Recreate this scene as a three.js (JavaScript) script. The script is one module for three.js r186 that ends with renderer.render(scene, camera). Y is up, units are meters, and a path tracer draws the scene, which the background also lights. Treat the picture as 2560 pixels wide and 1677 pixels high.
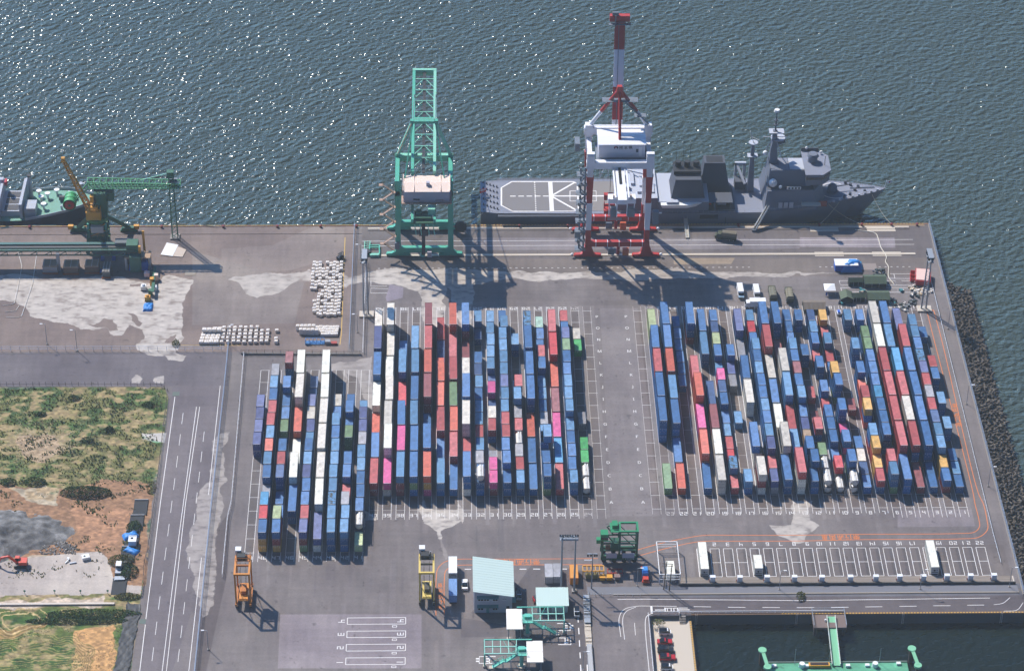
import * as THREE from 'three';
import { Sky } from 'three/addons/objects/Sky.js';
import { mergeGeometries, mergeVertices } from 'three/addons/utils/BufferGeometryUtils.js';
import { FontLoader } from 'three/addons/loaders/FontLoader.js';

// ---------------------------------------------------------------- camera, sky, sun, exposure
// Site axes in metres: x east along the quay, z toward the land, y up from the yard paving. Sea level is y = -4.
const scene = new THREE.Scene();
const camera = new THREE.PerspectiveCamera(14.12, 1024 / 670, 5, 9000);
{
  const th = 0.636687, ps = 0.028001, ro = 0.012752;
  const f = new THREE.Vector3(Math.sin(ps) * Math.cos(th), -Math.sin(th), -Math.cos(ps) * Math.cos(th));
  const r = new THREE.Vector3(Math.cos(ps), 0, Math.sin(ps)), u = new THREE.Vector3().crossVectors(r, f);
  camera.position.set(16.988, 533.209, 631.618);
  camera.up.copy(r).multiplyScalar(-Math.sin(ro)).addScaledVector(u, Math.cos(ro));
  camera.lookAt(camera.position.clone().addScaledVector(f, 500));
}
const renderer = new THREE.WebGLRenderer({ antialias: true });
renderer.toneMapping = THREE.LinearToneMapping;
renderer.toneMappingExposure = 1.42;
renderer.shadowMap.enabled = true;
const SUN = new THREE.Vector3(-4.607, 7.77, -5.828).normalize();
const sky = new Sky();
sky.name = 'sky'; sky.scale.setScalar(8000); sky.userData = { kind: 'structure' };
sky.material.uniforms.sunPosition.value.copy(SUN);
sky.material.uniforms.turbidity.value = 8; sky.material.uniforms.rayleigh.value = 0.5;
sky.material.uniforms.mieCoefficient.value = 0.004;
sky.material.uniforms.cloudCoverage.value = 0.0;
scene.add(sky);
scene.environmentIntensity = 0.2;
scene.fog = new THREE.FogExp2(0xb9c2c6, 0.00009);
const sun = new THREE.DirectionalLight(0xfff4e2, 4.0);
sun.name = 'sun'; sun.position.copy(SUN).multiplyScalar(600).add(new THREE.Vector3(30, 0, -40));
sun.target.position.set(30, 0, -40); sun.castShadow = true; sun.shadow.radius = 1;
Object.assign(sun.shadow.camera, { left: -260, right: 260, top: 220, bottom: -220, near: 1, far: 1500 });
sun.shadow.mapSize.set(8192, 8192);
scene.add(sun, sun.target);

// ---------------------------------------------------------------- helpers
const V = (x, y, z) => new THREE.Vector3(x, y, z);
let seed = 7;
const rnd = () => { seed = (seed * 1664525 + 1013904223) >>> 0; return seed / 4294967296; };
const rr = (a, b) => a + (b - a) * rnd();
const hash = (i, j, k = 0) => { let h = (i * 374761393 + j * 668265263 + k * 1442695041) | 0; h = Math.imul(h ^ (h >>> 13), 1274126177); return ((h ^ (h >>> 16)) >>> 0) / 4294967296; };
function vn(x, y, k = 0) {
  const i = Math.floor(x), j = Math.floor(y), u = x - i, v = y - j, a = u * u * (3 - 2 * u), b = v * v * (3 - 2 * v);
  return (hash(i, j, k) * (1 - a) + hash(i + 1, j, k) * a) * (1 - b) + (hash(i, j + 1, k) * (1 - a) + hash(i + 1, j + 1, k) * a) * b;
}
const fbm = (x, y, o = 4, k = 0) => { let s = 0, a = 0.5, t = 0; for (let n = 0; n < o; n++) { s += a * vn(x, y, k + n); t += a; x *= 2.03; y *= 2.03; a *= 0.5; } return s / t; };
const col = (c) => (c instanceof THREE.Color ? c : Array.isArray(c) ? new THREE.Color().setRGB(c[0] / 255, c[1] / 255, c[2] / 255, THREE.SRGBColorSpace) : new THREE.Color(c));
const mat = (c, roughness = 0.75, metalness = 0, more = {}) => new THREE.MeshStandardMaterial({ color: col(c), roughness, metalness, ...more });
// geometry pieces
const cb = (x, y, z, w, h, d, ry = 0, rx = 0, rz = 0) => { const g = new THREE.BoxGeometry(w, h, d); if (rz) g.rotateZ(rz); if (rx) g.rotateX(rx); if (ry) g.rotateY(ry); return g.translate(x, y, z); };
const bx = (x0, x1, y0, y1, z0, z1) => cb((x0 + x1) / 2, (y0 + y1) / 2, (z0 + z1) / 2, Math.abs(x1 - x0), Math.abs(y1 - y0), Math.abs(z1 - z0));
function bar(p, q, w, h = w) {
  const a = V(...p), b = V(...q), d = b.clone().sub(a), L = d.length(), g = new THREE.BoxGeometry(w, h, L);
  const up = Math.abs(d.y) > 0.98 * L ? V(0, 0, 1) : V(0, 1, 0), zz = d.clone().normalize(), xx = up.clone().cross(zz).normalize(), yy = zz.clone().cross(xx);
  return g.applyMatrix4(new THREE.Matrix4().makeBasis(xx, yy, zz).setPosition(a.add(b).multiplyScalar(0.5)));
}
function cyl(p, q, r0, r1 = r0, n = 10) {
  const a = V(...p), b = V(...q), d = b.clone().sub(a), g = new THREE.CylinderGeometry(r1, r0, d.length(), n);
  return g.applyQuaternion(new THREE.Quaternion().setFromUnitVectors(V(0, 1, 0), d.clone().normalize())).translate((a.x + b.x) / 2, (a.y + b.y) / 2, (a.z + b.z) / 2);
}
const ball = (x, y, z, r, sy = 1, n = 12) => new THREE.SphereGeometry(r, n, Math.max(6, n >> 1)).scale(1, sy, 1).translate(x, y, z);
// a polygon in plan, pts [[x, z], ...], from y0 up to y1
function prism(pts, y0, y1, taper) {
  const s = new THREE.Shape(pts.map(([x, z]) => new THREE.Vector2(x, -z)));
  const g = new THREE.ExtrudeGeometry(s, { depth: y1 - y0, bevelEnabled: false, steps: 1 });
  return g.rotateX(-Math.PI / 2).translate(0, y0, 0);
}
// a polygon in the xy plane, extruded along z
function slabXY(pts, z0, z1) {
  const g = new THREE.ExtrudeGeometry(new THREE.Shape(pts.map(([x, y]) => new THREE.Vector2(x, y))), { depth: z1 - z0, bevelEnabled: false });
  return g.translate(0, 0, z0);
}
function slabZY(pts, x0, x1) { return slabXY(pts.map(([z, y]) => [-z, y]), x0, x1).rotateY(Math.PI / 2); }
function frustum(a, b, y0, y1) { // two plan outlines with the same number of points, joined by sloping walls, closed on top
  const P = [], n = a.length, tri = (...v) => v.forEach((p) => P.push(...p));
  for (let i = 0; i < n; i++) {
    const j = (i + 1) % n, A = [a[i][0], y0, a[i][1]], B = [a[j][0], y0, a[j][1]], C = [b[j][0], y1, b[j][1]], D = [b[i][0], y1, b[i][1]];
    tri(A, B, C, A, C, D);
  }
  const top = THREE.ShapeUtils.triangulateShape(b.map(([x, z]) => new THREE.Vector2(x, z)), []);
  for (const t of top) tri(...t.map((i) => [b[i][0], y1, b[i][1]]));
  const g = new THREE.BufferGeometry();
  g.setAttribute('position', new THREE.Float32BufferAttribute(P, 3)); g.setAttribute('uv', new THREE.Float32BufferAttribute(new Array(P.length / 3 * 2).fill(0).map((_, i) => P[Math.floor(i / 2) * 3 + (i % 2 ? 1 : 0)] * 0.3), 2));
  g.computeVertexNormals(); return g;
}
function mg(list) {
  const flat = list.flat(9).map((g) => { const n = g.index ? g.toNonIndexed() : g; for (const k of Object.keys(n.attributes)) if (!['position', 'normal', 'uv'].includes(k)) n.deleteAttribute(k); return n; });
  return flat.length === 1 ? flat[0] : mergeGeometries(flat);
}
const used = {};
const numbered = (n) => { used[n] = (used[n] ?? -1) + 1; return used[n] ? n + '_' + String(used[n]).padStart(3, '0') : n; };
function part(name, geo, m, parent, label) {
  const o = new THREE.Mesh(geo.isBufferGeometry ? geo : mg([geo]), m); o.name = name; o.castShadow = o.receiveShadow = true;
  if (label) o.userData.label = label;
  parent.add(o); return o;
}
function thing(name, label, category, [x, y, z] = [0, 0, 0], ry = 0, group) {
  const o = new THREE.Group(); o.name = numbered(name); o.position.set(x, y, z); o.rotation.y = ry; o.userData = { label, category };
  if (group) o.userData.group = group;
  scene.add(o); return o;
}
function solo(name, geo, m, label, category, pos = [0, 0, 0], ry = 0, group) {
  const o = new THREE.Mesh(geo.isBufferGeometry ? geo : mg([geo]), m); o.name = numbered(name); o.castShadow = o.receiveShadow = true;
  o.position.set(...pos); o.rotation.y = ry; o.userData = { label, category }; if (group) o.userData.group = group;
  scene.add(o); return o;
}
function struct(name, geo, m, parent = scene) {
  const o = new THREE.Mesh(geo.isBufferGeometry ? geo : mg([geo]), m); o.name = parent === scene ? numbered(name) : name; o.castShadow = o.receiveShadow = true;
  if (parent === scene) o.userData.kind = 'structure';
  parent.add(o); return o;
}
function copy(o, label, [x, y, z], ry = 0) {
  const c = o.clone(); c.name = numbered(o.name.replace(/_\d{3}$/, '')); c.userData = { ...o.userData }; if (label) c.userData.label = label;
  c.position.set(x, y, z); c.rotation.y = ry; scene.add(c); return c;
}
function canvasTex(w, h, draw, srgb = true) {
  const c = document.createElement('canvas'); c.width = w; c.height = h; draw(c.getContext('2d'), w, h);
  const t = new THREE.CanvasTexture(c); if (srgb) t.colorSpace = THREE.SRGBColorSpace; t.anisotropy = 8; return t;
}
function noiseTex(w, h, f, srgb = true) {
  const d = new Uint8Array(w * h * 4);
  for (let j = 0; j < h; j++) for (let i = 0; i < w; i++) { const c = f(i / w, j / h, i, j), k = (j * w + i) * 4; d[k] = c[0]; d[k + 1] = c[1]; d[k + 2] = c[2]; d[k + 3] = 255; }
  const t = new THREE.DataTexture(d, w, h); t.wrapS = t.wrapT = THREE.RepeatWrapping; t.magFilter = THREE.LinearFilter; t.minFilter = THREE.LinearMipmapLinearFilter; t.generateMipmaps = true;
  if (srgb) t.colorSpace = THREE.SRGBColorSpace; t.needsUpdate = true; return t;
}
// flat ribbon on the paving along [[x, z], ...]
function ribbon(pts, w, y = 0.012, closed = false) {
  const P = [], N = [], U = [], n = pts.length, segs = closed ? n : n - 1;
  const off = (i) => { const a = pts[closed ? (i - 1 + n) % n : Math.max(0, i - 1)], b = pts[closed ? (i + 1) % n : Math.min(n - 1, i + 1)], dx = b[0] - a[0], dz = b[1] - a[1], l = Math.hypot(dx, dz) || 1; return [-dz / l * w / 2, dx / l * w / 2]; };
  for (let i = 0; i < segs; i++) {
    const j = (i + 1) % n, a = pts[i], b = pts[j], o = off(i), q = off(j);
    const A = [a[0] + o[0], y, a[1] + o[1]], B = [a[0] - o[0], y, a[1] - o[1]], C = [b[0] - q[0], y, b[1] - q[1]], D = [b[0] + q[0], y, b[1] + q[1]];
    for (const v of [A, C, B, A, D, C]) { P.push(...v); N.push(0, 1, 0); U.push(v[0], v[2]); }
  }
  const g = new THREE.BufferGeometry(); g.setAttribute('position', new THREE.Float32BufferAttribute(P, 3)); g.setAttribute('normal', new THREE.Float32BufferAttribute(N, 3)); g.setAttribute('uv', new THREE.Float32BufferAttribute(U, 2));
  return g;
}
const quad = (x0, x1, z0, z1, y = 0.012) => new THREE.PlaneGeometry(Math.abs(x1 - x0), Math.abs(z1 - z0)).rotateX(-Math.PI / 2).translate((x0 + x1) / 2, y, (z0 + z1) / 2);
const smooth = (pts, n = 40) => new THREE.CatmullRomCurve3(pts.map(([x, z]) => V(x, 0, z)), false, 'centripetal').getPoints(n).map((p) => [p.x, p.z]);
const sheet = (pts, y) => { const g = new THREE.ShapeGeometry(new THREE.Shape(pts.map(([x, z]) => new THREE.Vector2(x, -z)))); return g.rotateX(-Math.PI / 2).translate(0, y, 0); };
// ---------------------------------------------------------------- sea
const SEA = -4, QZ = -154.4, EX = 185.7, BZ = 48.1, LX0 = 74.6, LX1 = 86.6;
{
  // wave height field, tiling over 96 m; normals come from a bump map of it, larger waves are geometry
  const N = 2048, T = 96, H = new Float32Array(N * N), waves = [];
  let s2 = 91; const r2 = () => { s2 = (s2 * 1664525 + 1013904223) >>> 0; return s2 / 4294967296; };
  for (let i = 0; i < 110; i++) {
    const lam = 0.7 * Math.pow(7, r2()), ang = -0.95 + (r2() + r2() + r2() - 1.5) * 1.25, kx = Math.round(T / lam * Math.cos(ang)), kz = Math.round(T / lam * Math.sin(ang));
    const kk = Math.hypot(kx, kz) || 1, l = T / kk; waves.push([kx, kz, r2() * 6.283, Math.pow(l, 1.0) * 0.0072]);
  }
  const rows = waves.map(([kx, kz, ph, a]) => { const cx = new Float32Array(N), sx = new Float32Array(N), cz = new Float32Array(N), sz = new Float32Array(N); for (let i = 0; i < N; i++) { const t = 2 * Math.PI * kx * i / N + ph, q = 2 * Math.PI * kz * i / N; cx[i] = Math.cos(t) * a; sx[i] = Math.sin(t) * a; cz[i] = Math.cos(q); sz[i] = Math.sin(q); } return [cx, sx, cz, sz]; });
  for (const [cx, sx, cz, sz] of rows) for (let j = 0; j < N; j++) { const c = cz[j], s = sz[j], o = j * N; for (let i = 0; i < N; i++) H[o + i] += cx[i] * c - sx[i] * s; }
  let lo = 1e9, hi = -1e9; for (const h of H) { if (h < lo) lo = h; if (h > hi) hi = h; }
  const nd = new Uint8Array(N * N * 4), cell = T / N;
  for (let j = 0; j < N; j++) for (let i = 0; i < N; i++) {
    const dx = (H[j * N + (i + 1) % N] - H[j * N + (i + N - 1) % N]) / (2 * cell), dz = (H[((j + 1) % N) * N + i] - H[((j + N - 1) % N) * N + i]) / (2 * cell);
    const l = 1 / Math.hypot(dx, dz, 1), k = (j * N + i) * 4; nd[k] = (-dx * l * 0.5 + 0.5) * 255; nd[k + 1] = (-dz * l * 0.5 + 0.5) * 255; nd[k + 2] = (l * 0.5 + 0.5) * 255; nd[k + 3] = 255;
  }
  const nt = new THREE.DataTexture(nd, N, N); nt.wrapS = nt.wrapT = THREE.RepeatWrapping; nt.magFilter = THREE.LinearFilter; nt.minFilter = THREE.LinearMipmapLinearFilter; nt.generateMipmaps = true; nt.needsUpdate = true;
  const seaMat = new THREE.MeshPhysicalMaterial({ color: new THREE.Color().setRGB(0.050, 0.070, 0.060), roughness: 0.12, ior: 1.33, specularIntensity: 1, normalMap: nt });
  seaMat.normalScale.set(1, 1);
  const grid = (x0, x1, z0, z1, nx, nz) => {
    const g = new THREE.PlaneGeometry(x1 - x0, z1 - z0, nx, nz).rotateX(-Math.PI / 2).translate((x0 + x1) / 2, 0, (z0 + z1) / 2), p = g.attributes.position, u = g.attributes.uv;
    for (let i = 0; i < p.count; i++) {
      const x = p.getX(i), z = p.getZ(i), a = x * 0.85 + z * 0.53 + 3 * fbm(x / 40, z / 40, 2);
      p.setY(i, SEA + 0.05 * Math.sin(a * 0.52 + 2 * fbm(x / 14, z / 14, 2, 5)) + 0.05 * Math.sin((x * 0.3 + z * 0.95) * 0.78 + 3 * fbm(x / 20, z / 20, 2, 9)) + 0.22 * (fbm(x / 9, z / 9, 3, 3) - 0.5));
      u.setXY(i, x / T, -z / T);
    }
    g.computeVertexNormals(); return g;
  };
  const sea = struct('sea', grid(-220, 290, -360, 110, 340, 314), seaMat);
  const calmShaded = new THREE.MeshPhysicalMaterial({ color: new THREE.Color().setRGB(0.010, 0.017, 0.014), roughness: 0.12, ior: 1.33, normalMap: nt }); calmShaded.normalScale.set(0.35, 0.35);  // calm sheltered water; basin shade is also put into the darker colour
  { const g = new THREE.PlaneGeometry(EX + 4 - LX1, 60).rotateX(-Math.PI / 2).translate((EX + 4 + LX1) / 2, SEA + 0.45, BZ + 30), p = g.attributes.position, u = g.attributes.uv; for (let i = 0; i < 4; i++) u.setXY(i, p.getX(i) / T, -p.getZ(i) / T); struct('basin_water', g, calmShaded); }
  const farSea = []; for (const [a, b, c, d] of [[-2500, -220, -2500, 900], [290, 2500, -2500, 900], [-220, 290, -2500, -360], [-220, 290, 110, 900]]) { const g = new THREE.PlaneGeometry(b - a, d - c).rotateX(-Math.PI / 2).translate((a + b) / 2, SEA, (c + d) / 2), p = g.attributes.position, u = g.attributes.uv; for (let i = 0; i < 4; i++) u.setXY(i, p.getX(i) / T, -p.getZ(i) / T); farSea.push(g); }
  struct('sea_beyond', farSea, seaMat);
}
// ---------------------------------------------------------------- paving: one colour map over the whole site, painted in site metres
const GX0 = -152, GX1 = 192, GZ0 = -156, GZ1 = 74, GW = 2048, GH = 1370;
const PITCH = 4.0823, BAY = 6.4261, XC = 86.344;              // container slots: row pitch, bay length, first slot of the eastern block
const slotB = (i) => (38 - i) * PITCH, slotC = (i) => XC + (22 - i) * PITCH;
let groundTex, groundBump;
{
  const make = () => { const c = document.createElement('canvas'); c.width = GW; c.height = GH; const x = c.getContext('2d'); x.setTransform(GW / (GX1 - GX0), 0, 0, GH / (GZ1 - GZ0), -GX0 * GW / (GX1 - GX0), -GZ0 * GH / (GZ1 - GZ0)); return x; };
  const poly = (x, pts, c) => { x.fillStyle = Array.isArray(c) ? `rgb(${c})` : c; x.beginPath(); pts.forEach((p, i) => (i ? x.lineTo(...p) : x.moveTo(...p))); x.closePath(); x.fill(); };
  const rect = (x, x0, x1, z0, z1, c) => { x.fillStyle = Array.isArray(c) ? `rgb(${c})` : c; x.fillRect(Math.min(x0, x1), Math.min(z0, z1), Math.abs(x1 - x0), Math.abs(z1 - z0)); };
  const Z = make();
  rect(Z, -300, 300, -300, 300, [121, 114, 113]);
  poly(Z, [[-148.71, -155.17], [-15.70, -154.47], [-17.09, -80.42], [-138.50, -81.24]], [131, 117, 111]);                    // west yard, brown worn asphalt
  poly(Z, [[-31.16, -153.72], [-20.24, -153.06], [-19.75, -136.32], [-38.12, -127.08], [-61.22, -124.33], [-62.26, -140.11], [-44.88, -142.38]], [141, 129, 123]);
  poly(Z, [[-72.26, -138.98], [-32.84, -120.14], [-35.11, -96.61], [-69.04, -95.73]], [139, 129, 124]);
  poly(Z, [[-14.02, -154.46], [186.15, -153.39], [183.22, -133.24], [-13.52, -133.64]], [109, 102, 101]);                    // apron between the crane rails
  poly(Z, [[21.21, -146.65], [138.79, -145.45], [138.11, -139.08], [21.16, -138.89]], [128, 122, 125]);
  poly(Z, [[138.87, -146.17], [172.08, -145.77], [171.54, -139.61], [138.24, -140.23]], [146, 138, 143]);
  poly(Z, [[-15.17, -133.65], [183.22, -133.24], [181.65, -122.47], [-14.92, -123.63]], [118, 109, 104]);
  poly(Z, [[93.94, -133.58], [115.21, -133.76], [113.51, -130.13], [93.69, -129.94]], [160, 144, 124]);                  // tan sand spill behind the rail
  for (let i = 0; i < 60; i++) { const x = rr(-12, 182), z = rr(-122, -106), w = rr(4, 20); rect(Z, x, x + w, z, z + rr(0.6, 3), `rgba(${rnd() < 0.5 ? '90,84,84' : '146,138,138'},0.12)`); }
  // slots: brown paving inside, pale wheel lanes between
  const slots = (x0, z0, z1, c) => { rect(Z, x0 + 0.1, x0 + 2.5, z0, z1, c); rect(Z, x0 + 2.75, x0 + 3.9, z0 - 3, z1 + rr(2, 9), `rgba(${[136, 130, 130]},${rr(0.35, 0.7)})`); };
  for (let i = 23; i <= 40; i++) slots(slotB(i), -102.8, 0, [104 + (i % 3) * 4, 96 + (i % 3) * 4, 94 + (i % 3) * 4]);
  for (let i = 1; i <= 24; i++) slots(slotC(i), -102.8, 0, [107 + (i % 4) * 3, 96 + (i % 4) * 3, 92 + (i % 4) * 3]);
  for (let i = 41; i <= 49; i++) slots(slotB(i), -70.7, 19.3, [105, 98, 96]);
  poly(Z, [[52.24, 5.05], [79.06, 3.77], [85.90, -104.40], [67.07, -104.52]].slice(0, 0).concat([[67.07, -104.52], [79.85, -104.44], [80.30, 3.41], [65.70, 3.29]]), 'rgba(150,142,142,0.35)');   // worn lane between the blocks
  for (let i = 0; i < 90; i++) { const x = rr(-70, 175), z = rr(1, 30), w = rr(0.4, 2.2); rect(Z, x, x + w, z, z + rr(4, 18), `rgba(${rnd() < 0.45 ? '150,142,140' : '92,88,92'},${rr(0.08, 0.25)})`); }
  for (let i = 0; i < 40; i++) { const x = rr(-70, 20), z = rr(20, 66), w = rr(0.5, 3); rect(Z, x, x + w, z, z + rr(6, 26), `rgba(${rnd() < 0.5 ? '150,143,143' : '94,90,94'},${rr(0.08, 0.22)})`); }
  poly(Z, [[-32.99, 46.45], [8.09, 46.82], [8.23, 69.47], [-32.56, 69.07]], [143, 134, 138]);            // concrete pads
  poly(Z, [[153.18, 1.39], [175.87, 1.07], [175.78, 8.85], [152.13, 9.15]], [140, 132, 134]);
  poly(Z, [[-3.77, -118.81], [0.89, -117.00], [0.71, -110.81], [-4.63, -108.65], [-5.08, -110.85]], [146, 138, 148]);
  poly(Z, [[40.79, 25.09], [56.47, 28.39], [56.86, 75.36], [33.61, 75.13], [34.49, 53.36], [34.82, 37.28]], [98, 92, 93]); // gate lanes, newer asphalt
  poly(Z, [[19.55, 48.36], [40.21, 53.41], [39.69, 56.31], [19.51, 56.76]], [104, 98, 100]);
  rect(Z, 89.23, 183, 17.5, 31.4, [113, 105, 103]);                                           // refrigerated park
  for (let i = 0; i < 21; i++) rect(Z, 92.10 + i * 4.0, 92.10 + i * 4.0 + 1.3, 18.5, 31, 'rgba(84,80,82,0.55)');
  rect(Z, 83.85, 141.56, 31.5, 35, [170, 152, 143]);                                   // concrete plinth, stained then bleached
  rect(Z, 141.56, 183.5, 31.5, 35, [222, 212, 200]);
  rect(Z, 75.33, 186, 35, 41.2, [108, 108, 114]); rect(Z, 75.33, 186, 37.2, 38.2, [120, 112, 104]);
  rect(Z, 74.86, 186, 40.2, 47.6, [98, 91, 93]);                                               // public road by the basin
  poly(Z, [[58.01, 39.88], [74.95, 40.03], [74.44, 48.35], [74.17, 77.28], [58.77, 77.13]], [121, 114, 114]);
  poly(Z, [[-140.96, -80.17], [-56.14, -80.69], [-54.98, -62.39], [-138.55, -62.98]], [109, 103, 107]);                       // west roads
  poly(Z, [[-72.93, -62.15], [-56.28, -62.74], [-56.26, -62.40], [-55.20, 76.02], [-71.43, 75.86]], [116, 109, 112]);
  poly(Z, [[-58.73, 44.83], [-56.06, 51.70], [-56.40, 76.01], [-63.32, 75.94]], [126, 119, 119]);
  poly(Z, [[-55.28, 11.59], [-50.58, -0.30], [-49.41, 28.08], [-52.79, 69.93], [-55.51, 69.90]], [101, 93, 93]);       // drain strip inside the fence
  // open land in the west
  const F = [[-141.05, -62.49], [-75.50, -62.03], [-73.85, -56.55], [-73.48, -42.77], [-74.17, -6.63], [-75.02, -3.53], [-74.36, 11.43], [-73.92, 32.60], [-74.20, 38.22], [-73.98, 49.27], [-74.13, 75.83], [-122.14, 75.37]];
  poly(Z, F, [112, 112, 66]);
  const soil = (pts, c) => poly(Z, pts, c);
  soil([[-129.70, -11.55], [-113.53, -12.70], [-101.87, -10.68], [-88.49, -15.71], [-75.19, -13.67], [-74.17, 2.80], [-73.59, 18.69], [-73.05, 33.55], [-124.42, 37.76]], [150, 116, 88]);
  soil([[-119.09, -11.46], [-108.22, -12.65], [-103.09, -10.69], [-103.11, -3.71], [-112.59, -5.05]], [172, 160, 138]);
  soil([[-123.25, 23.62], [-100.34, 19.49], [-88.10, 18.15], [-85.58, 21.07], [-82.79, 30.16], [-81.28, 32.77], [-73.97, 33.78], [-74.02, 36.82], [-121.31, 37.79]], [184, 174, 166]);
  soil([[-97.79, -3.72], [-78.33, -0.53], [-81.74, 11.37], [-88.15, 17.66], [-94.89, 17.12]], [168, 128, 98]);
  soil([[-118.62, -37.02], [-106.48, -36.93], [-106.06, -29.59], [-109.60, -24.34], [-116.71, -25.05], [-120.28, -33.69]], [162, 140, 112]);
  soil([[-80.64, -38.08], [-72.91, -38.36], [-73.12, -33.33], [-78.70, -35.04]], [196, 192, 186]);
  soil([[-121.12, 39.19], [-85.04, 39.05], [-84.64, 42.99], [-120.66, 42.52]], [192, 176, 158]);
  soil([[-120.62, 42.80], [-77.79, 43.19], [-76.68, 58.26], [-77.58, 75.80], [-116.14, 75.42]], [88, 104, 48]);  // crop field
  soil([[-91.64, 52.73], [-81.32, 51.47], [-79.44, 58.24], [-77.73, 75.80], [-92.14, 75.66], [-90.81, 60.36]], [190, 148, 98]);
  soil([[-119.42, 51.57], [-99.85, 50.85], [-105.56, 54.40], [-118.55, 57.87]], [150, 124, 76]);
  Z.lineWidth = 0.35; for (let i = 0; i < 26; i++) { const f = i / 26; Z.strokeStyle = i % 2 ? 'rgba(205,168,120,0.55)' : 'rgba(72,88,40,0.4)'; Z.beginPath(); const a = [-116.16, 52.95], b = [-82.37, 53.27]; const z = a[1] + 0.4 + i * 0.62; Z.moveTo(-130, z); Z.lineTo(b[0] - 18 + i * 0.5, z); Z.bezierCurveTo(b[0] - 4 - i * 0.2, z, b[0] - 3 - i * 0.35, z + 6, b[0] - 4 - i * 0.4, z + 26); Z.stroke(); }
  Z.strokeStyle = 'rgba(206,178,130,0.9)'; Z.lineWidth = 0.5; Z.beginPath(); Z.ellipse(...[-107.60, 47.82], 7.5, 5, 0, 0, 7); Z.stroke(); Z.beginPath(); Z.ellipse(...[-107.60, 47.82], 5, 3.2, 0, 0, 7); Z.stroke();
  soil([[-77.78, 40.04], [-76.27, 42.83], [-74.10, 42.85], [-74.24, 58.29], [-74.73, 75.83], [-77.73, 75.80], [-77.78, 59.59], [-77.44, 46.95]], [64, 62, 62]);   // black sheeting
  Z.strokeStyle = 'rgba(172,150,122,0.6)'; Z.lineWidth = 0.22;
  for (let i = 0; i < 220; i++) { const a = [-111.21, -24.03], u = rr(-1.25, 1.25), l = rr(4, 20), x = a[0] + rr(-6, 6), z = a[1] - rr(0, 12); Z.beginPath(); Z.moveTo(x, z); Z.lineTo(x + Math.sin(u) * l * 0.8, z - Math.cos(u) * l * 0.6); Z.stroke(); }
  // dried pale silt: outlines later roughened by the noise below
  const S = make(); rect(S, -300, 300, -300, 300, [0, 0, 0]);
  const silt = (pts, a = 1) => poly(S, pts, `rgba(255,255,255,${a})`), bare = (pts) => poly(S, pts, 'rgb(0,0,0)');
  silt([[-140.90, -124.72], [-128.42, -126.22], [-122.46, -121.86], [-110.80, -122.58], [-104.63, -124.11], [-95.50, -123.27], [-82.48, -119.28], [-80.61, -123.97], [-77.97, -124.90], [-71.38, -121.72], [-71.35, -115.32], [-72.80, -110.69], [-72.81, -99.27], [-72.95, -92.52], [-71.34, -88.80], [-72.73, -81.31], [-86.48, -81.40], [-86.61, -85.21], [-84.17, -87.40], [-85.51, -92.60], [-90.27, -96.37], [-92.32, -90.05], [-95.43, -90.44], [-97.12, -94.17], [-105.79, -92.73], [-110.61, -96.50], [-123.44, -100.34], [-125.87, -105.66], [-128.48, -108.73], [-138.96, -110.33]], 0.95);
  bare([[-103.42, -95.33], [-100.08, -97.18], [-98.61, -100.18], [-95.28, -97.90], [-93.52, -93.40], [-96.09, -92.67], [-97.14, -94.32]]); bare([[-91.24, -102.03], [-89.84, -101.26], [-85.03, -97.09], [-86.16, -94.85], [-89.75, -97.87]]); bare([[-76.07, -90.31], [-74.37, -91.04], [-74.72, -84.40], [-77.91, -85.89]]); bare([[-92.90, -119.73], [-86.62, -120.08], [-87.76, -117.75], [-92.30, -118.17]]);
  silt([[-58.90, -121.73], [-55.86, -123.43], [-47.95, -124.25], [-46.67, -125.28], [-34.71, -125.21], [-31.79, -127.05], [-30.08, -125.88], [-29.89, -120.98], [-35.18, -120.61], [-38.39, -118.46], [-42.75, -113.37], [-48.88, -111.27], [-52.62, -113.43], [-54.93, -119.13]], 0.85);
  silt([[-20.14, -126.98], [-17.38, -123.49], [-8.14, -126.91], [-0.38, -126.86], [-0.27, -118.52], [-10.34, -120.47], [-17.23, -118.33], [-18.17, -116.34], [-19.83, -116.64]], 0.85);
  silt([[-9.11, -127.37], [4.41, -127.74], [14.81, -128.04], [35.62, -126.20], [62.55, -125.32], [62.41, -121.99], [47.40, -119.57], [38.11, -121.06], [29.82, -120.57], [24.62, -118.46], [23.81, -95.06], [20.37, -95.08], [17.35, -101.99], [17.38, -115.12], [15.84, -116.91], [14.30, -108.97], [13.79, -91.71], [7.21, -96.88], [6.68, -115.19], [1.92, -116.99], [-8.96, -120.18]], 0.85);
  silt([[53.64, -125.06], [68.15, -125.28], [78.61, -127.02], [89.03, -127.56], [94.26, -128.13], [102.70, -125.08], [116.53, -125.00], [122.12, -125.56], [136.57, -124.58], [136.44, -123.38], [123.19, -122.26], [109.36, -122.05], [102.40, -121.19], [85.18, -121.30], [78.24, -120.45], [68.67, -121.69], [53.54, -122.08]], 0.75);
  silt([[136.15, -124.38], [149.88, -123.95], [135.98, -122.84]], 0.8);
  silt([[8.04, -4.88], [10.35, 0.21], [15.89, -0.76], [17.85, -0.99], [19.82, -3.76], [20.13, 0.29], [19.77, 6.30], [19.13, 4.29], [17.17, 7.77], [13.94, 10.22], [13.94, 13.66], [13.04, 13.65], [13.04, 10.21], [9.09, 7.20], [7.13, 4.69], [7.27, 2.19]], 1);
  silt([[13.04, 13.16], [14.10, 13.17], [15.06, 20.98], [13.79, 22.42]], 0.3);
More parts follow.
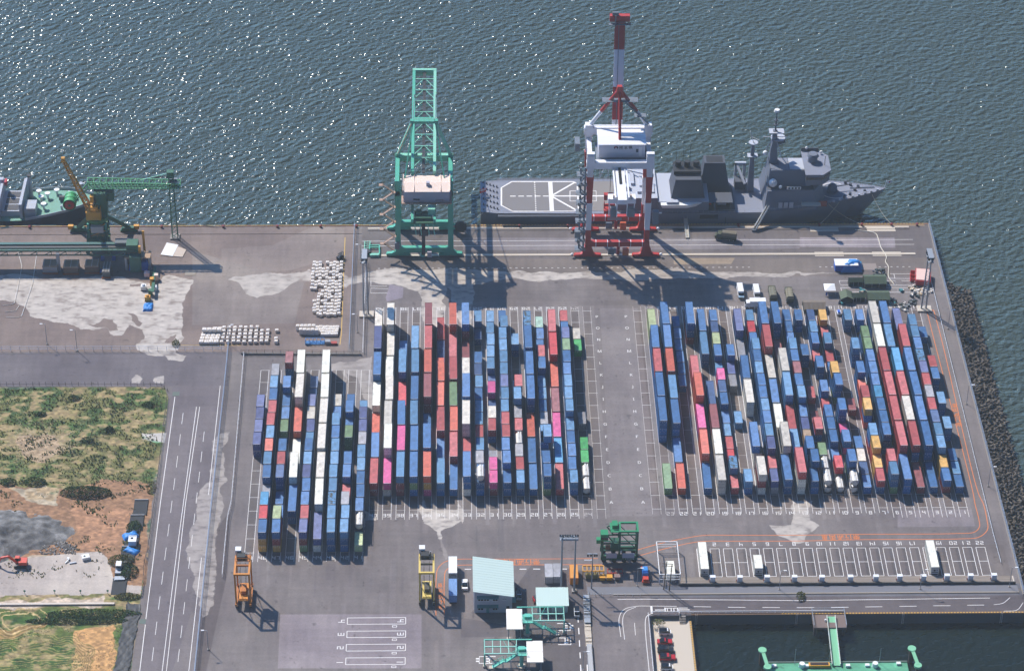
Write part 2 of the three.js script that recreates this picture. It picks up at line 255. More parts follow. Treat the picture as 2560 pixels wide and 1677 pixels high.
  silt([[121.10, -3.44], [127.67, -3.39], [126.13, 4.69], [128.34, 8.20], [124.72, 11.65], [123.97, 15.58], [121.60, 16.54], [116.75, 13.56], [113.77, 7.58], [117.62, 8.11], [120.65, 7.14]], 0.85);
  silt([[-9.28, 1.05], [-6.98, 1.82], [-5.32, 3.84], [-5.45, 5.48], [-8.22, 4.56], [-9.34, 11.99]], 0.9);
  silt([[-14.15, -75.70], [-9.01, -78.68], [-8.28, -49.59], [-9.53, -51.39], [-10.93, -54.29], [-13.67, -66.00], [-17.35, -68.99], [-16.60, -58.68], [-17.06, -51.44], [-17.71, -58.69], [-17.82, -69.74], [-22.10, -70.14], [-22.23, -73.88]], 0.55);
  silt([[-58.80, -34.56], [-56.35, -38.57], [-53.92, -39.91], [-52.88, -3.35], [-53.19, 11.61], [-52.84, 35.61], [-52.86, 42.12], [-54.20, 43.03], [-54.25, 46.71], [-55.52, 48.53], [-57.38, 42.08], [-58.24, 34.62], [-62.15, 20.30], [-62.17, 11.54], [-61.44, 4.12], [-61.02, -3.41], [-61.12, -9.07], [-58.01, -14.18], [-56.94, -22.62], [-57.44, -29.88]], 0.62);
  silt([[-86.61, -85.28], [-72.15, -85.19], [-73.94, -80.07], [-69.90, -78.59], [-70.60, -76.42], [-75.76, -75.73], [-76.90, -79.00], [-82.16, -79.40], [-86.50, -81.62]], 0.85); silt([[-86.56, -65.78], [-84.60, -67.90], [-82.90, -65.76], [-83.79, -63.64], [-86.15, -63.66]], 0.8); silt([[-78.75, -67.50], [-76.50, -68.91], [-76.05, -63.58], [-78.51, -64.66]], 0.8);
  const zi = Z.getImageData(0, 0, GW, GH).data, si = S.getImageData(0, 0, GW, GH).data, out = new Uint8Array(GW * GH * 4), bump = new Uint8Array(GW * GH * 4);
  const fieldX = -74.17, lin = (v) => v;
  for (let j = 0; j < GH; j++) for (let i = 0; i < GW; i++) {
    const x = GX0 + (i + 0.5) / GW * (GX1 - GX0), z = GZ0 + (j + 0.5) / GH * (GZ1 - GZ0), k = (j * GW + i) * 4;
    const wx = (fbm(x / 5, z / 5, 3, 11) - 0.5) * 20, wz = (fbm(x / 5, z / 5, 3, 31) - 0.5) * 20, wi = Math.min(GW - 1, Math.max(0, Math.round(i + wx))), wj = Math.min(GH - 1, Math.max(0, Math.round(j + wz)));
    let m = si[(wj * GW + wi) * 4] / 255;
    const green = zi[k + 2] < zi[k] - 24 && z > -95 && x < -40, gi = green ? Math.min(GW - 1, Math.max(0, Math.round(i + wx * 1.4))) : i, gj = green ? Math.min(GH - 1, Math.max(0, Math.round(j + wz * 1.4))) : j, q = (gj * GW + gi) * 4;
    let r = zi[q], g = zi[q + 1], b = zi[q + 2];
    const n1 = fbm(x / 14, z / 14, 4, 3), n2 = vn(x * 2.6, z * 2.6, 5), n3 = hash(i, j, 8), n4 = vn(x / 1.1, z / 7, 17), n5 = vn(x / 9, z / 0.9, 19);
    if (green) {
      const e = fbm(x / 3.2, z / 2.2, 4, 41), t = fbm(x / 1.1, z / 0.8, 3, 47), d = Math.max(0, Math.min(1, (e - 0.46) * 5)), u = Math.max(0, Math.min(1, (fbm(x / 7, z / 6, 3, 53) - 0.5) * 6));
      const c0 = 0.72 + t * 0.62; r *= c0; g *= c0; b *= c0;
      if (g > r * 0.93) { r = r * (1 - d * 0.75) + 172 * c0 * d * 0.75; g = g * (1 - d * 0.75) + 148 * c0 * d * 0.75; b = b * (1 - d * 0.75) + 112 * c0 * d * 0.75; r *= 1 - 0.4 * u * (1 - d); g *= 1 - 0.18 * u * (1 - d); b *= 1 - 0.35 * u * (1 - d); }
    } else {
      const f = 0.9 + (n1 - 0.5) * 0.3 + (n2 - 0.5) * 0.06 + (n3 - 0.5) * 0.07 + (n4 - 0.5) * 0.07 + (n5 - 0.5) * 0.05 + 0.1; r *= f; g *= f * (1 + (n1 - 0.5) * 0.015); b *= f * (1 - (n1 - 0.5) * 0.03);
      const st = vn(x / 2.3, z / 2.3, 61) * vn(x / 0.7, z / 0.7, 63); if (st > 0.62) { const s = 1 - (st - 0.62) * 0.8; r *= s; g *= s; b *= s; }
    }
    if (m > 0.02) {
      const e = fbm(x / 2.4, z / 1.1, 4, 71), t = fbm(x / 6, z / 6, 3, 77), tr = vn(x * 1.4, z / 3, 79) * 0.5 + vn(x / 4, z * 1.6, 83) * 0.5;
      m *= Math.max(0.3, Math.min(1, 0.78 + (e - 0.34) * 2.2)) * (0.95 + 0.2 * t); m *= 1 - 0.3 * Math.max(0, tr - 0.55) * 2; m = Math.min(1, m);
      const cc = 0.9 + (e - 0.5) * 0.24; r += (214 * cc - r) * m; g += (206 * cc - g) * m; b += (197 * cc - b) * m;
    }
    out[k] = Math.min(255, r); out[k + 1] = Math.min(255, g); out[k + 2] = Math.min(255, b); out[k + 3] = 255;
    const hh = 128 + (n3 - 0.5) * 60 + (n2 - 0.5) * 40; bump[k] = bump[k + 1] = bump[k + 2] = hh; bump[k + 3] = 255;
  }
  groundTex = new THREE.DataTexture(out, GW, GH); groundTex.colorSpace = THREE.SRGBColorSpace; groundTex.magFilter = THREE.LinearFilter; groundTex.minFilter = THREE.LinearMipmapLinearFilter; groundTex.generateMipmaps = true; groundTex.anisotropy = 8; groundTex.needsUpdate = true;
}
const groundMat = new THREE.MeshStandardMaterial({ map: groundTex, roughness: 0.95, color: new THREE.Color().setRGB(0.9, 0.88, 0.87) });
function plan(pts, y, m) { // a level sheet in site coordinates that wears the ground map
  const g = sheet(pts, y), p = g.attributes.position, u = g.attributes.uv;
  for (let i = 0; i < p.count; i++) u.setXY(i, (p.getX(i) - GX0) / (GX1 - GX0), (p.getZ(i) - GZ0) / (GZ1 - GZ0));
  return g;
}
const concrete = mat([150, 142, 134], 0.9), darkConcrete = mat([92, 88, 84], 0.95), paleConcrete = mat([196, 184, 168], 0.9);
{
  const land = [[-230, QZ], [EX, QZ], [EX, BZ], [LX0, BZ], [LX0, 120], [-230, 120]];
  struct('ground', plan(land, 0), groundMat);
  struct('quay_wall', [bx(-230, EX, -9, -0.01, QZ, QZ + 1.5), bx(EX - 1.5, EX, -9, -0.01, QZ + 1.5, BZ), bx(LX1, EX - 1.5, -9, -0.01, BZ - 1.5, BZ), bx(LX0 - 1.5, LX0, -9, -0.01, BZ, 120)], darkConcrete);
  struct('lower_quay', [bx(LX0, LX1, -9, -1.3, BZ - 1.5, 120)], paleConcrete);
}
// ---------------------------------------------------------------- painted markings
const white = mat([232, 228, 224], 0.8), orange = mat([214, 122, 62], 0.8), dimWhite = mat([186, 180, 176], 0.85), yellowPaint = mat([206, 168, 84], 0.8);
const SEG = { 0: 'abcdef', 1: 'bc', 2: 'abged', 3: 'abgcd', 4: 'fgbc', 5: 'afgcd', 6: 'afgedc', 7: 'abc', 8: 'abcdefg', 9: 'abcfgd' };
function digits(str, x, z, h, flip, y = 0.014) { // squared road numerals, centred on x, z
  const w = h * 0.62, t = h * 0.13, gap = w * 1.38, L = [], n = str.length;
  for (let i = 0; i < n; i++) {
    const ox = (i - (n - 1) / 2) * gap;
    for (const s of SEG[str[i]]) {
      const [x0, x1, z0, z1] = { a: [-w / 2, w / 2, -h / 2, -h / 2 + t], d: [-w / 2, w / 2, h / 2 - t, h / 2], g: [-w / 2, w / 2, -t / 2, t / 2], f: [-w / 2, -w / 2 + t, -h / 2, 0], e: [-w / 2, -w / 2 + t, 0, h / 2], b: [w / 2 - t, w / 2, -h / 2, 0], c: [w / 2 - t, w / 2, 0, h / 2] }[s];
      const k = flip ? -1 : 1; L.push(quad(x + k * (ox + x0), x + k * (ox + x1), z + k * z0, z + k * z1, y));
    }
  }
  return L;
}
const font = await new FontLoader().loadAsync('fonts/droid/droid_sans_regular.typeface.json');
const letter = (t, x, z, s, ry = 0) => { const g = new THREE.ShapeGeometry(font.generateShapes(t, s)); g.computeBoundingBox(); const b = g.boundingBox; g.translate(-(b.min.x + b.max.x) / 2, -(b.min.y + b.max.y) / 2, 0).rotateX(-Math.PI / 2); if (ry) g.rotateY(ry); return g.translate(x, 0.014, z); };
{
  const W = [], D = [];
  const block = (x0, z0, z1, n, top, bot, faint) => {
    const L = faint ? D : W;
    L.push(quad(x0 - 0.06, x0 + 0.06, z0, z1), quad(x0 + 2.55, x0 + 2.67, z0, z1));
    if (top) L.push(...digits(String(n), x0 + 1.3, top, 1.5, true));
    if (bot) L.push(...digits(String(n), x0 + 1.3, bot, 1.5, false));
  };
  for (let i = 23; i <= 40; i++) { block(slotB(i), -105.4, 4.4, i, i > 23 ? -104.4 : 0, i > 23 ? 2.4 : 0, i < 25); for (let k = 0; k <= 16; k++) (i < 26 ? W : D).push(quad(slotB(i), slotB(i) + 2.9, -k * BAY - 0.06, -k * BAY + 0.06, 0.016)); }
  for (let i = 41; i <= 49; i++) { block(slotB(i), -70.7, 23.4, i, 0, 21.6); for (let k = -3; k <= 11; k++) (i > 48 ? W : D).push(quad(slotB(i), slotB(i) + 2.9, -k * BAY - 0.06, -k * BAY + 0.06, 0.016)); }
  for (let i = 1; i <= 24; i++) { block(slotC(i), -105.4, i < 7 ? 4.6 : 2.5, i, i < 24 ? -104.4 : 0, i < 24 ? 2.3 : 0, i > 22); for (let k = 0; k <= 16; k++) (i > 23 || k < 2 ? W : D).push(quad(slotC(i), slotC(i) + 2.9, -k * BAY - 0.06, -k * BAY + 0.06, 0.016)); }
  'ABCDEFGHIJKLMNOP'.split('').forEach((c, k) => { const z = -(k + 0.5) * BAY; W.push(letter(c, slotB(23) + 4.6, z, 1.3), letter(c, slotC(24) - 2.6, z, 1.3)); });
  for (let i = 0; i < 22; i++) { // refrigerated park
    const a = 90.35 + i * 4.005, b = a + 2.75, z0 = 18.6, z1 = 31.2;
    W.push(quad(a - 0.08, a + 0.08, z0, z1), quad(b - 0.08, b + 0.08, z0, z1)); for (const z of [z0, (z0 + z1) / 2, z1]) W.push(quad(a, b, z - 0.08, z + 0.08, 0.016));
    if (i && i !== 17) W.push(...digits(String(i + 1), (a + b) / 2 + 0.1, 16.6, 1.55, true));
  }
  for (const y of [601, 612]) W.push(quad(-13.77, y < 605 ? 178.34 : 178.38, -144.93 + (y - 600) * 0.27, -144.93 + (y - 600) * 0.27 + 0.16));
  for (let x = -8; x < 176; x += 2.05) if (x < 120 || x > 142) D.push(quad(x, x + 0.7, -128.08 - 0.2, -128.08 + 0.2));
  for (const [a, b, c, d] of [[345, 1830, 545, 547], [330, 1820, 640, 642]]) W.push();
  const T = (pts) => W.push(ribbon(pts, 0.16));
  T([[149.63, -119.91], [168.80, -119.79], [168.86, -117.15], [149.73, -117.27], [149.63, -119.91]]); T([[167.52, -123.93], [175.22, -123.88], [175.32, -120.99], [167.15, -121.19]]); T([[168.86, -123.92], [168.89, -121.03]]); T([[170.97, -119.78], [175.14, -119.76], [175.25, -116.97], [168.86, -117.15]]); T([[149.64, -115.84], [168.75, -115.72], [168.89, -113.02], [152.82, -113.26]]); T([[149.64, -115.84], [149.82, -113.13]]); T([[168.89, -113.02], [175.01, -112.89], [174.89, -115.54], [168.84, -115.72]]);
  for (const [u, v] of [[0, 0], [0, 1]]) { const z = -117.67 + v * 2.6; }
  W.push(ribbon([[-4.65, -117.57], [-10.21, -117.61], [-10.21, -120.58]], 0.16), ribbon([[-4.59, -113.59], [-10.19, -113.63], [-10.18, -116.47], [-4.30, -116.09]], 0.16));
  // big numbered bays on the concrete pad
  for (const [n, y] of [[4, 1095], [3, 1218], [2, 1342], [1, 1468]]) {
    const q = { 4: [1452, 1997, 1063, 1123], 3: [1448, 1996, 1187, 1247], 2: [1441, 1995, 1311, 1373], 1: [1437, 1992, 1437, 1500] }[n];
    const a = [[q[0], q[2]], [q[1], q[2]], [q[1], q[3]], [q[0], q[3]]];
    const P = { 4: [[-13.39, 48.14], [3.51, 48.29], [3.54, 51.03], [-13.32, 50.87]], 3: [[-13.36, 53.78], [3.54, 53.93], [3.57, 56.64], [-13.28, 56.48]], 2: [[-13.41, 59.35], [3.57, 59.51], [3.60, 62.27], [-13.33, 62.11]], 1: [[-13.37, 64.95], [3.54, 65.11], [3.57, 67.89], [-13.29, 67.72]] }[n];
    const x0 = P[0][0], x1 = P[1][0], z0 = P[0][1], z1 = P[3][1];
    W.push(quad(x0, x1, z0 - 0.1, z0 + 0.1), quad(x0, x1, z1 - 0.1, z1 + 0.1), quad(x0 - 0.1, x0 + 0.1, z0, z1, 0.016), quad(x1 - 0.1, x1 + 0.1, z0, z1, 0.016));
    for (const xx of [x0 - 1.7, x1 - 1.5]) for (const g of digits(String(n), 0, 0, 1.9, false)) W.push(g.rotateY(-Math.PI / 2).translate(xx, 0, (z0 + z1) / 2));
    for (const g of digits('0', 0, 0, 1.4, false)) W.push(g.rotateY(-Math.PI / 2).translate(x1 - 3.2, 0, z1 + 1));
  }
  // west road
  W.push(ribbon([[-71.74, -56.88], [-71.95, -4.40], [-71.77, 48.15]], 0.2), ribbon([[-71.72, 50.43], [-71.59, 72.40]], 0.2), ribbon([[-64.44, -51.61], [-65.17, 18.77], [-65.26, 72.46]], 0.17), ribbon([[-65.68, -55.09], [-65.26, -3.45], [-64.20, 72.47]], 0.001), ribbon([[-63.42, -51.61], [-64.28, -3.44], [-64.05, 72.47]], 0.17));
  W.push(ribbon([[-57.60, -62.61], [-57.56, -7.77]], 0.17), ribbon([[-57.62, 21.31], [-57.72, 72.53]], 0.17));
  for (const L of [[[-68.45, -49.57], [-68.50, 69.82]], [[-61.07, -39.96], [-61.09, 69.89]]]) { const [a, b] = L, n = 11; for (let i = 0; i < n; i++) { const t = (i + 0.1) / n, u = (i + 0.62) / n; W.push(ribbon([[a[0] + (b[0] - a[0]) * t, a[1] + (b[1] - a[1]) * t], [a[0] + (b[0] - a[0]) * u, a[1] + (b[1] - a[1]) * u]], 0.14)); } }
  // basin road
  W.push(ribbon([[65.49, 40.88], [75.21, 40.87], [118.90, 41.87], [175.05, 41.27]], 0.18)); 
  for (const c of [[[87.58, 44.19], [92.67, 44.37]], [[97.60, 44.56], [102.69, 44.69]], [[107.67, 44.74], [112.76, 44.83]], [[117.72, 44.89], [122.82, 44.94]], [[127.78, 44.89], [132.89, 44.89]], [[137.80, 44.79], [142.85, 44.75]], [[147.89, 44.65], [152.92, 44.61]], [[157.87, 44.47], [162.90, 44.47]], [[167.86, 44.33], [172.83, 44.28]]]) W.push(ribbon(c, 0.18));
  W.push(ribbon(smooth([[65.58, 56.91], [65.55, 48.73], [67.13, 45.29], [70.64, 43.94], [75.03, 43.84], [82.59, 44.05]]), 0.17), ribbon(smooth([[66.60, 58.04], [66.64, 48.74], [67.87, 45.99], [70.63, 44.26]]), 0.15), ribbon(smooth([[72.88, 73.80], [73.08, 50.17], [73.68, 48.11], [74.82, 47.21]]), 0.17), ribbon([[69.86, 51.05], [69.85, 56.27]], 0.15), ribbon(smooth([[175.68, 44.21], [178.46, 43.54], [181.02, 41.09]], 12), 0.15), ribbon(smooth([[178.20, 47.01], [182.03, 46.59], [184.48, 43.36]], 12), 0.15));
  W.push(quad(75.17 - 0.3, 75.17 + 0.3, 43.75, 47.21));
  for (const [x, s] of [[790, '\u22a3'], [900, ''], [1005, '']]) { const c = [77.74, 81.17, 84.45][[790, 900, 1005].indexOf(x)], z = 45.56; if (x === 790) W.push(quad(c - 1.6, c + 1.6, z - 0.15, z + 0.15), quad(c + 1.2, c + 1.6, z - 1, z + 1)); if (x === 900) W.push(quad(c - 1.8, c + 0.2, z - 0.9, z - 0.65), quad(c - 1.5, c - 1.25, z - 0.9, z + 0.9), quad(c - 0.4, c - 0.15, z - 0.9, z + 0.9), quad(c + 0.4, c + 1.8, z - 0.9, z - 0.65), quad(c + 0.4, c + 1.8, z + 0.65, z + 0.9), quad(c + 1.55, c + 1.8, z - 0.65, z + 0.65), quad(c + 0.4, c + 0.65, z - 0.65, z + 0.65)); if (x === 1005) W.push(quad(c - 1.9, c + 1.9, z - 0.15, z + 0.15), quad(c - 1.4, c + 1.4, z - 0.9, z - 0.65), quad(c - 1.4, c + 1.4, z + 0.65, z + 0.9)); }
  // gate lanes
  for (const c of [[[20.77, 27.18], [22.67, 27.20]], [[37.02, 27.28], [39.08, 27.30]], [[41.08, 27.27], [43.15, 27.29]], [[49.82, 27.34], [51.15, 27.36]], [[53.57, 48.63], [53.55, 50.69]], [[53.55, 52.96], [53.57, 55.68]], [[55.41, 52.98], [55.42, 55.70]], [[53.56, 58.16], [53.54, 60.85]], [[53.53, 63.30], [53.53, 65.74]], [[53.48, 68.38], [53.48, 73.63]], [[55.37, 68.40], [55.33, 73.65]]]) W.push(ribbon(c, 0.3));
  for (const P of [[[47.42, 51.09], [51.14, 51.12], [51.09, 54.07], [47.63, 54.04]], [[47.52, 57.20], [51.07, 57.23], [51.05, 60.02], [47.43, 59.98]], [[29.39, 64.80], [24.71, 64.75], [24.62, 67.53], [28.58, 67.57]]]) W.push(ribbon(P, 0.3));
  W.push(ribbon([[49.47, 57.22], [49.40, 60.00]], 0.3), ribbon([[27.61, 64.78], [27.55, 67.56]], 0.3));
  for (const [x, z] of [[49.91, 52.57], [51.55, 52.58], [49.87, 58.66], [27.14, 66.19], [24.21, 66.16]]) W.push(quad(x - 0.5, x + 0.5, z - 0.8, z - 0.25), quad(x - 0.5, x + 0.5, z + 0.25, z + 0.8));
  struct('yard_marking', W, white); struct('worn_marking', D, dimWhite);
  // orange lorry lanes
  const O = [];
  O.push(ribbon(smooth([[12.25, 47.33], [12.31, 31.49], [12.84, 26.73], [14.90, 23.87], [18.41, 22.75], [25.42, 22.71], [42.96, 22.77], [60.52, 22.73]], 60), 0.22), ribbon(smooth([[14.67, 46.90], [14.74, 31.51], [15.22, 27.71], [17.12, 25.91], [19.67, 25.36], [25.39, 25.36], [42.88, 25.42], [61.67, 25.39]], 60), 0.22));
  O.push(ribbon(smooth([[72.06, 19.14], [79.97, 15.94], [88.52, 13.41], [93.12, 12.46], [102.81, 12.50], [122.01, 12.61], [139.86, 12.37], [169.07, 12.27], [175.01, 11.68], [177.00, 9.36], [177.44, 5.62], [177.42, -1.45], [177.66, -7.16], [177.15, -85.91], [177.10, -101.18]], 160), 0.24), ribbon(smooth([[72.23, 21.86], [80.44, 18.63], [88.33, 16.01], [92.91, 15.17], [102.57, 15.20], [121.73, 15.27], [139.56, 14.83], [170.32, 14.70], [175.93, 14.06], [179.24, 10.62], [179.89, 5.64], [179.98, -1.43], [179.23, -7.14], [179.68, -84.01], [179.52, -102.13]], 160), 0.24), ribbon([[177.10, -101.95], [179.58, -102.52]], 0.5));
  struct('lane_marking', O, orange);
  struct('tape_line', [ribbon([[-19.79, -147.02], [-19.37, -90.49], [-19.67, -84.55]], 0.25), ribbon([[-69.48, -84.45], [-52.19, -84.34]], 0.2), ribbon([[-72.97, -84.46], [-57.69, -84.50]], 0.2)], yellowPaint);
  struct('lane_lettering', (() => {
    const L = [], glyph = (x, z, a, s, g) => { const c = Math.cos(a), n = Math.sin(a), pt = (u, v) => [x + (u * c - v * n) * s, z + (u * n + v * c) * s]; for (const st of g) L.push(ribbon(st.map(([u, v]) => pt(u, v)), 0.2 * s, 0.02)); };
    const K = [ // the five painted characters, stroke by stroke
      [[[-0.6, -0.8], [0.6, -0.8]], [[-0.5, -0.4], [0.5, -0.4], [0.5, 0.35], [-0.5, 0.35], [-0.5, -0.4]], [[-0.5, 0], [0.5, 0]], [[-0.75, 0.65], [0.75, 0.65]], [[0, -1], [0, 1]]],
      [[[-0.7, -0.85], [0.7, -0.85]], [[-0.6, -0.4], [0.6, -0.4], [0.6, 0.9]], [[-0.6, -0.4], [-0.6, 0.9]], [[0, -0.85], [0, 0.5]], [[-0.3, 0], [-0.3, 0.5], [0.3, 0.5], [0.3, 0]]],
      [[[-0.9, -0.7], [-0.7, -0.5]], [[-0.9, 0], [-0.65, 0], [-0.65, 0.6], [-0.9, 0.9], [0.9, 0.9]], [[-0.3, -0.8], [0.6, -0.8]], [[-0.35, -0.4], [0.6, -0.4], [0.6, 0.6]], [[-0.35, -0.4], [-0.35, 0.6]], [[0.12, -0.8], [0.12, 0.6]], [[-0.35, 0.1], [0.6, 0.1]]],
      [[[-0.4, -0.9], [-0.8, -0.5]], [[-0.4, -0.4], [-0.8, 0.1]], [[-0.6, -0.1], [-0.6, 0.9]], [[-0.1, -0.7], [0.7, -0.7]], [[-0.1, -0.2], [0.85, -0.2]], [[0.45, -0.2], [0.45, 0.8], [0.15, 0.9]]],
      [[[-0.8, -0.6], [0.8, -0.6]], [[-0.4, -0.9], [-0.4, -0.3]], [[0, -0.9], [0, -0.3]], [[0.4, -0.9], [0.4, -0.3]], [[-0.8, 0.1], [-0.8, -0.15], [0.8, -0.15], [0.8, 0.1]], [[-0.5, 0.8], [-0.5, 0.2], [0.5, 0.2], [0.5, 0.8]], [[0, 0], [0, 1]]]];
    const run = (a, b, ang, s) => K.forEach((g, i) => { const t = (i + 0.5) / 5; glyph(a[0] + (b[0] - a[0]) * t, a[1] + (b[1] - a[1]) * t, ang, s, g); });
    run([128.21, 13.75], [140.21, 13.46], Math.PI, 1.25); run([31.45, 24.11], [43.24, 24.12], Math.PI, 1.25); run([178.58, -51.68], [178.44, -39.44], 0, 1.1); run([13.48, 33.15], [13.40, 45.05], 0, 1.0);
    return L;
  })(), orange);
  // crane rails with their pale concrete beams
  struct('crane_rail', [bx(-12, 178, 0.004, 0.02, -136.6, -135.5), bx(-12, 178, 0.004, 0.02, -153.0, -152.2), bx(-12, 178, 0.02, 0.1, -136.12, -136.0), bx(-12, 178, 0.02, 0.1, -152.02, -151.9)].slice(0, 2), paleConcrete);
  struct('rail_track', [bx(-12, 178, 0, 0.11, -135.3, -135.18), bx(-12, 178, 0, 0.11, -151.05, -150.93), bx(-230, -14, 0, 0.1, -149.2, -149.1)], mat([58, 54, 52], 0.6, 0.4));
}
// ---------------------------------------------------------------- shipping containers
const PAINT = { // key: [name, roof/side colour sRGB]
  B: ['blue', [46, 112, 176]], D: ['dark blue', [40, 84, 142]], L: ['light blue', [84, 142, 190]], N: ['indigo', [76, 90, 150]], R: ['faded red', [192, 80, 82]], M: ['maroon', [146, 66, 72]], O: ['orange red', [216, 98, 72]], K: ['bright red', [206, 44, 54]],
  P: ['pink', [224, 84, 154]], G: ['sage green', [118, 152, 104]], E: ['pale lime', [196, 212, 160]], V: ['vivid green', [58, 180, 92]], Y: ['yellow', [226, 176, 84]], S: ['grey', [160, 160, 168]], W: ['white', [240, 234, 224]], C: ['sky blue', [62, 154, 206]], A: ['tan', [198, 168, 138]], H: ['mint', [170, 210, 196]], T: ['steel tank', [214, 208, 200]],
};
const wear = noiseTex(512, 512, (u, v, i, j) => { // chalking and scuffs, multiplies the paint
  const tile = (f, k) => { const a = vn(u * f, v * f, k), b = vn((u - 1) * f, v * f, k), c = vn(u * f, (v - 1) * f, k), d = vn((u - 1) * f, (v - 1) * f, k); return (a * (1 - u) + b * u) * (1 - v) + (c * (1 - u) + d * u) * v; };
  const n = tile(7, 1) * 0.5 + tile(19, 2) * 0.3 + tile(60, 3) * 0.2; let f = 198 + (n - 0.5) * 92 + (hash(i, j, 4) - 0.5) * 12; const sc = tile(26, 5) * tile(70, 6); if (sc > 0.5) f -= (sc - 0.5) * 240; const st = tile(34, 7) * tile(11, 8); if (st > 0.52) f += (st - 0.52) * 130; return [f, f * 0.99, f * 0.975];
});
const rust = noiseTex(256, 256, (u, v, i, j) => { const n = fbm(u * 9, v * 9, 4, 21), m = fbm(u * 30, v * 30, 3, 25); if (n * 0.6 + m * 0.4 > 0.57) return [168, 112, 74]; if (m > 0.58) return [250, 246, 236]; const f = 205 + (m - 0.5) * 80; return [f, f, f]; });
const paintMat = {};
for (const [k, [nm, c]] of Object.entries(PAINT)) {
  paintMat[k] = [0, 1, 2].map((t) => {
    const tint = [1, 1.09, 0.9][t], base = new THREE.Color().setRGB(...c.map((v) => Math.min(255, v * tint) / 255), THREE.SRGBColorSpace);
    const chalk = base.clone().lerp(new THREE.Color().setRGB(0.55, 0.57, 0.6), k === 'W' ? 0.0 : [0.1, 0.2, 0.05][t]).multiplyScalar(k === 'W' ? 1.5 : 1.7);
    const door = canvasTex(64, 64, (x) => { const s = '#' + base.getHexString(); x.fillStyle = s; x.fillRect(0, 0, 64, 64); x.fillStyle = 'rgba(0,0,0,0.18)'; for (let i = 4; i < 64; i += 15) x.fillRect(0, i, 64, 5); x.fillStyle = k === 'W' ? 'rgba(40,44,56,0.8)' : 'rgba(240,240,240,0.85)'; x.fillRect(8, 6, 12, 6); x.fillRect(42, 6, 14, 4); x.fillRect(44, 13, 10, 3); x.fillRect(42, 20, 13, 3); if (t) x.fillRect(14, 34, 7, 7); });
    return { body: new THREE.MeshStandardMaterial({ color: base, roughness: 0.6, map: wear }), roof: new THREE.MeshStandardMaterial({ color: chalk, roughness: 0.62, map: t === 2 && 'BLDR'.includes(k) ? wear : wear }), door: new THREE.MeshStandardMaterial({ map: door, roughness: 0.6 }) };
  });
}
const rustRoof = new THREE.MeshStandardMaterial({ color: col([110, 165, 214]), map: rust, roughness: 0.7 });
const castMat = mat([206, 204, 200], 0.6), rodMat = mat([120, 122, 126], 0.5, 0.3), tankMat = mat([226, 220, 212], 0.45), frameMat = mat([70, 74, 84], 0.6);
const boxGeo = {};
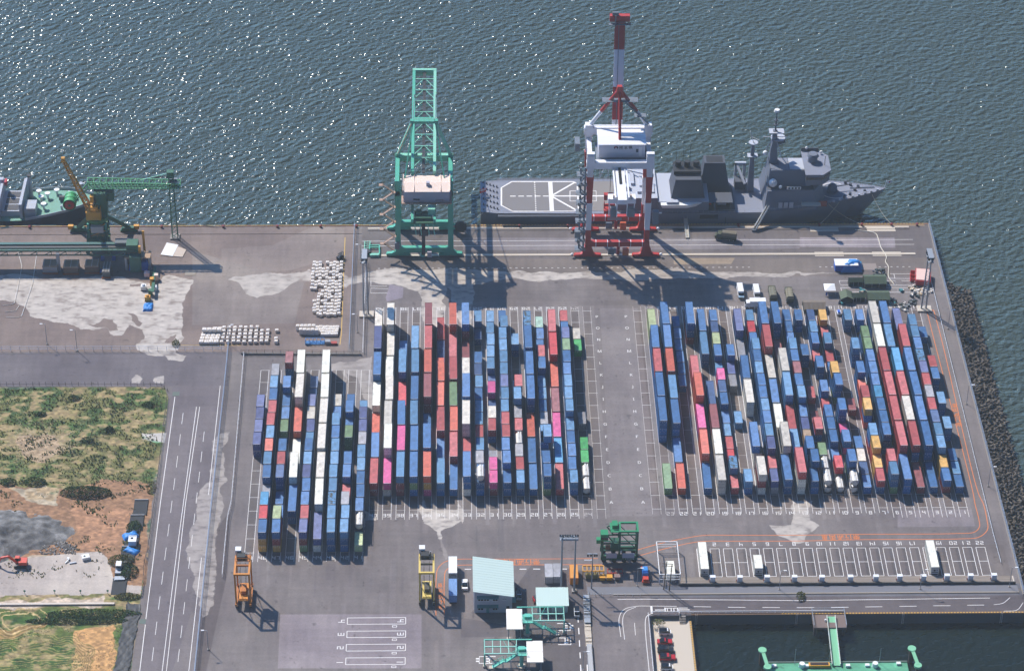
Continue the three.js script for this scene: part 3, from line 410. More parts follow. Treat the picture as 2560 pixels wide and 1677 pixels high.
function boxGeometry(L, H, v) {
  const key = L + '|' + H + '|' + v; if (boxGeo[key]) return boxGeo[key];
  const w = 1.219, P = [], U = [], fold = (pts, y0, y1, side) => { for (let i = 0; i < pts.length - 1; i++) { const [z0, d0] = pts[i], [z1, d1] = pts[i + 1], x0 = side * (w - d0), x1 = side * (w - d1), A = [x0, y0, z0], B = [x1, y0, z1], C = [x1, y1, z1], D = [x0, y1, z0]; for (const q of side > 0 ? [B, A, D, B, D, C] : [A, B, C, A, C, D]) { P.push(...q); U.push(q[2] / 3 + v * 0.37, q[1] / 3 + v * 0.19); } } };
  const prof = []; const n = L > 8 ? 34 : 17, st = (L - 0.3) / n; for (let i = 0; i < n; i++) { const z = -L / 2 + 0.15 + i * st; prof.push([z, 0.03], [z + st * 0.3, 0.03], [z + st * 0.5, 0.075], [z + st * 0.8, 0.075]); } prof.push([L / 2 - 0.15, 0.03]);
  fold(prof, 0.16, H - 0.06, 1); fold(prof, 0.16, H - 0.06, -1);
  const side = new THREE.BufferGeometry(); side.setAttribute('position', new THREE.Float32BufferAttribute(P, 3)); side.setAttribute('uv', new THREE.Float32BufferAttribute(U, 2)); side.computeVertexNormals();
  const fr = []; for (const sx of [-1, 1]) { fr.push(bx(sx * w, sx * (w - 0.1), 0, 0.16, -L / 2, L / 2), bx(sx * w, sx * (w - 0.07), H - 0.07, H - 0.002, -L / 2, L / 2)); for (const sz of [-1, 1]) fr.push(bx(sx * w, sx * (w - 0.16), 0, H, sz * L / 2, sz * (L / 2 - 0.16))); }
  fr.push(bx(-w, w, 0, 0.14, -L / 2, -L / 2 + 0.12), bx(-w, w, 0, 0.14, L / 2 - 0.12, L / 2), bx(-w, w, H - 0.12, H - 0.001, L / 2 - 0.1, L / 2), bx(-w, w, H - 0.12, H - 0.001, -L / 2, -L / 2 + 0.1), bx(-w + 0.1, w - 0.1, 0.1, H - 0.1, -L / 2 + 0.02, -L / 2 + 0.06), bx(-w + 0.1, w - 0.1, 0.1, 0.16, -L / 2 + 0.1, L / 2 - 0.1));
  // roof sheet with pressed ribs, a little below the top rails
  const RP = [], RU = [], m = L > 8 ? 40 : 20, rs = (L - 0.2) / m, yh = [H - 0.035, H - 0.035, H - 0.012, H - 0.012];
  const zs = []; for (let i = 0; i < m; i++) { const z = -L / 2 + 0.1 + i * rs; zs.push([z, yh[0]], [z + rs * 0.5, yh[1]], [z + rs * 0.62, yh[2]], [z + rs * 0.88, yh[3]]); } zs.push([L / 2 - 0.1, yh[0]]);
  for (let i = 0; i < zs.length - 1; i++) { const [z0, y0] = zs[i], [z1, y1] = zs[i + 1], a = w - 0.05; for (const q of [[-a, y0, z0], [-a, y1, z1], [a, y1, z1], [-a, y0, z0], [a, y1, z1], [a, y0, z0]]) { RP.push(...q); RU.push(q[0] / 7.3 + v * 0.29, q[2] / 7.3 + v * 0.41); } }
  const roof = new THREE.BufferGeometry(); roof.setAttribute('position', new THREE.Float32BufferAttribute(RP, 3)); roof.setAttribute('uv', new THREE.Float32BufferAttribute(RU, 2)); roof.computeVertexNormals();
  const leaf = (sx) => { const a = sx > 0 ? 0.02 : -1.1, b = sx > 0 ? 1.1 : -0.02, g = [new THREE.BoxGeometry(b - a, H - 0.3, 0.05).translate((a + b) / 2, H / 2, L / 2 - 0.03)]; for (const t of [0.3, 0.72]) g.push(new THREE.BoxGeometry(0.05, H - 0.25, 0.05).translate(a + (b - a) * t, H / 2, L / 2 + 0.02)); return mg(g); };
  const cast = []; for (const sx of [-1, 1]) for (const sz of [-1, 1]) fr.push(bx(sx * (w + 0.004), sx * (w - 0.174), H - 0.112, H + 0.008, sz * (L / 2 + 0.006), sz * (L / 2 - 0.176)));
  cast.push(bx(-1.04, 1.04, H - 0.09, H + 0.004, L / 2 - 0.07, L / 2 + 0.014));
  return (boxGeo[key] = { side: mg([side, ...fr]), roof: mg([roof]), doorL: leaf(-1), doorR: leaf(1), cast: mg(cast) });
}
function fillContainer(g, L, H, k, t, v, special) {
  const B = boxGeometry(L, H, v), m = paintMat[k][t];
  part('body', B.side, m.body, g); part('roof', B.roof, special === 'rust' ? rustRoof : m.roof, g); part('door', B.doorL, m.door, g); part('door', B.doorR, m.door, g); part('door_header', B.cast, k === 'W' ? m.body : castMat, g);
}
const tankParts = (() => {
  const L = 6.058, H = 2.591, w = 1.219, f = [];
  for (const sx of [-1, 1]) { for (const sz of [-1, 1]) f.push(bx(sx * w, sx * (w - 0.14), 0, H, sz * L / 2, sz * (L / 2 - 0.14)), bar([sx * w * 0.96, 0.1, sz * L / 2 * 0.98], [sx * w * 0.6, 0.7, sz * L / 2 * 0.98], 0.1)); f.push(bx(sx * w, sx * (w - 0.1), 0, 0.14, -L / 2, L / 2), bx(sx * w, sx * (w - 0.07), H - 0.09, H, -L / 2, L / 2)); }
  for (const sz of [-1, 1]) f.push(bx(-w, w, 0, 0.14, sz * L / 2, sz * (L / 2 - 0.12)), bx(-w, w, H - 0.12, H, sz * L / 2, sz * (L / 2 - 0.12)));
  const pr = [[0, 0], [0.6, 0.03], [0.95, 0.16], [1.1, 0.42], [1.12, 0.7], [1.12, 4.9], [1.1, 5.18], [0.95, 5.44], [0.6, 5.57], [0, 5.6]].map(([a, b]) => new THREE.Vector2(a, b));
  const tank = new THREE.LatheGeometry(pr, 20).rotateX(Math.PI / 2).translate(0, 1.3, -2.8);
  const walk = [bx(-0.3, 0.3, 2.46, 2.5, -2.9, 2.9), bx(0.5, 0.9, 2.43, 2.47, -2.9, 2.9), cyl([0, 2.4, 0], [0, 2.6, 0], 0.3, 0.3, 12), cyl([0, 2.4, -1.4], [0, 2.55, -1.4], 0.18, 0.18, 8)];
  return { frame: mg(f), tank: mg([tank]), walk: mg(walk) };
})();
function fillTank(g, t) { part('frame', tankParts.frame, frameMat, g); part('tank', tankParts.tank, tankMat, g); part('walkway', tankParts.walk, castMat, g); }
// yard plan: bay number counted from the landward end, . for 20 foot, / for 40 foot, paint of each tier from the ground up, * high cubes, > sideways shift in metres
const PLAN = {
  B: {
    40: '13/WW* 11/NNN* 9/BBB 7/WW 5/O 3/MB 1/MR', 39: '13/WWW* 11/WW* 9/WW* 7/WWW 5/WWW 3/WWW* 1/WP', 38: '11/B 9/BBL* 7/BK 5/BBB 3/BBP 1/MML', 37: '11/BBL* 9/BBL* 7/BBB 5/BBL 3/BBB 1/BGB', 36: '13/MMM* 11/RRR* 9/OOO* 7/MMM* 5/B 3/BBB* 1/PYO', 35: '13/R 11/D 9/OO 7/OO 5/RR 3/B 1/BL', 34: '13/OOO* 11/RR 9/RR* 7/GG 5/OO 3/KR 1/B', 33: '13/MMB* 11/M* 9/WW 7/BBB* 5/WWW 3/R 1/WBB',
    32: '14.BL 13.D 11.B 10.D 9.L 8.B 7.L 6.L 5.R 4.L 3.S 2.B 1.BBT', 31: '14.BL 13.BL 12.BL 11.BL 10.BL 9.D 8.MP 7.D 6.WW 5.BR 3.S 2.PP 1.MP', 30: '14.BB 13.BBL>0.5 12.BBL 11.BBL 10.BBL 9.BBL 8.BBN 7.BBL 6.BBL 5.BBR 4.BBR 3.BBB 2.BBB 1.BB', 29: '12.BL 8.BBR>0.4 7.BBL 6.BS 5.RR 4.BT 3.BS 2.RR 1.BL', 28: '13/BB 11/BBB* 9/BBB 7/BBB 5/O 3/B 1/B', 27: '14.H 13.B 12.B 11.BR 10.BB 9.L 8.L 7.B 6.S 5.L 4.BBL>0.8 3.B 2.BBB 1.GBB', 26: '13/RR* 11/RK* 9/O 7/M 5/P 3/C 1/R', 25: '14.BR 13.BB 12.BBN 11.BBG 10.BBB 9.BBB 8.BBL 7.BBL 6.BBL 5.BL 4.BB 3.BB 2.BB 1.BL', 24: '13.W 12.V 6.S 4.V 3.V 2.T 1.T',
  },
  A: {
    49: '7.NN 6.NN 5.NN 4.NN', 48: '9.BBS 8.BBL 7.BBB 6.BBR 5.BBR 4.BBL 3.BBO 2.BBL 1.BBB 0.BS -1.BBC -2.BBK -3.YYB', 47: '10.BBM 8.BBB 7.BB 6.BB 5.BG 3.BBB 2.BBR 1.BBD 0.B -1.B -2.RRE -3.YMB', 46: '9/WWW* 7/WWW* 5/RO 3/W 1/WWW -1/BB', 45: '9.D 8.D 7.BN 6.BW 5.BN 4.BL 3.BBB 2.BBL 1.BBN 0.BBB -1.BBB -2.BBR -3.GMN', 44: '9/WWW* 7/WWW* 5/WWW* 3/WWW* 1/WWW -1/WWW -3/WN', 43: '7.BW 6.BB 5.BBL 4.BBB 3.BBL 2.BBL 1.BBL 0.BBL -1.BBL -2.BBL -3.BBL', 42: '7.BB 6.BBB 5.BB 4.BGG 2.BBB 1.BBB 0.RR -1.BBS -2.BBL -3.BBL', 41: '7.L 6.BN 5.BN 4.BS 3.BL 2.BL 1.BB 0.BB -1.BB -2.BT -3.E',
  },
  C: {
    23: '13/EE* 11/BBB* 9/BBR* 7/BBB* 5/BBB* 1/G', 22: '13/BBB* 11/BBB* 9/BBO* 7/BBL 5/BBB 3/B 1/O', 21: '14.B 13.B 12.B 11.B 10.B 9.B', 20: '13/MBB* 9/RR* 7/OOO* 5/NP* 3/OO* 1/B', 19: '13/BB* 11/BL* 7/BD 5/MM* 3/WW* 1/WW*', 18: '14.BB 13.BD 12.BE 11.BB 10.L 9.RP 8.BD 7.BB 6.B 5.L 4.R 3.K 2.BL 1.R', 17: '11.BB 10.N 9.S 6.L 1.BL', 16: '13/BN* 11/S 9/BB* 7/WW* 3/WWB*>-0.8 1~WMW', 15: '14.BL 13.RK 12.BB 11.BBL 10.BBB 9.BBL 8.BBB 7.BBB 6.BBL 5.BBB 4.BBL 3.BBN 2.RR 1.SN', 14: '13/BBB* 11/RRR* 9/WW* 7/BB* 5/WW* 3/WWW*>0.7 1/BB*', 13: '13/BBB* 11/M 9/WWW* 7/BBL* 5/RR 3/BL* 1/WWR*',
    12: '14.BB 13.BB 12.BB 11.BBL 10.BBB 9.BBM 8.BBB 7.BBL 6.BB 5.BN 4.BA 3.BBB 2.BBB>0.8 1.BB', 11: '14.BB 11.BB 8.R 6.M 5.BR 3.BG 2.TT 1.TT', 10: '14.BD 13.BL 12.BB 11.R 10.BB 8.BB 7.R 6.BB 5.BB 4.BB 3.B 2.SK 1.T', 9: '14.RY 13.R 12.BL 11.R 10.B 9.BBY 8.GBB>0.4 6.BBB 5.P 4.PB 2.GBB 1.TT', 8: '7.M 4.B 3.W 2.D 1.B', 7: '14.BL 11.BBL 9.BBB 8.BO 7.RRR 6.OBY 4.RBL 3.ROY 2.YY 1.BR', 6: '14.BB 12.BBG 11.BBG 10.BBB 9.BBB 8.BBB 7.BBC 6.BBB 5.BBB 4.BBB 2.BRR 1.GBL', 5: '13/BBW* 11/BWW* 9/WRR* 7/RRR* 5/BRR* 3/RRR* 1/BB*', 4: '13/BBB*>-0.6 11/BBL*>-0.8 9/BBC* 7/RRR* 5/WWW* 3/BBR* 1/M', 3: '13/NN* 11/RRR* 9/MBB* 7/BBB* 5/BBB* 3/BBB* 1/B', 2: '13.BBL 12.BBL 11.BBB 10.BBL 9.BBN 8.BBR 7.BBS 6.BBR 5.BBD 4.BBL 3.BBL 2.YY 1.MB', 1: '13.B 10.BR 9.BB 7.BL 5.BL 3.B 2.L 1.B',
  },
};
const ORD = ['first', 'second', 'third', 'fourth', 'fifth', 'sixth', 'seventh', 'eighth', 'ninth', 'tenth', 'eleventh', 'twelfth', 'thirteenth', 'fourteenth'];
{
  const low = {}, RUSTY = { 'B28.13': 1, 'A43.-1': 1, 'C2.10': 1, 'C18.2': 1 };
  for (const [blk, rows] of Object.entries(PLAN)) for (const [row, line] of Object.entries(rows)) {
    const x0 = (blk === 'C' ? slotC(+row) : slotB(+row)) + 1.31;
    const items = line.split(' ');
    items.forEach((tok, n) => {
      const [, ks, len, tiers, hc, , sh] = tok.match(/^(-?\d+)([./~])([A-Z]+)(\*?)(>(-?[\d.]+))?$/), k = +ks, L = len === '/' ? 12.192 : len === '~' ? 9.125 : 6.058, H = hc ? 2.896 : 2.591;
      const zf = -(k + 0.03) * BAY - L / 2; let y = 0.03, jx = (hash(k, +row, 5) - 0.5) * 0.2;
      [...tiers].forEach((c, t) => {
        const top = t === tiers.length - 1, hh = hash(k * 7 + t, +row * 3, blk.charCodeAt(0)), x = x0 + jx + (top && sh ? +sh : 0) + (hash(k, t, +row) - 0.5) * 0.16, z = zf + (hash(t, k, +row) - 0.5) * 0.12, ry = (hash(k + t, +row, 9) - 0.5) * (top ? 0.022 : 0.006), tint = Math.floor(hh * 3), v = Math.floor(hash(k, +row, t) * 3);
        if (top || n === items.length - 1) {
          const kind = c === 'T' ? 'tank_container' : L > 8 ? 'long_container' : 'short_container';
          const where = `painted row ${row}, ${n === items.length - 1 && items.length > 1 ? 'stack at the landward end' : ORD[n] + ' stack from the quay'}`;
          const tier = tiers.length === 1 ? 'standing on the ground' : top ? (tiers.length === 2 ? 'on top of two' : 'on top of three') : t === 0 ? 'at the bottom' : 'in the middle tier';
          const g = thing(kind, `${PAINT[c][0]} ${c === 'T' ? 'container' : L > 8 ? 'long container' : 'short container'} ${tier}, ${where}`, 'container', [x, y, z], ry, L > 8 ? 'long containers stacked in the yard' : 'short containers stacked in the yard');
          if (c === 'T') fillTank(g); else fillContainer(g, L, H, c, tint, v, top && RUSTY[blk + row + '.' + k] ? 'rust' : 0);
        } else if (c !== 'T') {
          const B = boxGeometry(L, H, v), key = c + tint; (low[key] ??= []).push(B.side.clone().rotateY(ry).translate(x, y, z)); (low[key + 'd'] ??= []).push(B.doorL.clone().rotateY(ry).translate(x, y, z), B.doorR.clone().rotateY(ry).translate(x, y, z));
        }
        y += H + 0.012;
      });
    });
  }
  const g = new THREE.Group(); g.name = 'lower_container_tiers'; g.userData = { kind: 'stuff', label: 'lower tiers of stacked containers hidden between the rows', category: 'containers' }; scene.add(g);
  for (const [key, list] of Object.entries(low)) part(key.endsWith('d') ? 'container_doors' : 'container_sides', mg(list), paintMat[key[0]][+key[1]][key.endsWith('d') ? 'door' : 'body'], g);
  // refrigerated units parked in the numbered bays
  const unit = mat([168, 172, 180], 0.6), dark = mat([24, 26, 30], 0.5);
  const reefer = (name, label, L, x, z) => {
    const g = thing(name, label, 'container', [x, 0.03, z], 0, 'refrigerated containers in the plug-in park'), B = boxGeometry(L, 2.896, 1), m = paintMat.W[1];
    part('body', B.side, m.body, g); part('roof', B.roof, m.roof, g); part('cooling_unit', [bx(-1.1, 1.1, 0.12, 2.75, L / 2 - 0.3, L / 2 - 0.02)], unit, g);
    part('fan', [cyl([-0.1, 1.55, L / 2 - 0.03], [-0.1, 1.55, L / 2 + 0.02], 0.32, 0.32, 14), cyl([0.62, 1.6, L / 2 - 0.03], [0.62, 1.6, L / 2 + 0.02], 0.16, 0.16, 10)], dark, g); part('grille', [bx(-0.9, 0.95, 0.75, 0.95, L / 2 - 0.02, L / 2 + 0.02), bx(-1.1, 1.1, 0, 0.2, L / 2 - 0.05, L / 2 + 0.01)], dark, g);
  };
  reefer('refrigerated_container', 'white long refrigerated container beside painted bay 2 of the plug-in park', 12.192, 91.87 - 0.1, 31.2 - 6.3);
  reefer('refrigerated_container', 'white short refrigerated container standing in painted bay 5', 6.058, 107.85 - 0.05, 31.0 - 3.2);
  reefer('refrigerated_container', 'white long refrigerated container between painted bays 17 and 19', 12.192, 160.28 - 0.1, 31.0 - 6.3);
}
// ---------------------------------------------------------------- quay cranes
const flat = (geo, m) => [geo, m];
const steelGreen = mat([70, 168, 142], 0.5), paleGreen = mat([128, 196, 172], 0.55), darkGreen = mat([28, 92, 66], 0.55), craneGrey = mat([112, 120, 130], 0.6, 0.2), darkSteel = mat([38, 40, 44], 0.6, 0.2), rustyWalk = mat([168, 140, 122], 0.8), beige = mat([226, 204, 190], 0.75), houseGrey = mat([176, 174, 186], 0.7);
const craneRed = mat([176, 42, 38], 0.5), craneWhite = mat([232, 232, 236], 0.5), glassDark = mat([22, 26, 32], 0.2), yellowPaintSteel = mat([214, 150, 34], 0.55), orangeSteel = mat([226, 104, 52], 0.6);
const wheels = (x0, n, d, y, z, r = 0.42) => Array.from({ length: n }, (_, i) => cyl([x0 + i * d, y, z - 0.3], [x0 + i * d, y, z + 0.3], r, r, 12));
function bogie(x, z, m, parent, len = 8.4) {
  const o = part('bogie', [slabXY([[x - len / 2, 0.45], [x - len / 2 + 0.3, 1.15], [x - len * 0.26, 1.3], [x - 1.1, 2.1], [x + 1.1, 2.1], [x + len * 0.26, 1.3], [x + len / 2 - 0.3, 1.15], [x + len / 2, 0.45]], z - 0.7, z + 0.7), bx(x - len * 0.42, x - 0.4, 0.35, 0.9, z - 0.78, z + 0.78), bx(x + 0.4, x + len * 0.42, 0.35, 0.9, z - 0.78, z + 0.78)], m, parent);
  for (let i = 0; i < 8; i++) part('wheel', wheels(x - len * 0.42 + i * len * 0.12, 1, 0, 0.4, z), darkSteel, o);
  return o;
}
const railing = (pts, h = 1.1, w = 0.06) => { const L = []; for (let i = 0; i < pts.length - 1; i++) { const a = pts[i], b = pts[i + 1], n = Math.max(1, Math.round(Math.hypot(b[0] - a[0], b[2] - a[2]) / 1.8)); L.push(bar([a[0], a[1] + h, a[2]], [b[0], b[1] + h, b[2]], w), bar([a[0], a[1] + h / 2, a[2]], [b[0], b[1] + h / 2, b[2]], w * 0.7)); for (let k = 0; k <= n; k++) { const t = k / n, p = a.map((v, i2) => v + (b[i2] - v) * t); L.push(bar(p, [p[0], p[1] + h, p[2]], w)); } } return L; };
{ // green crane with a level lattice boom
  const ZL = -136.0, ZS = -151.9, XL = -1.1, XR = 17.0, c = thing('container_crane', 'mint green quay crane with a level lattice boom over the water', 'crane', [8, 0, -144]);
  const o = new THREE.Group(); o.position.set(-8, 0, 144);
  const P = (n, g, m) => part(n, mg([g]).translate(-8, 0, 144), m, c);
  for (const x of [XL, XR]) for (const z of [ZL, ZS]) { const b = bogie(x - 8, z + 144, steelGreen, c); P('leg', [slabXY([[x - 0.95, 2], [x + 0.95, 2], [x + 0.78, 31], [x - 0.78, 31]], z - 0.8, z + 0.8)], steelGreen); }
  P('sill_beam', [bx(XL + 0.9, XR - 0.9, 1.6, 3.6, ZL - 0.75, ZL + 0.75)], steelGreen); P('sill_beam', [bx(XL + 0.9, XR - 0.9, 1.6, 3.6, ZS - 0.75, ZS + 0.75)], steelGreen);
  P('portal_beam', [bx(XL - 0.9, XR + 0.9, 28.6, 31.0, ZS - 0.9, ZS + 0.7)], paleGreen); P('portal_beam', [bx(XL - 0.8, XR + 0.8, 25, 26.8, ZL - 0.8, ZL + 0.8)], steelGreen);
  for (const x of [XL, XR]) { P('side_beam', [bx(x - 0.7, x + 0.7, 28.4, 30.4, ZS + 0.7, ZL - 0.8)], steelGreen); P('side_brace', [bar([x, 26.5, ZL], [x, 4, ZS], 0.5)], steelGreen); }
  for (const [x, a] of [[XL, 4.3], [XR, 11.9]]) { P('frame_strut', [bar([x, 30.8, ZS], [a, 44.6, ZS], 1.15, 1.0)], paleGreen); P('back_stay', [bar([a, 44.4, ZS], [x > 8 ? 15 : 1.5, 31, ZL], 0.4)], steelGreen); P('fore_stay', [cyl([a, 44.6, ZS], [a, 32.9, -188], 0.12)], craneGrey); }
  P('frame_head', [bx(3.4, 12.8, 43.8, 44.9, ZS - 0.7, ZS + 0.7), bx(4.6, 11.6, 44.9, 45.1, ZS - 1.3, ZS + 1.3)], steelGreen);
  P('head_railing', railing([[4.6, 45, ZS + 1.3], [11.6, 45, ZS + 1.3]]), rustyWalk);
  for (const x of [4.1, 11.6]) P('boom_chord', [bx(x - 0.5, x + 0.5, 31.05, 32.9, -204.6, -138.6)], x < 8 ? steelGreen : paleGreen);
  P('boom_end', [bx(3.6, 12.1, 30.6, 33, -205.8, -204.6)], paleGreen);
  for (let z = -199; z < -140; z += 7.4) { P('cross_member', [bar([4.6, 32.6, z], [11.1, 32.6, z], 0.34), bar([4.6, 31.4, z + 0.9], [11.1, 31.4, z + 0.9], 0.3)], paleGreen); P('diagonal', [bar([7.3, 32.5, z + 0.4], [4.6, 32.5, z + 5.2], 0.22)], paleGreen); P('diagonal', [bar([8.5, 32.5, z + 0.4], [11.1, 32.5, z + 5.2], 0.22)], paleGreen); }
  P('trolley_track', [bx(7.35, 8.35, 31.9, 32.2, -204.5, -138.6)], darkSteel);
  P('machinery_house', [slabXY([[0, 0], [15.6, 0], [15.6, 4.2], [0, 4.2]].map(([a, b]) => [a + 1.1, b + 27.1]), -138, -128.3)], houseGrey);
  const roof = P('house_roof', [frustum([[0.9, -138.2], [16.9, -138.2], [16.9, -128.1], [0.9, -128.1]], [[0.9, -133.2], [16.9, -133.2], [16.9, -133.1], [0.9, -133.1]], 31.3, 31.75), bx(4.6, 4.75, 31.5, 31.82, -138, -128.3), bx(13.6, 13.75, 31.5, 31.82, -138, -128.3), bx(0.9, 1.15, 31.3, 31.9, -138.2, -128.1), bx(16.65, 16.9, 31.3, 31.9, -138.2, -128.1)], beige);
  P('roof_ventilator', [bx(8.8, 10, 31.7, 32.9, -132.4, -131.2)], houseGrey); P('house_floor', [bx(0.4, 17.4, 26.7, 27.1, -138.6, -127.4)], rustyWalk); P('floor_railing', railing([[0.5, 27.1, -127.5], [17.3, 27.1, -127.5]]), rustyWalk);
  P('window', [bx(4.4, 6.6, 27.9, 28.4, -128.35, -128.24)], glassDark); P('window', [bx(11.8, 14.6, 27.6, 27.9, -128.35, -128.24)], glassDark);
  for (const x of [4.1, 11.6]) P('rear_girder', [bx(x - 0.4, x + 0.4, 23.6, 25, -151, -121)], steelGreen);
  P('rear_platform', [bx(3.7, 12, 23.2, 23.6, -123.5, -121)], darkGreen); P('trolley', [bx(4.8, 10.8, 22.2, 24.6, -126.5, -122.5), bx(5.4, 7.2, 24.6, 25.8, -126, -124)], darkGreen); P('operator_cab', [bx(9.4, 11.8, 24.6, 27, -126.6, -124)], paleGreen);
  for (const x of [4.8, 6.6, 9.2, 11]) P('sheave_frame', [bar([x, 23, -121.2], [x + 0.6, 18.6, -121.2], 0.3)], paleGreen);
  P('head_block', [bx(7.2, 8.4, 10, 23, -122.3, -121.7), bx(6.4, 9.4, 17.8, 20, -122.6, -121.6)], darkSteel);
  for (let k = 0; k < 9; k++) { const y = 3 + k * 3, x0 = -6.6, x1 = -2.3, s = k % 2; P('stair_flight', [bar([s ? x0 + 0.6 : x1, y, -134.6], [s ? x1 : x0 + 0.6, y + 3, -134.6], 0.9, 0.16), ...railing([[s ? x0 + 0.6 : x1, y, -134.1], [s ? x1 : x0 + 0.6, y + 3, -134.1]])], rustyWalk); P('landing', [bx(s ? x1 - 0.4 : x0 - 0.6, s ? x1 + 0.6 : x0 + 0.8, y + 2.9, y + 3.05, -135.2, -133.8)], rustyWalk); }
  for (let k = 0; k < 3; k++) P('ladder', [bar([-1.1 + k * 1.6, 32 + k * 4.2, -150.8], [0.6 + k * 1.6, 35.6 + k * 4.2, -150.8], 0.5, 0.12)], rustyWalk);
  P('electrics_box', [bx(8.9, 10.4, 0.5, 2.6, -135, -134)], houseGrey); P('cable_reel', [cyl([20.5, 3, -149.5], [20.5, 3, -148.7], 2.1, 2.1, 20)], darkSteel); P('reel_arm', [bar([17.5, 3, -149.1], [20.5, 3, -149.1], 0.4), bar([20.5, 0.9, -149.1], [22.5, 0.6, -149.1], 0.5, 0.3)], rustyWalk); P('drive_box', [bx(6.6, 8.1, 0.5, 1.6, -135.4, -134.2)], steelGreen); P('control_panel', [bx(-2.2, -0.6, 3.6, 6.2, -135.1, -134.4)], craneGrey);
}
{ // red and white crane, boom raised
  const ZL = -134.9, ZS = -150.6, XL = 64.2, XR = 84.3, c = thing('container_crane', 'red and white banded quay crane with its boom raised beside the warship', 'crane', [74, 0, -143]);
  const P = (n, g, m, l) => part(n, mg([g]).translate(-74, 0, 143), m, c, l);
  for (const x of [XL, XR]) for (const z of [ZL, ZS]) {
    bogie(x - 74, z + 143, craneRed, c, 9.6); P('leg_foot', [slabXY([[x - 1.9, 2], [x + 1.9, 2], [x + 1.1, 4.6], [x - 1.1, 4.6]], z - 0.95, z + 0.95)], craneRed);
    for (const [a, b, m] of [[4.6, 11.4, craneRed], [11.4, 22.5, craneWhite], [22.5, 33, craneRed], [33, 42.3, craneWhite]]) P('leg_band', [slabXY([[x - 0.8 - a * 0.004, a], [x + 0.8 + a * 0.004, a], [x + 0.8 + b * 0.012, b], [x - 0.8 - b * 0.012, b]], z - 0.75, z + 0.75)], m, m === craneRed ? 'red band of the leg' : 'white band of the leg');
  }
  for (const z of [ZL, ZS]) { P('sill_beam', [bx(XL - 1, XR + 1, 4.6, 6.5, z - 0.8, z + 0.8)], craneRed); for (let i = 0; i < 5; i++) P('beam_stripe', [bx(XL + 2.6 + i * 4, XL + 2.8 + i * 4, 4.55, 6.54, z - 0.84, z + 0.84)], craneWhite); P('centre_post', [bx(74.2, 75.2, 1, 4.6, z - 0.5, z + 0.5)], craneRed); P('drive_box', [bx(71.2, 73.4, 1.2, 3.4, z - 0.4, z + 0.8)], craneGrey); P('cabinet', [bx(76.2, 78.3, 0.9, 3.4, z - 0.5, z + 0.9)], orangeSteel); P('buffer', [ball(XL - 5.4, 1.2, z + 0.5, 0.55), ball(XR + 5.2, 1.2, z + 0.5, 0.55)].slice(0, 1), craneWhite); P('buffer', [ball(XR + 5.2, 1.2, z + 0.5, 0.55)], craneWhite); }
  P('name_plate', [bx(71.6, 76.6, 5.0, 6.1, ZS + 0.84, ZS + 0.92)], mat([150, 146, 152], 0.6));
  P('portal_beam', [bx(XL - 1.4, XR + 1.4, 36.4, 39, ZL - 0.95, ZL + 0.95)], craneWhite); P('portal_beam', [bx(XL - 1.6, XR + 1.6, 40.2, 43, ZS - 1, ZS + 1)], craneWhite);
  for (const x of [XL, XR]) { P('side_beam', [bx(x - 0.75, x + 0.75, 37, 39, ZS + 1, ZL - 0.95)], craneWhite); P('side_brace', [bar([x, 37.2, ZL], [x, 7, ZS], 0.55)], x < 70 ? craneRed : craneWhite); P('leg_head', [bx(x - 1.3, x + 1.3, 38.8, 41.6, ZL - 1.1, ZL + 1.1)], craneWhite); P('leg_head', [bx(x - 1.3, x + 1.3, 40, 44, ZS - 1.2, ZS + 1.2)], craneWhite); }
  P('beam_railing', railing([[XL, 43, ZS - 0.9], [XR, 43, ZS - 0.9]]), craneGrey);
  for (const [x, d] of [[XL, 1], [XR, -1]]) { P('frame_strut', [cyl([x, 43, ZS], [x + d * 4, 49, ZS], 0.62)], craneWhite, 'white lower part of the strut'); P('frame_strut', [cyl([x + d * 4, 49, ZS], [74.2 - d * 0.5, 57, ZS], 0.6)], craneRed, 'red upper part of the strut'); }
  P('frame_head', [slabXY([[72.6, 54.6], [75.8, 54.6], [75, 59], [73.4, 59]], ZS - 0.7, ZS + 0.7)], craneRed); P('back_stay', [cyl([74.2, 57.4, ZS], [74.2, 42, -139.5], 0.5)], craneRed); P('frame_platform', [bx(68.4, 80.6, 53.4, 53.55, ZS - 1.6, ZS + 1.4)], craneGrey); P('platform_railing', railing([[68.5, 53.5, ZS + 1.4], [80.5, 53.5, ZS + 1.4]]), craneGrey); P('stair_platform', [bx(79.5, 83.5, 47.4, 47.55, ZS - 1, ZS + 1.4), bx(81.8, 85.8, 44.3, 44.45, ZS - 1, ZS + 1.6)].slice(0, 1), craneGrey); P('stair_flight', [bar([76, 53.4, ZS + 1], [84.6, 44.4, ZS + 1], 1.0, 0.2), ...railing([[76, 53.4, ZS + 1.5], [84.6, 44.4, ZS + 1.5]])], craneGrey);
  // raised boom
  const A = V(74.0, 38.5, -153.4), B = V(74.9, 72.6, -171.2), D = B.clone().sub(A), at = (t, dx = 0, dn = 0) => { const p = A.clone().addScaledVector(D, t); const n = V(0, D.z, -D.y).normalize().multiplyScalar(-1); return [p.x + dx, p.y + n.y * dn, p.z + n.z * dn]; };
  for (const [a, b, m] of [[0, 0.12, craneWhite], [0.12, 0.41, craneRed], [0.41, 0.74, craneWhite], [0.74, 0.985, craneRed]]) { P('boom_band', [bar(at(a), at(b), 2.5, 1.7)], m, m === craneRed ? 'red band of the boom' : 'white band of the boom'); for (const s of [-1, 1]) P('boom_rail', [bar(at(a, s * 1.5, 0), at(b, s * 1.5, 0), 0.55, 1.1)], m); }
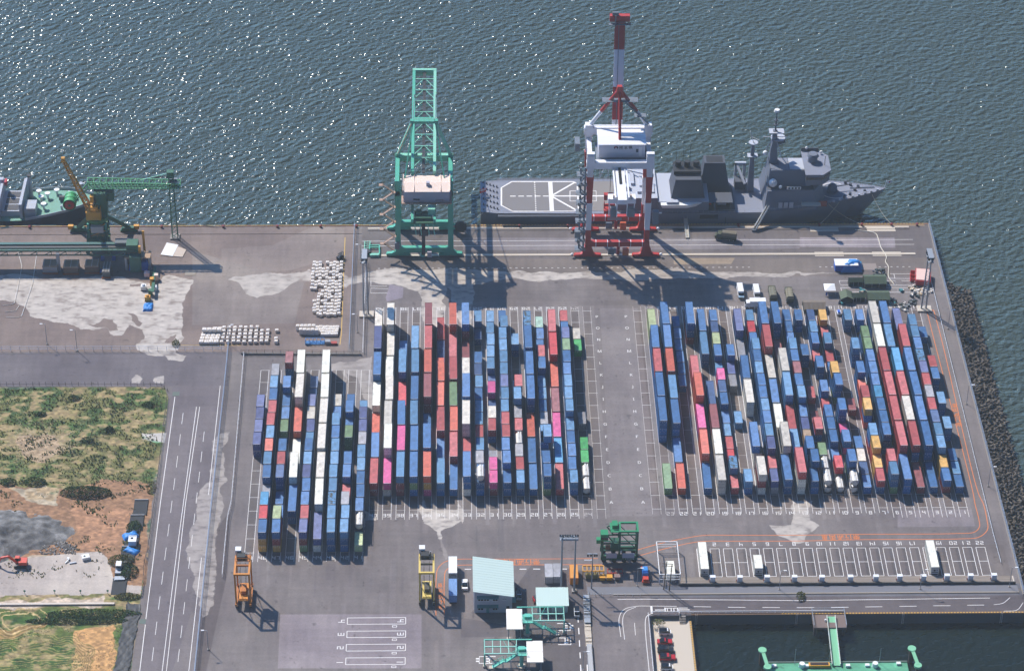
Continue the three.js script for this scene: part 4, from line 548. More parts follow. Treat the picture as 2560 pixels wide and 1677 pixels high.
  P('boom_ladder', [bar(at(0.05, -0.4, 1), at(0.97, -0.4, 1), 0.18, 0.1), bar(at(0.05, 0.9, 1), at(0.97, 0.9, 1), 0.12, 0.1)].slice(0, 1), craneGrey);
  P('boom_head', [bx(71.4, 78.2, 72.2, 74.4, -172.4, -170.6)], craneRed); P('head_walkway', [bx(71, 78.6, 71.6, 71.75, -170.6, -169.2), ...railing([[71.2, 71.7, -169.3], [78.4, 71.7, -169.3]])], craneGrey); P('head_lamp_frame', [bx(72.2, 74.4, 74.4, 75.6, -171.6, -170.9), cyl([73.3, 71, -169.6], [73.3, 75, -169.8], 0.2)], craneGrey);
  // house and rear girder
  P('machinery_house', [bx(67, 82.7, 38.2, 43.6, -147.4, -138.2)], mat([206, 206, 216], 0.6)); P('house_roof', [frustum([[66.7, -147.7], [83, -147.7], [83, -137.9], [66.7, -137.9]], [[66.7, -143], [83, -143], [83, -142.6], [66.7, -142.6]], 43.6, 44.2)], craneWhite); P('window', [bx(79.6, 80.4, 40.4, 41.7, -138.25, -138.12)], glassDark); P('door', [bx(80.6, 81.6, 38.9, 42.4, -138.22, -138.14)], craneWhite); P('house_deck', [bx(66.2, 84, 37.8, 38.2, -148, -136.6)], craneGrey); P('deck_railing', railing([[66.4, 38.2, -136.7], [83.8, 38.2, -136.7]]), craneGrey);
  const sign = canvasTex(256, 64, (x) => {
    x.fillStyle = '#cfd0d8'; x.fillRect(0, 0, 256, 64); x.fillStyle = '#17181f'; x.lineCap = 'round'; x.beginPath(); x.ellipse(44, 34, 27, 20, 0, 0, 7); x.fill(); x.fillStyle = '#b3202a'; x.beginPath(); x.arc(40, 30, 12, 0, 7); x.fill(); x.fillStyle = '#cfd0d8'; x.beginPath(); x.ellipse(44, 46, 13, 12, 0, 0, 7); x.fill(); x.fillRect(14, 52, 60, 12);
    x.strokeStyle = '#17181f'; x.lineWidth = 4.5; const st = (...p) => { x.beginPath(); p.forEach(([a, b], i) => (i ? x.lineTo(a, b) : x.moveTo(a, b))); x.stroke(); };
    st([90, 14], [84, 22], [104, 20]); st([86, 28], [86, 46]); st([86, 28], [102, 28], [102, 46]); st([86, 36], [102, 36]); st([110, 14], [110, 26], [124, 26]); st([110, 20], [124, 14]); st([110, 30], [110, 44], [125, 44]); st([110, 37], [124, 31]); st([86, 52], [84, 58]); st([98, 52], [100, 58]); st([110, 52], [112, 58]); st([122, 52], [126, 58]);
    st([140, 24], [184, 24]); st([162, 12], [162, 58]); st([162, 26], [142, 48]); st([162, 26], [182, 48]); st([152, 48], [172, 48]);
    st([206, 12], [206, 34], [232, 34], [232, 12], [206, 12]); st([206, 19], [232, 19]); st([206, 27], [232, 27]); st([198, 16], [198, 40], [240, 40]); st([219, 40], [219, 58]); st([206, 46], [200, 56]); st([232, 46], [238, 56]);
  });
  P('prefecture_sign', [new THREE.PlaneGeometry(7.2, 1.75).translate(75.2, 42.35, -138.12)], new THREE.MeshStandardMaterial({ map: sign, roughness: 0.6 }));
  P('rear_girder', [slabZY([[-151.5, 34], [-116.5, 34], [-114.6, 35], [-114.6, 36.8], [-151.5, 36.8]], 72.5, 75.5)], craneWhite); for (const x of [71.8, 76.2]) P('girder_rail', [bx(x - 0.25, x + 0.25, 36, 36.9, -136.5, -116)], craneWhite); P('girder_ladder', [bx(73.5, 74.3, 36.82, 36.9, -135.5, -124), ...Array.from({ length: 18 }, (_, i) => bx(73.4, 74.4, 36.9, 37.05, -135.2 + i * 0.62, -135 + i * 0.62))], darkSteel);
  P('trolley', [bx(69.4, 78.6, 33.6, 35.4, -120.4, -117.2), bx(69.4, 72, 30.4, 33.6, -119.8, -117.6)].slice(0, 1), craneWhite); for (const x of [69.8, 72.4, 75.8, 78.2]) P('trolley_frame', [bar([x, 35.4, -117.4], [x, 28.6, -117.4], 0.35)], craneWhite); P('trolley_cabin', [bx(70.2, 72.2, 28.6, 31.8, -118.6, -116.6)], craneGrey); P('trolley_machine', [bx(75.9, 78.4, 28.6, 31.8, -118.6, -116.6)], craneGrey); P('sheave', [cyl([70.9, 35.9, -118.2], [71.7, 35.9, -118.2], 0.7, 0.7, 12)], beige); P('sheave', [cyl([76.5, 35.9, -118.2], [77.3, 35.9, -118.2], 0.7, 0.7, 12)], beige);
  P('spreader', [bx(69.3, 73.2, 18, 19.4, -137.6, -134.2), bar([69.4, 19.4, -136], [69.4, 22, -136], 0.3), bx(69.2, 72.4, 23, 25, -137, -135.2), bx(69.3, 73.2, 19.4, 20, -137.7, -137.3)], craneRed); P('spreader_cable', [cyl([71.2, 25, -136], [71.2, 34, -136], 0.08)], darkSteel);
  for (const [a, b] of [[[67.6, 37.8], [67.6, 31.6]], [[70, 37.8], [67.8, 31.6]], [[70.4, 37.8], [70.4, 31.4]]]) P('hanging_brace', [bar([a[0], a[1], -137], [b[0], b[1], -137], 0.25)], craneWhite);
  // stair tower and lift on the west legs
  P('lift_mast', [bx(60.7, 61.3, 3, 37, -134.4, -133.8), bx(62.2, 62.8, 3, 37, -134.4, -133.8)], craneGrey); for (let k = 0; k < 9; k++) { const y = 4 + k * 3.8; P('landing', [bx(59.6, 63.2, y, y + 0.15, -135.6, -132.4)], craneGrey); P('landing_railing', railing([[59.7, y, -132.5], [63.1, y, -132.5]]), craneGrey); P('stair_flight', [bar([k % 2 ? 60 : 62.8, y, -133], [k % 2 ? 62.8 : 60, y + 3.8, -133], 0.7, 0.14)], craneGrey); }
  P('lift_cabin', [bx(59.4, 61.4, 9.5, 12, -134, -132.2)], craneGrey); P('stair_cage', [bx(59.2, 60.9, 38.4, 41.4, -146.5, -142)], craneGrey); P('electrics_room', [bx(86, 88, 14, 19, -135.6, -133.6)], craneGrey); P('leg_lamp', [bx(88, 89, 18.4, 18.8, -134.2, -133.8)], craneWhite);
}
{ // level-luffing bulk unloader in the west, green portal, yellow jib
  const c = thing('jib_crane', 'green slewing bulk unloader with an orange lattice jib by the conveyor', 'crane', [-104.5, 0, -145]), P = (n, g, m) => part(n, mg([g]).translate(104.5, 0, 145), m, c);
  const cx = -104.4, cz = -142.6;
  for (const x of [-112.6, -95.2]) { const b = P('portal_foot', [slabXY([[x - 3, 0.2], [x + 3, 0.2], [x + 2, 1.8], [x - 2, 1.8]], -152, -150.6)], darkGreen); part('wheel', mg(wheels(x - 2, 4, 1.3, 0.4, -151.3)).translate(104.5, 0, 145), darkSteel, b); P('foot_box', [bx(x > cx ? x + 1.8 : x - 3.6, x > cx ? x + 3.6 : x - 1.8, 1, 2.4, -152, -150.8)], yellowPaintSteel); P('portal_leg', [bar([x, 1.6, -151.3], [cx + (x > cx ? 2.6 : -2.6), 11, cz - 2], 1.3, 1.3)], darkGreen); }
  for (const x of [-108, -100.6]) P('portal_leg', [bar([x, 0.2, -137.4], [cx + (x > cx ? 2.4 : -2.4), 11, cz + 1.6], 1.1, 1.1)], darkGreen);
  for (const [x, z] of [[-107.4, -145.6], [-101.4, -145.6], [-107.4, -139.8], [-101.4, -139.8]]) P('tower_column', [bx(x - 0.35, x + 0.35, 0, 11, z - 0.35, z + 0.35)], steelGreen);
  for (let k = 0; k < 3; k++) P('tower_deck', [bx(-108, -100.8, 2.6 + k * 2.9, 2.8 + k * 2.9, -146, -139.2)], mat([74, 108, 62], 0.6)); for (let k = 0; k < 4; k++) P('tower_brace', [bar([-107.4, 0.3 + k * 2.7, -139.4], [-101.4, 3 + k * 2.7, -139.4], 0.25)], yellowPaintSteel); P('tower_cabin', [bx(-106.4, -102.2, 8, 10.4, -141, -138.4)], beige); P('tower_railing', railing([[-108, 5.7, -139.2], [-100.8, 5.7, -139.2]]), yellowPaintSteel); P('hopper', [frustum([[-106.2, -141.6], [-102.6, -141.6], [-102.6, -138.6], [-106.2, -138.6]], [[-107.2, -142.6], [-101.6, -142.6], [-101.6, -137.6], [-107.2, -137.6]], 2.9, 5.6)], darkGreen);
  P('slew_ring', [cyl([cx, 11, cz], [cx, 12.4, cz], 3.6, 3.6, 24)], mat([62, 120, 60], 0.6)); P('slew_tower', [bx(cx - 0.6, cx + 3.6, 12.4, 21.5, cz - 3.4, cz + 0.6)], darkGreen); P('machine_house', [bx(cx - 3.4, cx + 1.6, 12.4, 15.6, cz - 1.2, cz + 3)], yellowPaintSteel); P('house_top', [bx(cx - 2.6, cx + 0.6, 15.6, 17, cz - 0.8, cz + 2)], yellowPaintSteel); P('house_railing', railing([[cx - 3.4, 15.6, cz + 3], [cx + 1.6, 15.6, cz + 3], [cx + 1.6, 15.6, cz - 1.2]], 1.2, 0.12), yellowPaintSteel); P('upper_machine', [bx(cx - 1.9, cx + 0.2, 18, 20.4, cz - 1.6, cz + 0.6)], yellowPaintSteel); P('operator_cab', [bx(cx + 3, cx + 6, 17.6, 21, cz - 4, cz - 1)], darkGreen);
  const J0 = V(cx - 2.4, 15, cz - 0.4), J1 = V(-115.0, 31.5, -148.2), jd = J1.clone().sub(J0); // lattice jib: four chords and lacing
  const jn = V(0.8, 0.4, 0.1).normalize(), jm = V(0, 0.35, 0.93).normalize(), jp = (t, a, b) => { const w = 1.0 - 0.55 * t; return J0.clone().addScaledVector(jd, t).addScaledVector(jn, a * w).addScaledVector(jm, b * w).toArray(); };
  for (const [a, b] of [[1, 1], [1, -1], [-1, 1], [-1, -1]]) P('jib_chord', [bar(jp(0, a, b), jp(1, a, b), 0.3)], yellowPaintSteel);
  const lace = []; for (let i = 0; i < 16; i++) { const t = i / 16, u = (i + 1) / 16; lace.push(bar(jp(t, -1, 1), jp(u, 1, 1), 0.2), bar(jp(t, 1, 1), jp(u, 1, -1), 0.2), bar(jp(t, 1, -1), jp(u, -1, -1), 0.2), bar(jp(t, -1, -1), jp(u, -1, 1), 0.2), bar(jp(t, -1, 1), jp(t, 1, 1), 0.18)); } P('jib_lacing', lace, yellowPaintSteel); P('jib_head', [cyl([-115.6, 31.6, -148.2], [-114.4, 31.6, -148.2], 1.0, 1.0, 14)], yellowPaintSteel);
  // long level truss to the east
  const g2 = mat([84, 160, 110], 0.55), Y0 = 22.2, Y1 = 24.8; for (const [y, z] of [[Y0, -147.2], [Y0, -144.4], [Y1, -147.2], [Y1, -144.4]]) P('truss_chord', [bar([-107.2, y, z], [-75.4, y === Y1 ? y - 0.9 : y, z], 0.3)], g2);
  for (let i = 0; i <= 15; i++) { const x = -107 + i * 2.1; for (const z of [-147.2, -144.4]) { P('truss_post', [bar([x, Y0, z], [x, Y1 - i * 0.06, z], 0.2)], g2); if (i < 15) P('truss_diagonal', [bar([x, Y0, z], [x + 2.1, Y1 - (i + 1) * 0.06, z], 0.16)], g2); } P('truss_tie', [bar([x, Y1 - i * 0.06, -147.2], [x, Y1 - i * 0.06, -144.4], 0.16)], g2); P('truss_tie', [bar([x, Y0, -147.2], [x, Y0, -144.4], 0.16)], g2); }
  P('truss_deck', [bx(-107, -75.4, 22.0, 22.12, -147, -144.6)], darkGreen); P('truss_strut', [bar([-107, 23.6, -146], [-111.5, 18, -145.4], 0.4), bar([-107, 22, -145], [-111.5, 17, -145.4], 0.4)], g2);
  const drum = part('counterweight_drum', mg([cyl([0, 0, -3.2], [0, 0, 2.4], 2.1, 2.1, 22), cyl([0, 0, -2.2], [0, 0, -2], 2.25, 2.25, 22), cyl([0, 0, 0], [0, 0, 0.2], 2.25, 2.25, 22), cyl([0, 0, 2], [0, 0, 2.4], 2.25, 2.25, 22)]).translate(-113.6 + 104.5, 16.4, -145.4 + 145), mat([70, 164, 100], 0.55), c); part('drum_disc', mg([cyl([-113.6, 16.4, -143.05], [-113.6, 16.4, -142.9], 1.7, 1.7, 20)]).translate(104.5, 0, 145), craneRed, drum); part('drum_hub', mg([cyl([-113.6, 16.4, -143], [-113.6, 16.4, -142.6], 0.5, 0.5, 12)]).translate(104.5, 0, 145), darkGreen, drum);
}
{ // lattice mast at the end of the truss
  const c = thing('lattice_mast', 'dark green lattice mast standing on the west quay beside the truss', 'mast', [-78.8, 0, -147.3]); part('footing', [bx(-1.6, 1.6, 0, 0.5, -1.6, 1.6)], concrete, c);
  for (const [a, b] of [[1, 1], [1, -1], [-1, 1], [-1, -1]]) part('column', [bar([a * 0.95, 0.4, b * 0.95], [a * 0.7, 25, b * 0.7], 0.22)], darkGreen, c);
  for (let k = 0; k < 16; k++) { const y = 0.8 + k * 1.5; part('rung', [bar([-0.9, y, 0.85], [0.9, y + 1.5, 0.85], 0.16), bar([0.85, y, -0.9], [0.85, y + 1.5, 0.9], 0.16), bar([-0.85, y, 0.9], [-0.85, y + 1.5, -0.9], 0.16)].slice(0, 3), darkGreen, c); }
  part('head_box', [bx(-1.2, 1.2, 25, 27.4, -1, 1)], darkGreen, c); part('head_platform', [bx(-1.4, 2.2, 23.6, 23.8, -1.4, 1.4)], craneGrey, c); part('head_stay', [bar([0, 26.8, 0], [-12, 23.6, 0.6], 0.22)], paleGreen, c);
}
{ // covered conveyor on columns along the west quay
  const c = thing('conveyor_gantry', 'long green conveyor gantry on grey columns along the west quay', 'conveyor', [-120, 0, -131]), P = (n, g, m) => part(n, mg([g]).translate(120, 0, 131), m, c), g1 = mat([58, 104, 88], 0.6), g2 = mat([48, 78, 72], 0.6);
  P('belt_deck', [bx(-175, -90.5, 7.0, 7.5, -133.6, -128.6)], g2); P('belt', [bx(-175, -93, 7.5, 8.1, -132.8, -131.6)], mat([66, 108, 104], 0.7)); P('belt', [bx(-175, -93, 7.5, 7.9, -130.8, -129.8)], mat([84, 80, 80], 0.7)); for (let i = 0; i < 34; i++) { const x = -174 + i * 2.5; P('truss_diagonal', [bar([x, 5.6, -128.7], [x + (i % 2 ? 1.25 : -1.25) + 1.25, 7, -128.7], 0.2)], g1); } P('bottom_chord', [bx(-175, -90.5, 5.4, 5.7, -128.9, -128.5)], g1); P('top_chord', [bx(-175, -90.5, 7.5, 7.75, -128.9, -128.5)], g1); P('walkway_railing', railing([[-150, 7.6, -128.6], [-91, 7.6, -128.6]], 1.1, 0.08), g1);
  for (const x of [-116.8, -140]) P('column', [bx(x - 0.5, x + 0.5, 0, 7, -128.4, -127.2)], mat([150, 156, 164], 0.6)); P('drive_house', [bx(-97.5, -91.6, 7.5, 9.2, -133.4, -130.6)], mat([90, 100, 104], 0.6)); P('drive_machine', [bx(-93.5, -89.6, 6.6, 9.4, -132.8, -128.8)], darkGreen); P('end_tower', [bx(-89.4, -88.6, 0, 9, -129.4, -128.6), bx(-89.4, -88.6, 0, 9, -133.2, -132.4)].slice(0, 1), yellowPaintSteel); P('end_ladder', [bx(-88.4, -87.6, 0, 12, -134, -133.6)], yellowPaintSteel); P('end_housing', [bx(-92.4, -88.6, 0, 6.2, -128.6, -126.4)], g1);
}
// ---------------------------------------------------------------- floodlight masts
const galv = mat([150, 156, 164], 0.5, 0.3), lampBlack = mat([24, 26, 32], 0.4);
{
  const c = thing('floodlight_mast', 'twin-pole floodlight frame behind the office shed', 'floodlight', [49.02, 0, 36.53]);
  const x1 = 52.86 - 49.02, dz = 37.27 - 36.53;
  part('footing', [bx(-0.7, 0.7, 0, 0.5, -0.7, 0.7)], concrete, c); part('footing', [bx(x1 - 0.7, x1 + 0.7, 0, 0.5, dz - 0.7, dz + 0.7)], concrete, c); part('pole', [cyl([0, 0, 0], [0, 20.4, 0], 0.34, 0.22, 10)], galv, c); part('pole', [cyl([x1, 0, dz], [x1, 20.4, dz], 0.34, 0.22, 10)], galv, c);
  part('lamp_rack', [bx(-0.8, x1 + 0.8, 19.4, 19.6, -0.5, 0.5), bx(-0.8, x1 + 0.8, 20.4, 20.55, -0.6, 0.4), ...railing([[-0.8, 19.6, 0.5], [x1 + 0.8, 19.6, 0.5]])], galv, c); for (let i = 0; i < 8; i++) part('lamp', [cb(-0.6 + i * (x1 + 1.2) / 7, 20.7 + (i % 2) * 0.3, -0.3 + (i % 2) * 0.4, 0.5, 0.5, 0.45, 0.3 * i)], lampBlack, c);
}
function tallMast(label, [x, z], h, lean) {
  const c = thing('floodlight_mast', label, 'floodlight', [x, 0, z]); part('footing', [bx(-2.2, 2.6, 0, 0.6, -1.6, 1.6)], paleConcrete, c);
  for (const s of [-0.8, 0.8]) part('pole', [cyl([s, 0, 0], [s * 0.7, h, 0], 0.3, 0.2, 8)], galv, c); const L = []; for (let k = 0; k < h - 2; k += 1.4) L.push(bar([-0.75, k, 0], [0.75, k + 1.4, 0], 0.1), bar([-0.75, k + 1.4, 0], [0.75, k + 1.4, 0], 0.1)); part('lacing', L, galv, c);
  part('lamp_rack', [bx(-0.9, 0.9, h, h + 0.15, -2.8, 2.8), bx(-0.9, 0.9, h + 2, h + 2.1, -2.8, 2.8)], galv, c); for (let i = 0; i < 12; i++) part('lamp', [cb(i % 2 ? 0.7 : -0.7, h + 0.6 + (i % 3) * 0.6, -2.5 + Math.floor(i / 2) * 1, 0.55, 0.55, 0.6, 0.2 * i)], lampBlack, c); return c;
}
tallMast('lattice floodlight mast beside the seaward end of row 40', [-11.45, -101.03], 22.85); 
tallMast('lattice floodlight mast near the red rubbish skip at the east fence', [176.08, -102.97], 21);
// ---------------------------------------------------------------- warship alongside the quay
const navy = mat([104, 110, 124], 0.6), navyDeck = mat([128, 132, 146], 0.85), flightDeck = mat([124, 120, 120], 0.9), navyDark = mat([72, 76, 86], 0.7), black = mat([20, 21, 25], 0.6), navyPale = mat([176, 180, 190], 0.7), shipWhite = mat([226, 226, 224], 0.6), hullBoot = mat([30, 32, 38], 0.6);
function hull(stations, parent, m, name) { // stations: [x, halfBreadth at deck, halfBreadth at waterline, deck y]; local y = 0 at the waterline
  const P = [], U = [], ring = stations.map(([x, b, w, y, xr = 0]) => [[x, y, -b], [x + xr, 0.4, -w], [x + xr * 1.2, -3, -w * 0.9], [x + xr * 1.2, -3, w * 0.9], [x + xr, 0.4, w], [x, y, b]]);
  const tri = (...v) => v.forEach((p) => { P.push(...p); U.push(p[0] / 9, p[1] / 9 + p[2] / 40); });
  for (let i = 0; i < ring.length - 1; i++) for (let k = 0; k < 5; k++) tri(ring[i][k], ring[i + 1][k + 1], ring[i + 1][k], ring[i][k], ring[i][k + 1], ring[i + 1][k + 1]);
  for (const e of [0, ring.length - 1]) for (let k = 1; k < 5; k++) tri(ring[e][0], ring[e][e ? k : k + 1], ring[e][e ? k + 1 : k]);
  const g = new THREE.BufferGeometry(); g.setAttribute('position', new THREE.Float32BufferAttribute(P, 3)); g.setAttribute('uv', new THREE.Float32BufferAttribute(U, 2)); g.computeVertexNormals(); return part(name, g, m, parent);
}
function deckSheet(stations, parent, m, name, inset = 0, dy = 0) {
  const a = stations.map(([x, b, , y]) => [x, -Math.max(0.02, b - inset), y + dy]), P = [], U = [];
  for (let i = 0; i < a.length - 1; i++) { const A = [a[i][0], a[i][2], a[i][1]], B = [a[i + 1][0], a[i + 1][2], a[i + 1][1]], C = [B[0], B[1], -B[2]], D = [A[0], A[1], -A[2]]; for (const v of [A, C, B, A, D, C]) { P.push(...v); U.push(v[0] / 10, v[2] / 10); } }
  const g = new THREE.BufferGeometry(); g.setAttribute('position', new THREE.Float32BufferAttribute(P, 3)); g.setAttribute('uv', new THREE.Float32BufferAttribute(U, 2)); g.computeVertexNormals(); return part(name, g, m, parent);
}
{
  const OX = 27.6, OZ = -167.2, OY = SEA, s = thing('warship', 'grey naval ship with a white-marked flight deck moored along the quay', 'ship', [OX, OY, OZ]);
  const st = [[0, 9.6, 8.6, 7.4], [6, 10.6, 9.4, 7.4], [40, 11, 10.4, 7.4], [80, 11, 10.6, 7.5], [98, 10.9, 10, 7.7], [110, 9.8, 7.8, 8.3], [120, 8.0, 5, 9.0], [128, 6.0, 2.8, 9.6], [135, 3.7, 1.2, 10.1], [140, 1.9, 0.4, 10.4, -4], [143.6, 0.12, 0.06, 10.6, -9]];
  hull(st, s, navy, 'hull'); const dk = deckSheet(st, s, navyDeck, 'deck', 0.05, 0.01);
  part('waterline', [bx(2, 112, 0.1, 0.9, 10.45, 10.62)], hullBoot, s);
  // flight deck, in ship metres: x aft to fore, z to the quay
  const fd = (x, z) => [x, z], Y = 7.46, oct = [[38.84, -176.72], [60.78, -176.62], [62.17, -175.30], [61.99, -159.18], [60.59, -157.79], [38.81, -157.72], [34.88, -161.55], [35.08, -172.83]].map(([x, z]) => [x - OX, z - OZ]);
  const add = (n, g, m, p = dk) => part(n, g, m, p);
  add('flight_deck', sheet(oct, Y), flightDeck); add('landing_area', quad(oct[2][0] - 0.2, 47.6, -9.6, 9.2, Y + 0.004), mat([134, 128, 124], 0.9));
  const paint = [ribbon([...oct, oct[0]].map((p) => p), 0.55, Y + 0.012)]; const px = (a) => [a[0] - OX, a[1] - OZ];
  const ctr = px([52.57, -167.37]), zc = ctr[1]; for (const a of [298, 383, 468, 553, 638]) paint.push(quad(38.05 - OX + (a - 298) * 0.0343, 38.05 - OX + (a - 298) * 0.0343 + 2, zc - 0.25, zc + 0.25, Y + 0.014));
  paint.push(quad(ctr[0] - 0.75, ctr[0] + 0.75, oct[0][1], oct[5][1], Y + 0.016), ribbon([ctr, px([61.49, -176.29])], 0.7, Y + 0.018), ribbon([ctr, px([61.31, -158.23])], 0.7, Y + 0.018), quad(ctr[0], px([75.60, -167.25])[0], zc - 0.35, zc + 0.35, Y + 0.02), ribbon([[59.40, -170.63], [68.68, -170.58], [68.49, -164.13], [59.16, -164.18], [59.40, -170.63]].map(px), 0.3, Y + 0.022));
  for (let i = 0; i < 14; i++) { const z = oct[0][1] + (oct[5][1] - oct[0][1]) * (i + 0.2) / 14; paint.push(quad(px([46.97, -167.39])[0] - 0.2, px([46.97, -167.39])[0] + 0.2, z, z + 0.7, Y + 0.012)); }
  add('deck_marking', paint, white);
  for (let i = 0; i < 26; i++) add('stern_fitting', [cyl([rr(0.8, 6.2), 7.4, (i % 2 ? 1 : -1) * rr(1, 9)], [0, 0, 0].map((_, k) => 0).map((v, k) => v) && [rr(0.8, 6.2), 8.2, (i % 2 ? 1 : -1) * rr(1, 9)], 0.18, 0.14, 6)].slice(0, 0).concat([bx(0.8 + (i % 5) * 1.2, 1.3 + (i % 5) * 1.2, 7.4, 8.1, -9 + i * 0.7, -8.6 + i * 0.7)]), navyDark);
  add('side_net', [bx(6, 58, 7.0, 7.12, 11, 12.2)], navyDark); add('side_net', [bx(6, 52, 7.0, 7.12, -12.2, -11)], navyDark);
  part('ensign_staff', [cyl([0.3, 7.4, -0.5], [-0.6, 11.4, -0.5], 0.07)], craneWhite, s); const fl = part('ensign', [cb(0.9, 9.6, -0.5, 2.6, 1.5, 0.04, 0.5)], mat([214, 62, 60], 0.8), s); part('ensign_field', [cb(0.95, 9.95, -0.44, 2.2, 0.5, 0.04, 0.5)], shipWhite, fl);
  // superstructure
  const B = (n, x0, x1, y0, y1, z0, z1, m = navy, p = s) => part(n, [bx(x0, x1, y0, y1, z0, z1)], m, p);
  const h1 = B('hangar', 47.8, 62, 7.4, 12.6, -9.6, 9.2); part('hangar_roof', [bx(47.8, 62, 12.6, 12.72, -9.6, 9.2)], navyPale, h1); for (const [x, z, w, d, h] of [[49, -6, 2, 5, 1.2], [53, -7, 1.2, 8, 0.9], [56, -4, 1.6, 6, 0.6], [50, 2, 2.4, 2, 1.4], [58.5, -7.6, 2, 2, 1.6], [55, 4.6, 3, 1.6, 0.8], [60, 1, 1, 5, 0.5]]) part('deck_locker', [bx(x, x + w, 12.72, 12.72 + h, z, z + d)], navyPale, h1);
  part('hangar_crane', [bar([52, 13.4, -8], [60, 15.6, -1], 0.5), bar([54, 13.2, -8.6], [61.6, 15, -3], 0.35)].slice(0, 1), navyPale, h1);
  const fa = part('funnel', [frustum([[66, -4.4], [79.5, -4.4], [79.5, 8.6], [66, 8.6]], [[68.2, -2.8], [77.2, -2.8], [77.2, 6.6], [68.2, 6.6]], 7.4, 18.6)], navyDark, s); part('funnel_top', [bx(67.8, 77.4, 18.6, 20, -3.2, 3.4)], black, fa); for (let i = 0; i < 3; i++) { part('exhaust_pipe', [cyl([69.4 + i * 3.2, 20, -0.2], [69.4 + i * 3.2, 22, -0.2], 1.15, 1.0, 14)], black, fa); part('whip_antenna', [cyl([69 + i * 2.4, 20, -3], [69 + i * 2.4, 29, -3.4], 0.09, 0.04, 5)], black, fa); }
  const fb = part('second_funnel', [frustum([[77.5, -8.8], [88.6, -8.8], [88.6, -1], [77.5, -1]], [[79, -8], [86.4, -8], [86.4, -3], [79, -3]], 7.4, 19.4)], navyDark, s); part('funnel_mouth', [bx(79.8, 85.6, 19.3, 19.45, -7.4, -3.6)], black, fb);
  const ml = B('midship_house', 62, 80, 7.4, 11.6, -8.4, 10); part('house_top', [bx(62, 80, 11.6, 11.7, -8.4, 10)], navyPale, ml); const bo = B('boat_deck', 76.5, 89.5, 7.4, 7.9, -6, 10.2, navyDark); part('boat_recess', [bx(77, 88, 7.9, 10.6, 3.6, 4.2), bx(76.8, 77.3, 7.9, 11, 3.6, 9.8), bx(82, 82.5, 7.9, 11, 3.6, 9.8), bx(87.7, 88.2, 7.9, 11, 3.6, 9.8), bx(76.6, 88.4, 11, 11.25, 3.4, 9.9)], navyDark, bo); for (const [a, m] of [[78.2, orangeSteel], [83.4, navyPale]]) part('deck_boat', [cyl([a, 9.1, 6.6], [a + 3, 9.1, 6.6], 0.9, 0.9, 12)], m, bo);
  const lb = part('launch', [frustum([[63.5, 9.3], [72, 9.3], [75.4, 10.4], [72, 11.6], [63.5, 11.6]], [[63, 8.9], [72.6, 8.9], [77.6, 10.4], [72.6, 12], [63, 12]], 10.0, 11.5)], shipWhite, s); part('launch_cockpit', [bx(65, 69, 11.4, 12.3, 9.6, 11.2)], navyPale, lb);
  B('midship_deck', 88.6, 101.6, 7.5, 7.56, -10.6, 10.2, navyPale); part('deck_line', [ribbon([[91, 8.8], [93, 10], [100.6, 10]], 0.35, 7.58), ribbon([[90.4, 1.6], [100, 1.6], [100.6, 1], [100.6, -0.6], [100, -1.2], [93, -1.2]], 0.3, 7.58), ribbon([[90, -6], [93, -9.4], [100, -9.4]], 0.3, 7.58)], white, s);
  const cr = part('replenishment_post', [bx(90.4, 91.4, 7.5, 16, -9, -8), bx(93.4, 94.4, 7.5, 15.4, -9, -8), bx(90.4, 94.4, 15, 16.2, -9, -8)], navyPale, s); part('post_boom', [bar([91, 15.6, -8.4], [93.6, 11.4, -1.6], 0.7)], navyPale, cr); part('post_winch', [bx(90.4, 94.2, 7.6, 11, -7.6, -3.6)], navyDark, cr);
  // forward house with the bridge
  const f1 = part('forward_house', [frustum([[99.4, -9.8], [119, -9.2], [122.4, -4], [122.4, 4], [118, 8.9], [99.4, 10.1]], [[100.6, -8], [117.6, -7.6], [119.6, -3.4], [119.6, 3.4], [117, 7], [100.6, 7.6]], 7.5, 14.4)], navy, s);
  part('house_deck', [bx(100.6, 117, 14.4, 14.46, -7.4, 6.8)], navyDark, f1); const f2 = part('upper_house', [frustum([[100.8, -6], [116, -6], [116, 4.6], [100.8, 4.6]], [[101.8, -5], [115.4, -5], [115.4, 3.2], [101.8, 3.2]], 14.4, 20.2)], navy, s); part('upper_roof', [bx(108.6, 115, 20.2, 20.34, -4.6, 2.6)], navyPale, f2); part('roof_walkway', [bx(105, 108.2, 20.2, 20.3, -4.6, 2.6)], navyDeck, f2);
  const br = part('bridge', [prism([[114, -8.6], [119.6, -8.6], [122.6, -5.4], [122.6, 3.8], [119.6, 6.8], [114, 6.8]], 16.4, 20.6)], navy, s); part('bridge_window', [prism([[114, -8.66], [119.64, -8.66], [122.68, -5.44], [122.68, 3.84], [119.64, 6.86], [114, 6.86]], 18.6, 19.5)], glassDark, br); part('bridge_roof', [prism([[113.6, -8.8], [119.8, -8.8], [122.9, -5.5], [122.9, 3.9], [119.8, 7], [113.6, 7]], 20.6, 20.78)], navyDeck, br); part('roof_bulwark', [bx(113.6, 119.8, 20.78, 22, -8.8, -8.5)], navyDark, br); part('director', [cyl([117, 20.78, -2], [117, 23, -2], 1.8, 1.5, 16), cyl([117, 23, -2], [117, 23.9, -2], 2.1, 1.6, 16)], navy, br); part('searchlight', [ball(120.4, 21.6, -6.6, 0.5)], shipWhite, br); part('searchlight', [ball(115.4, 22.4, -8, 0.5)], shipWhite, br); part('pennant_pole', [cyl([121, 20.8, 0.6], [121, 24.4, 0.6], 0.1)], black, br);
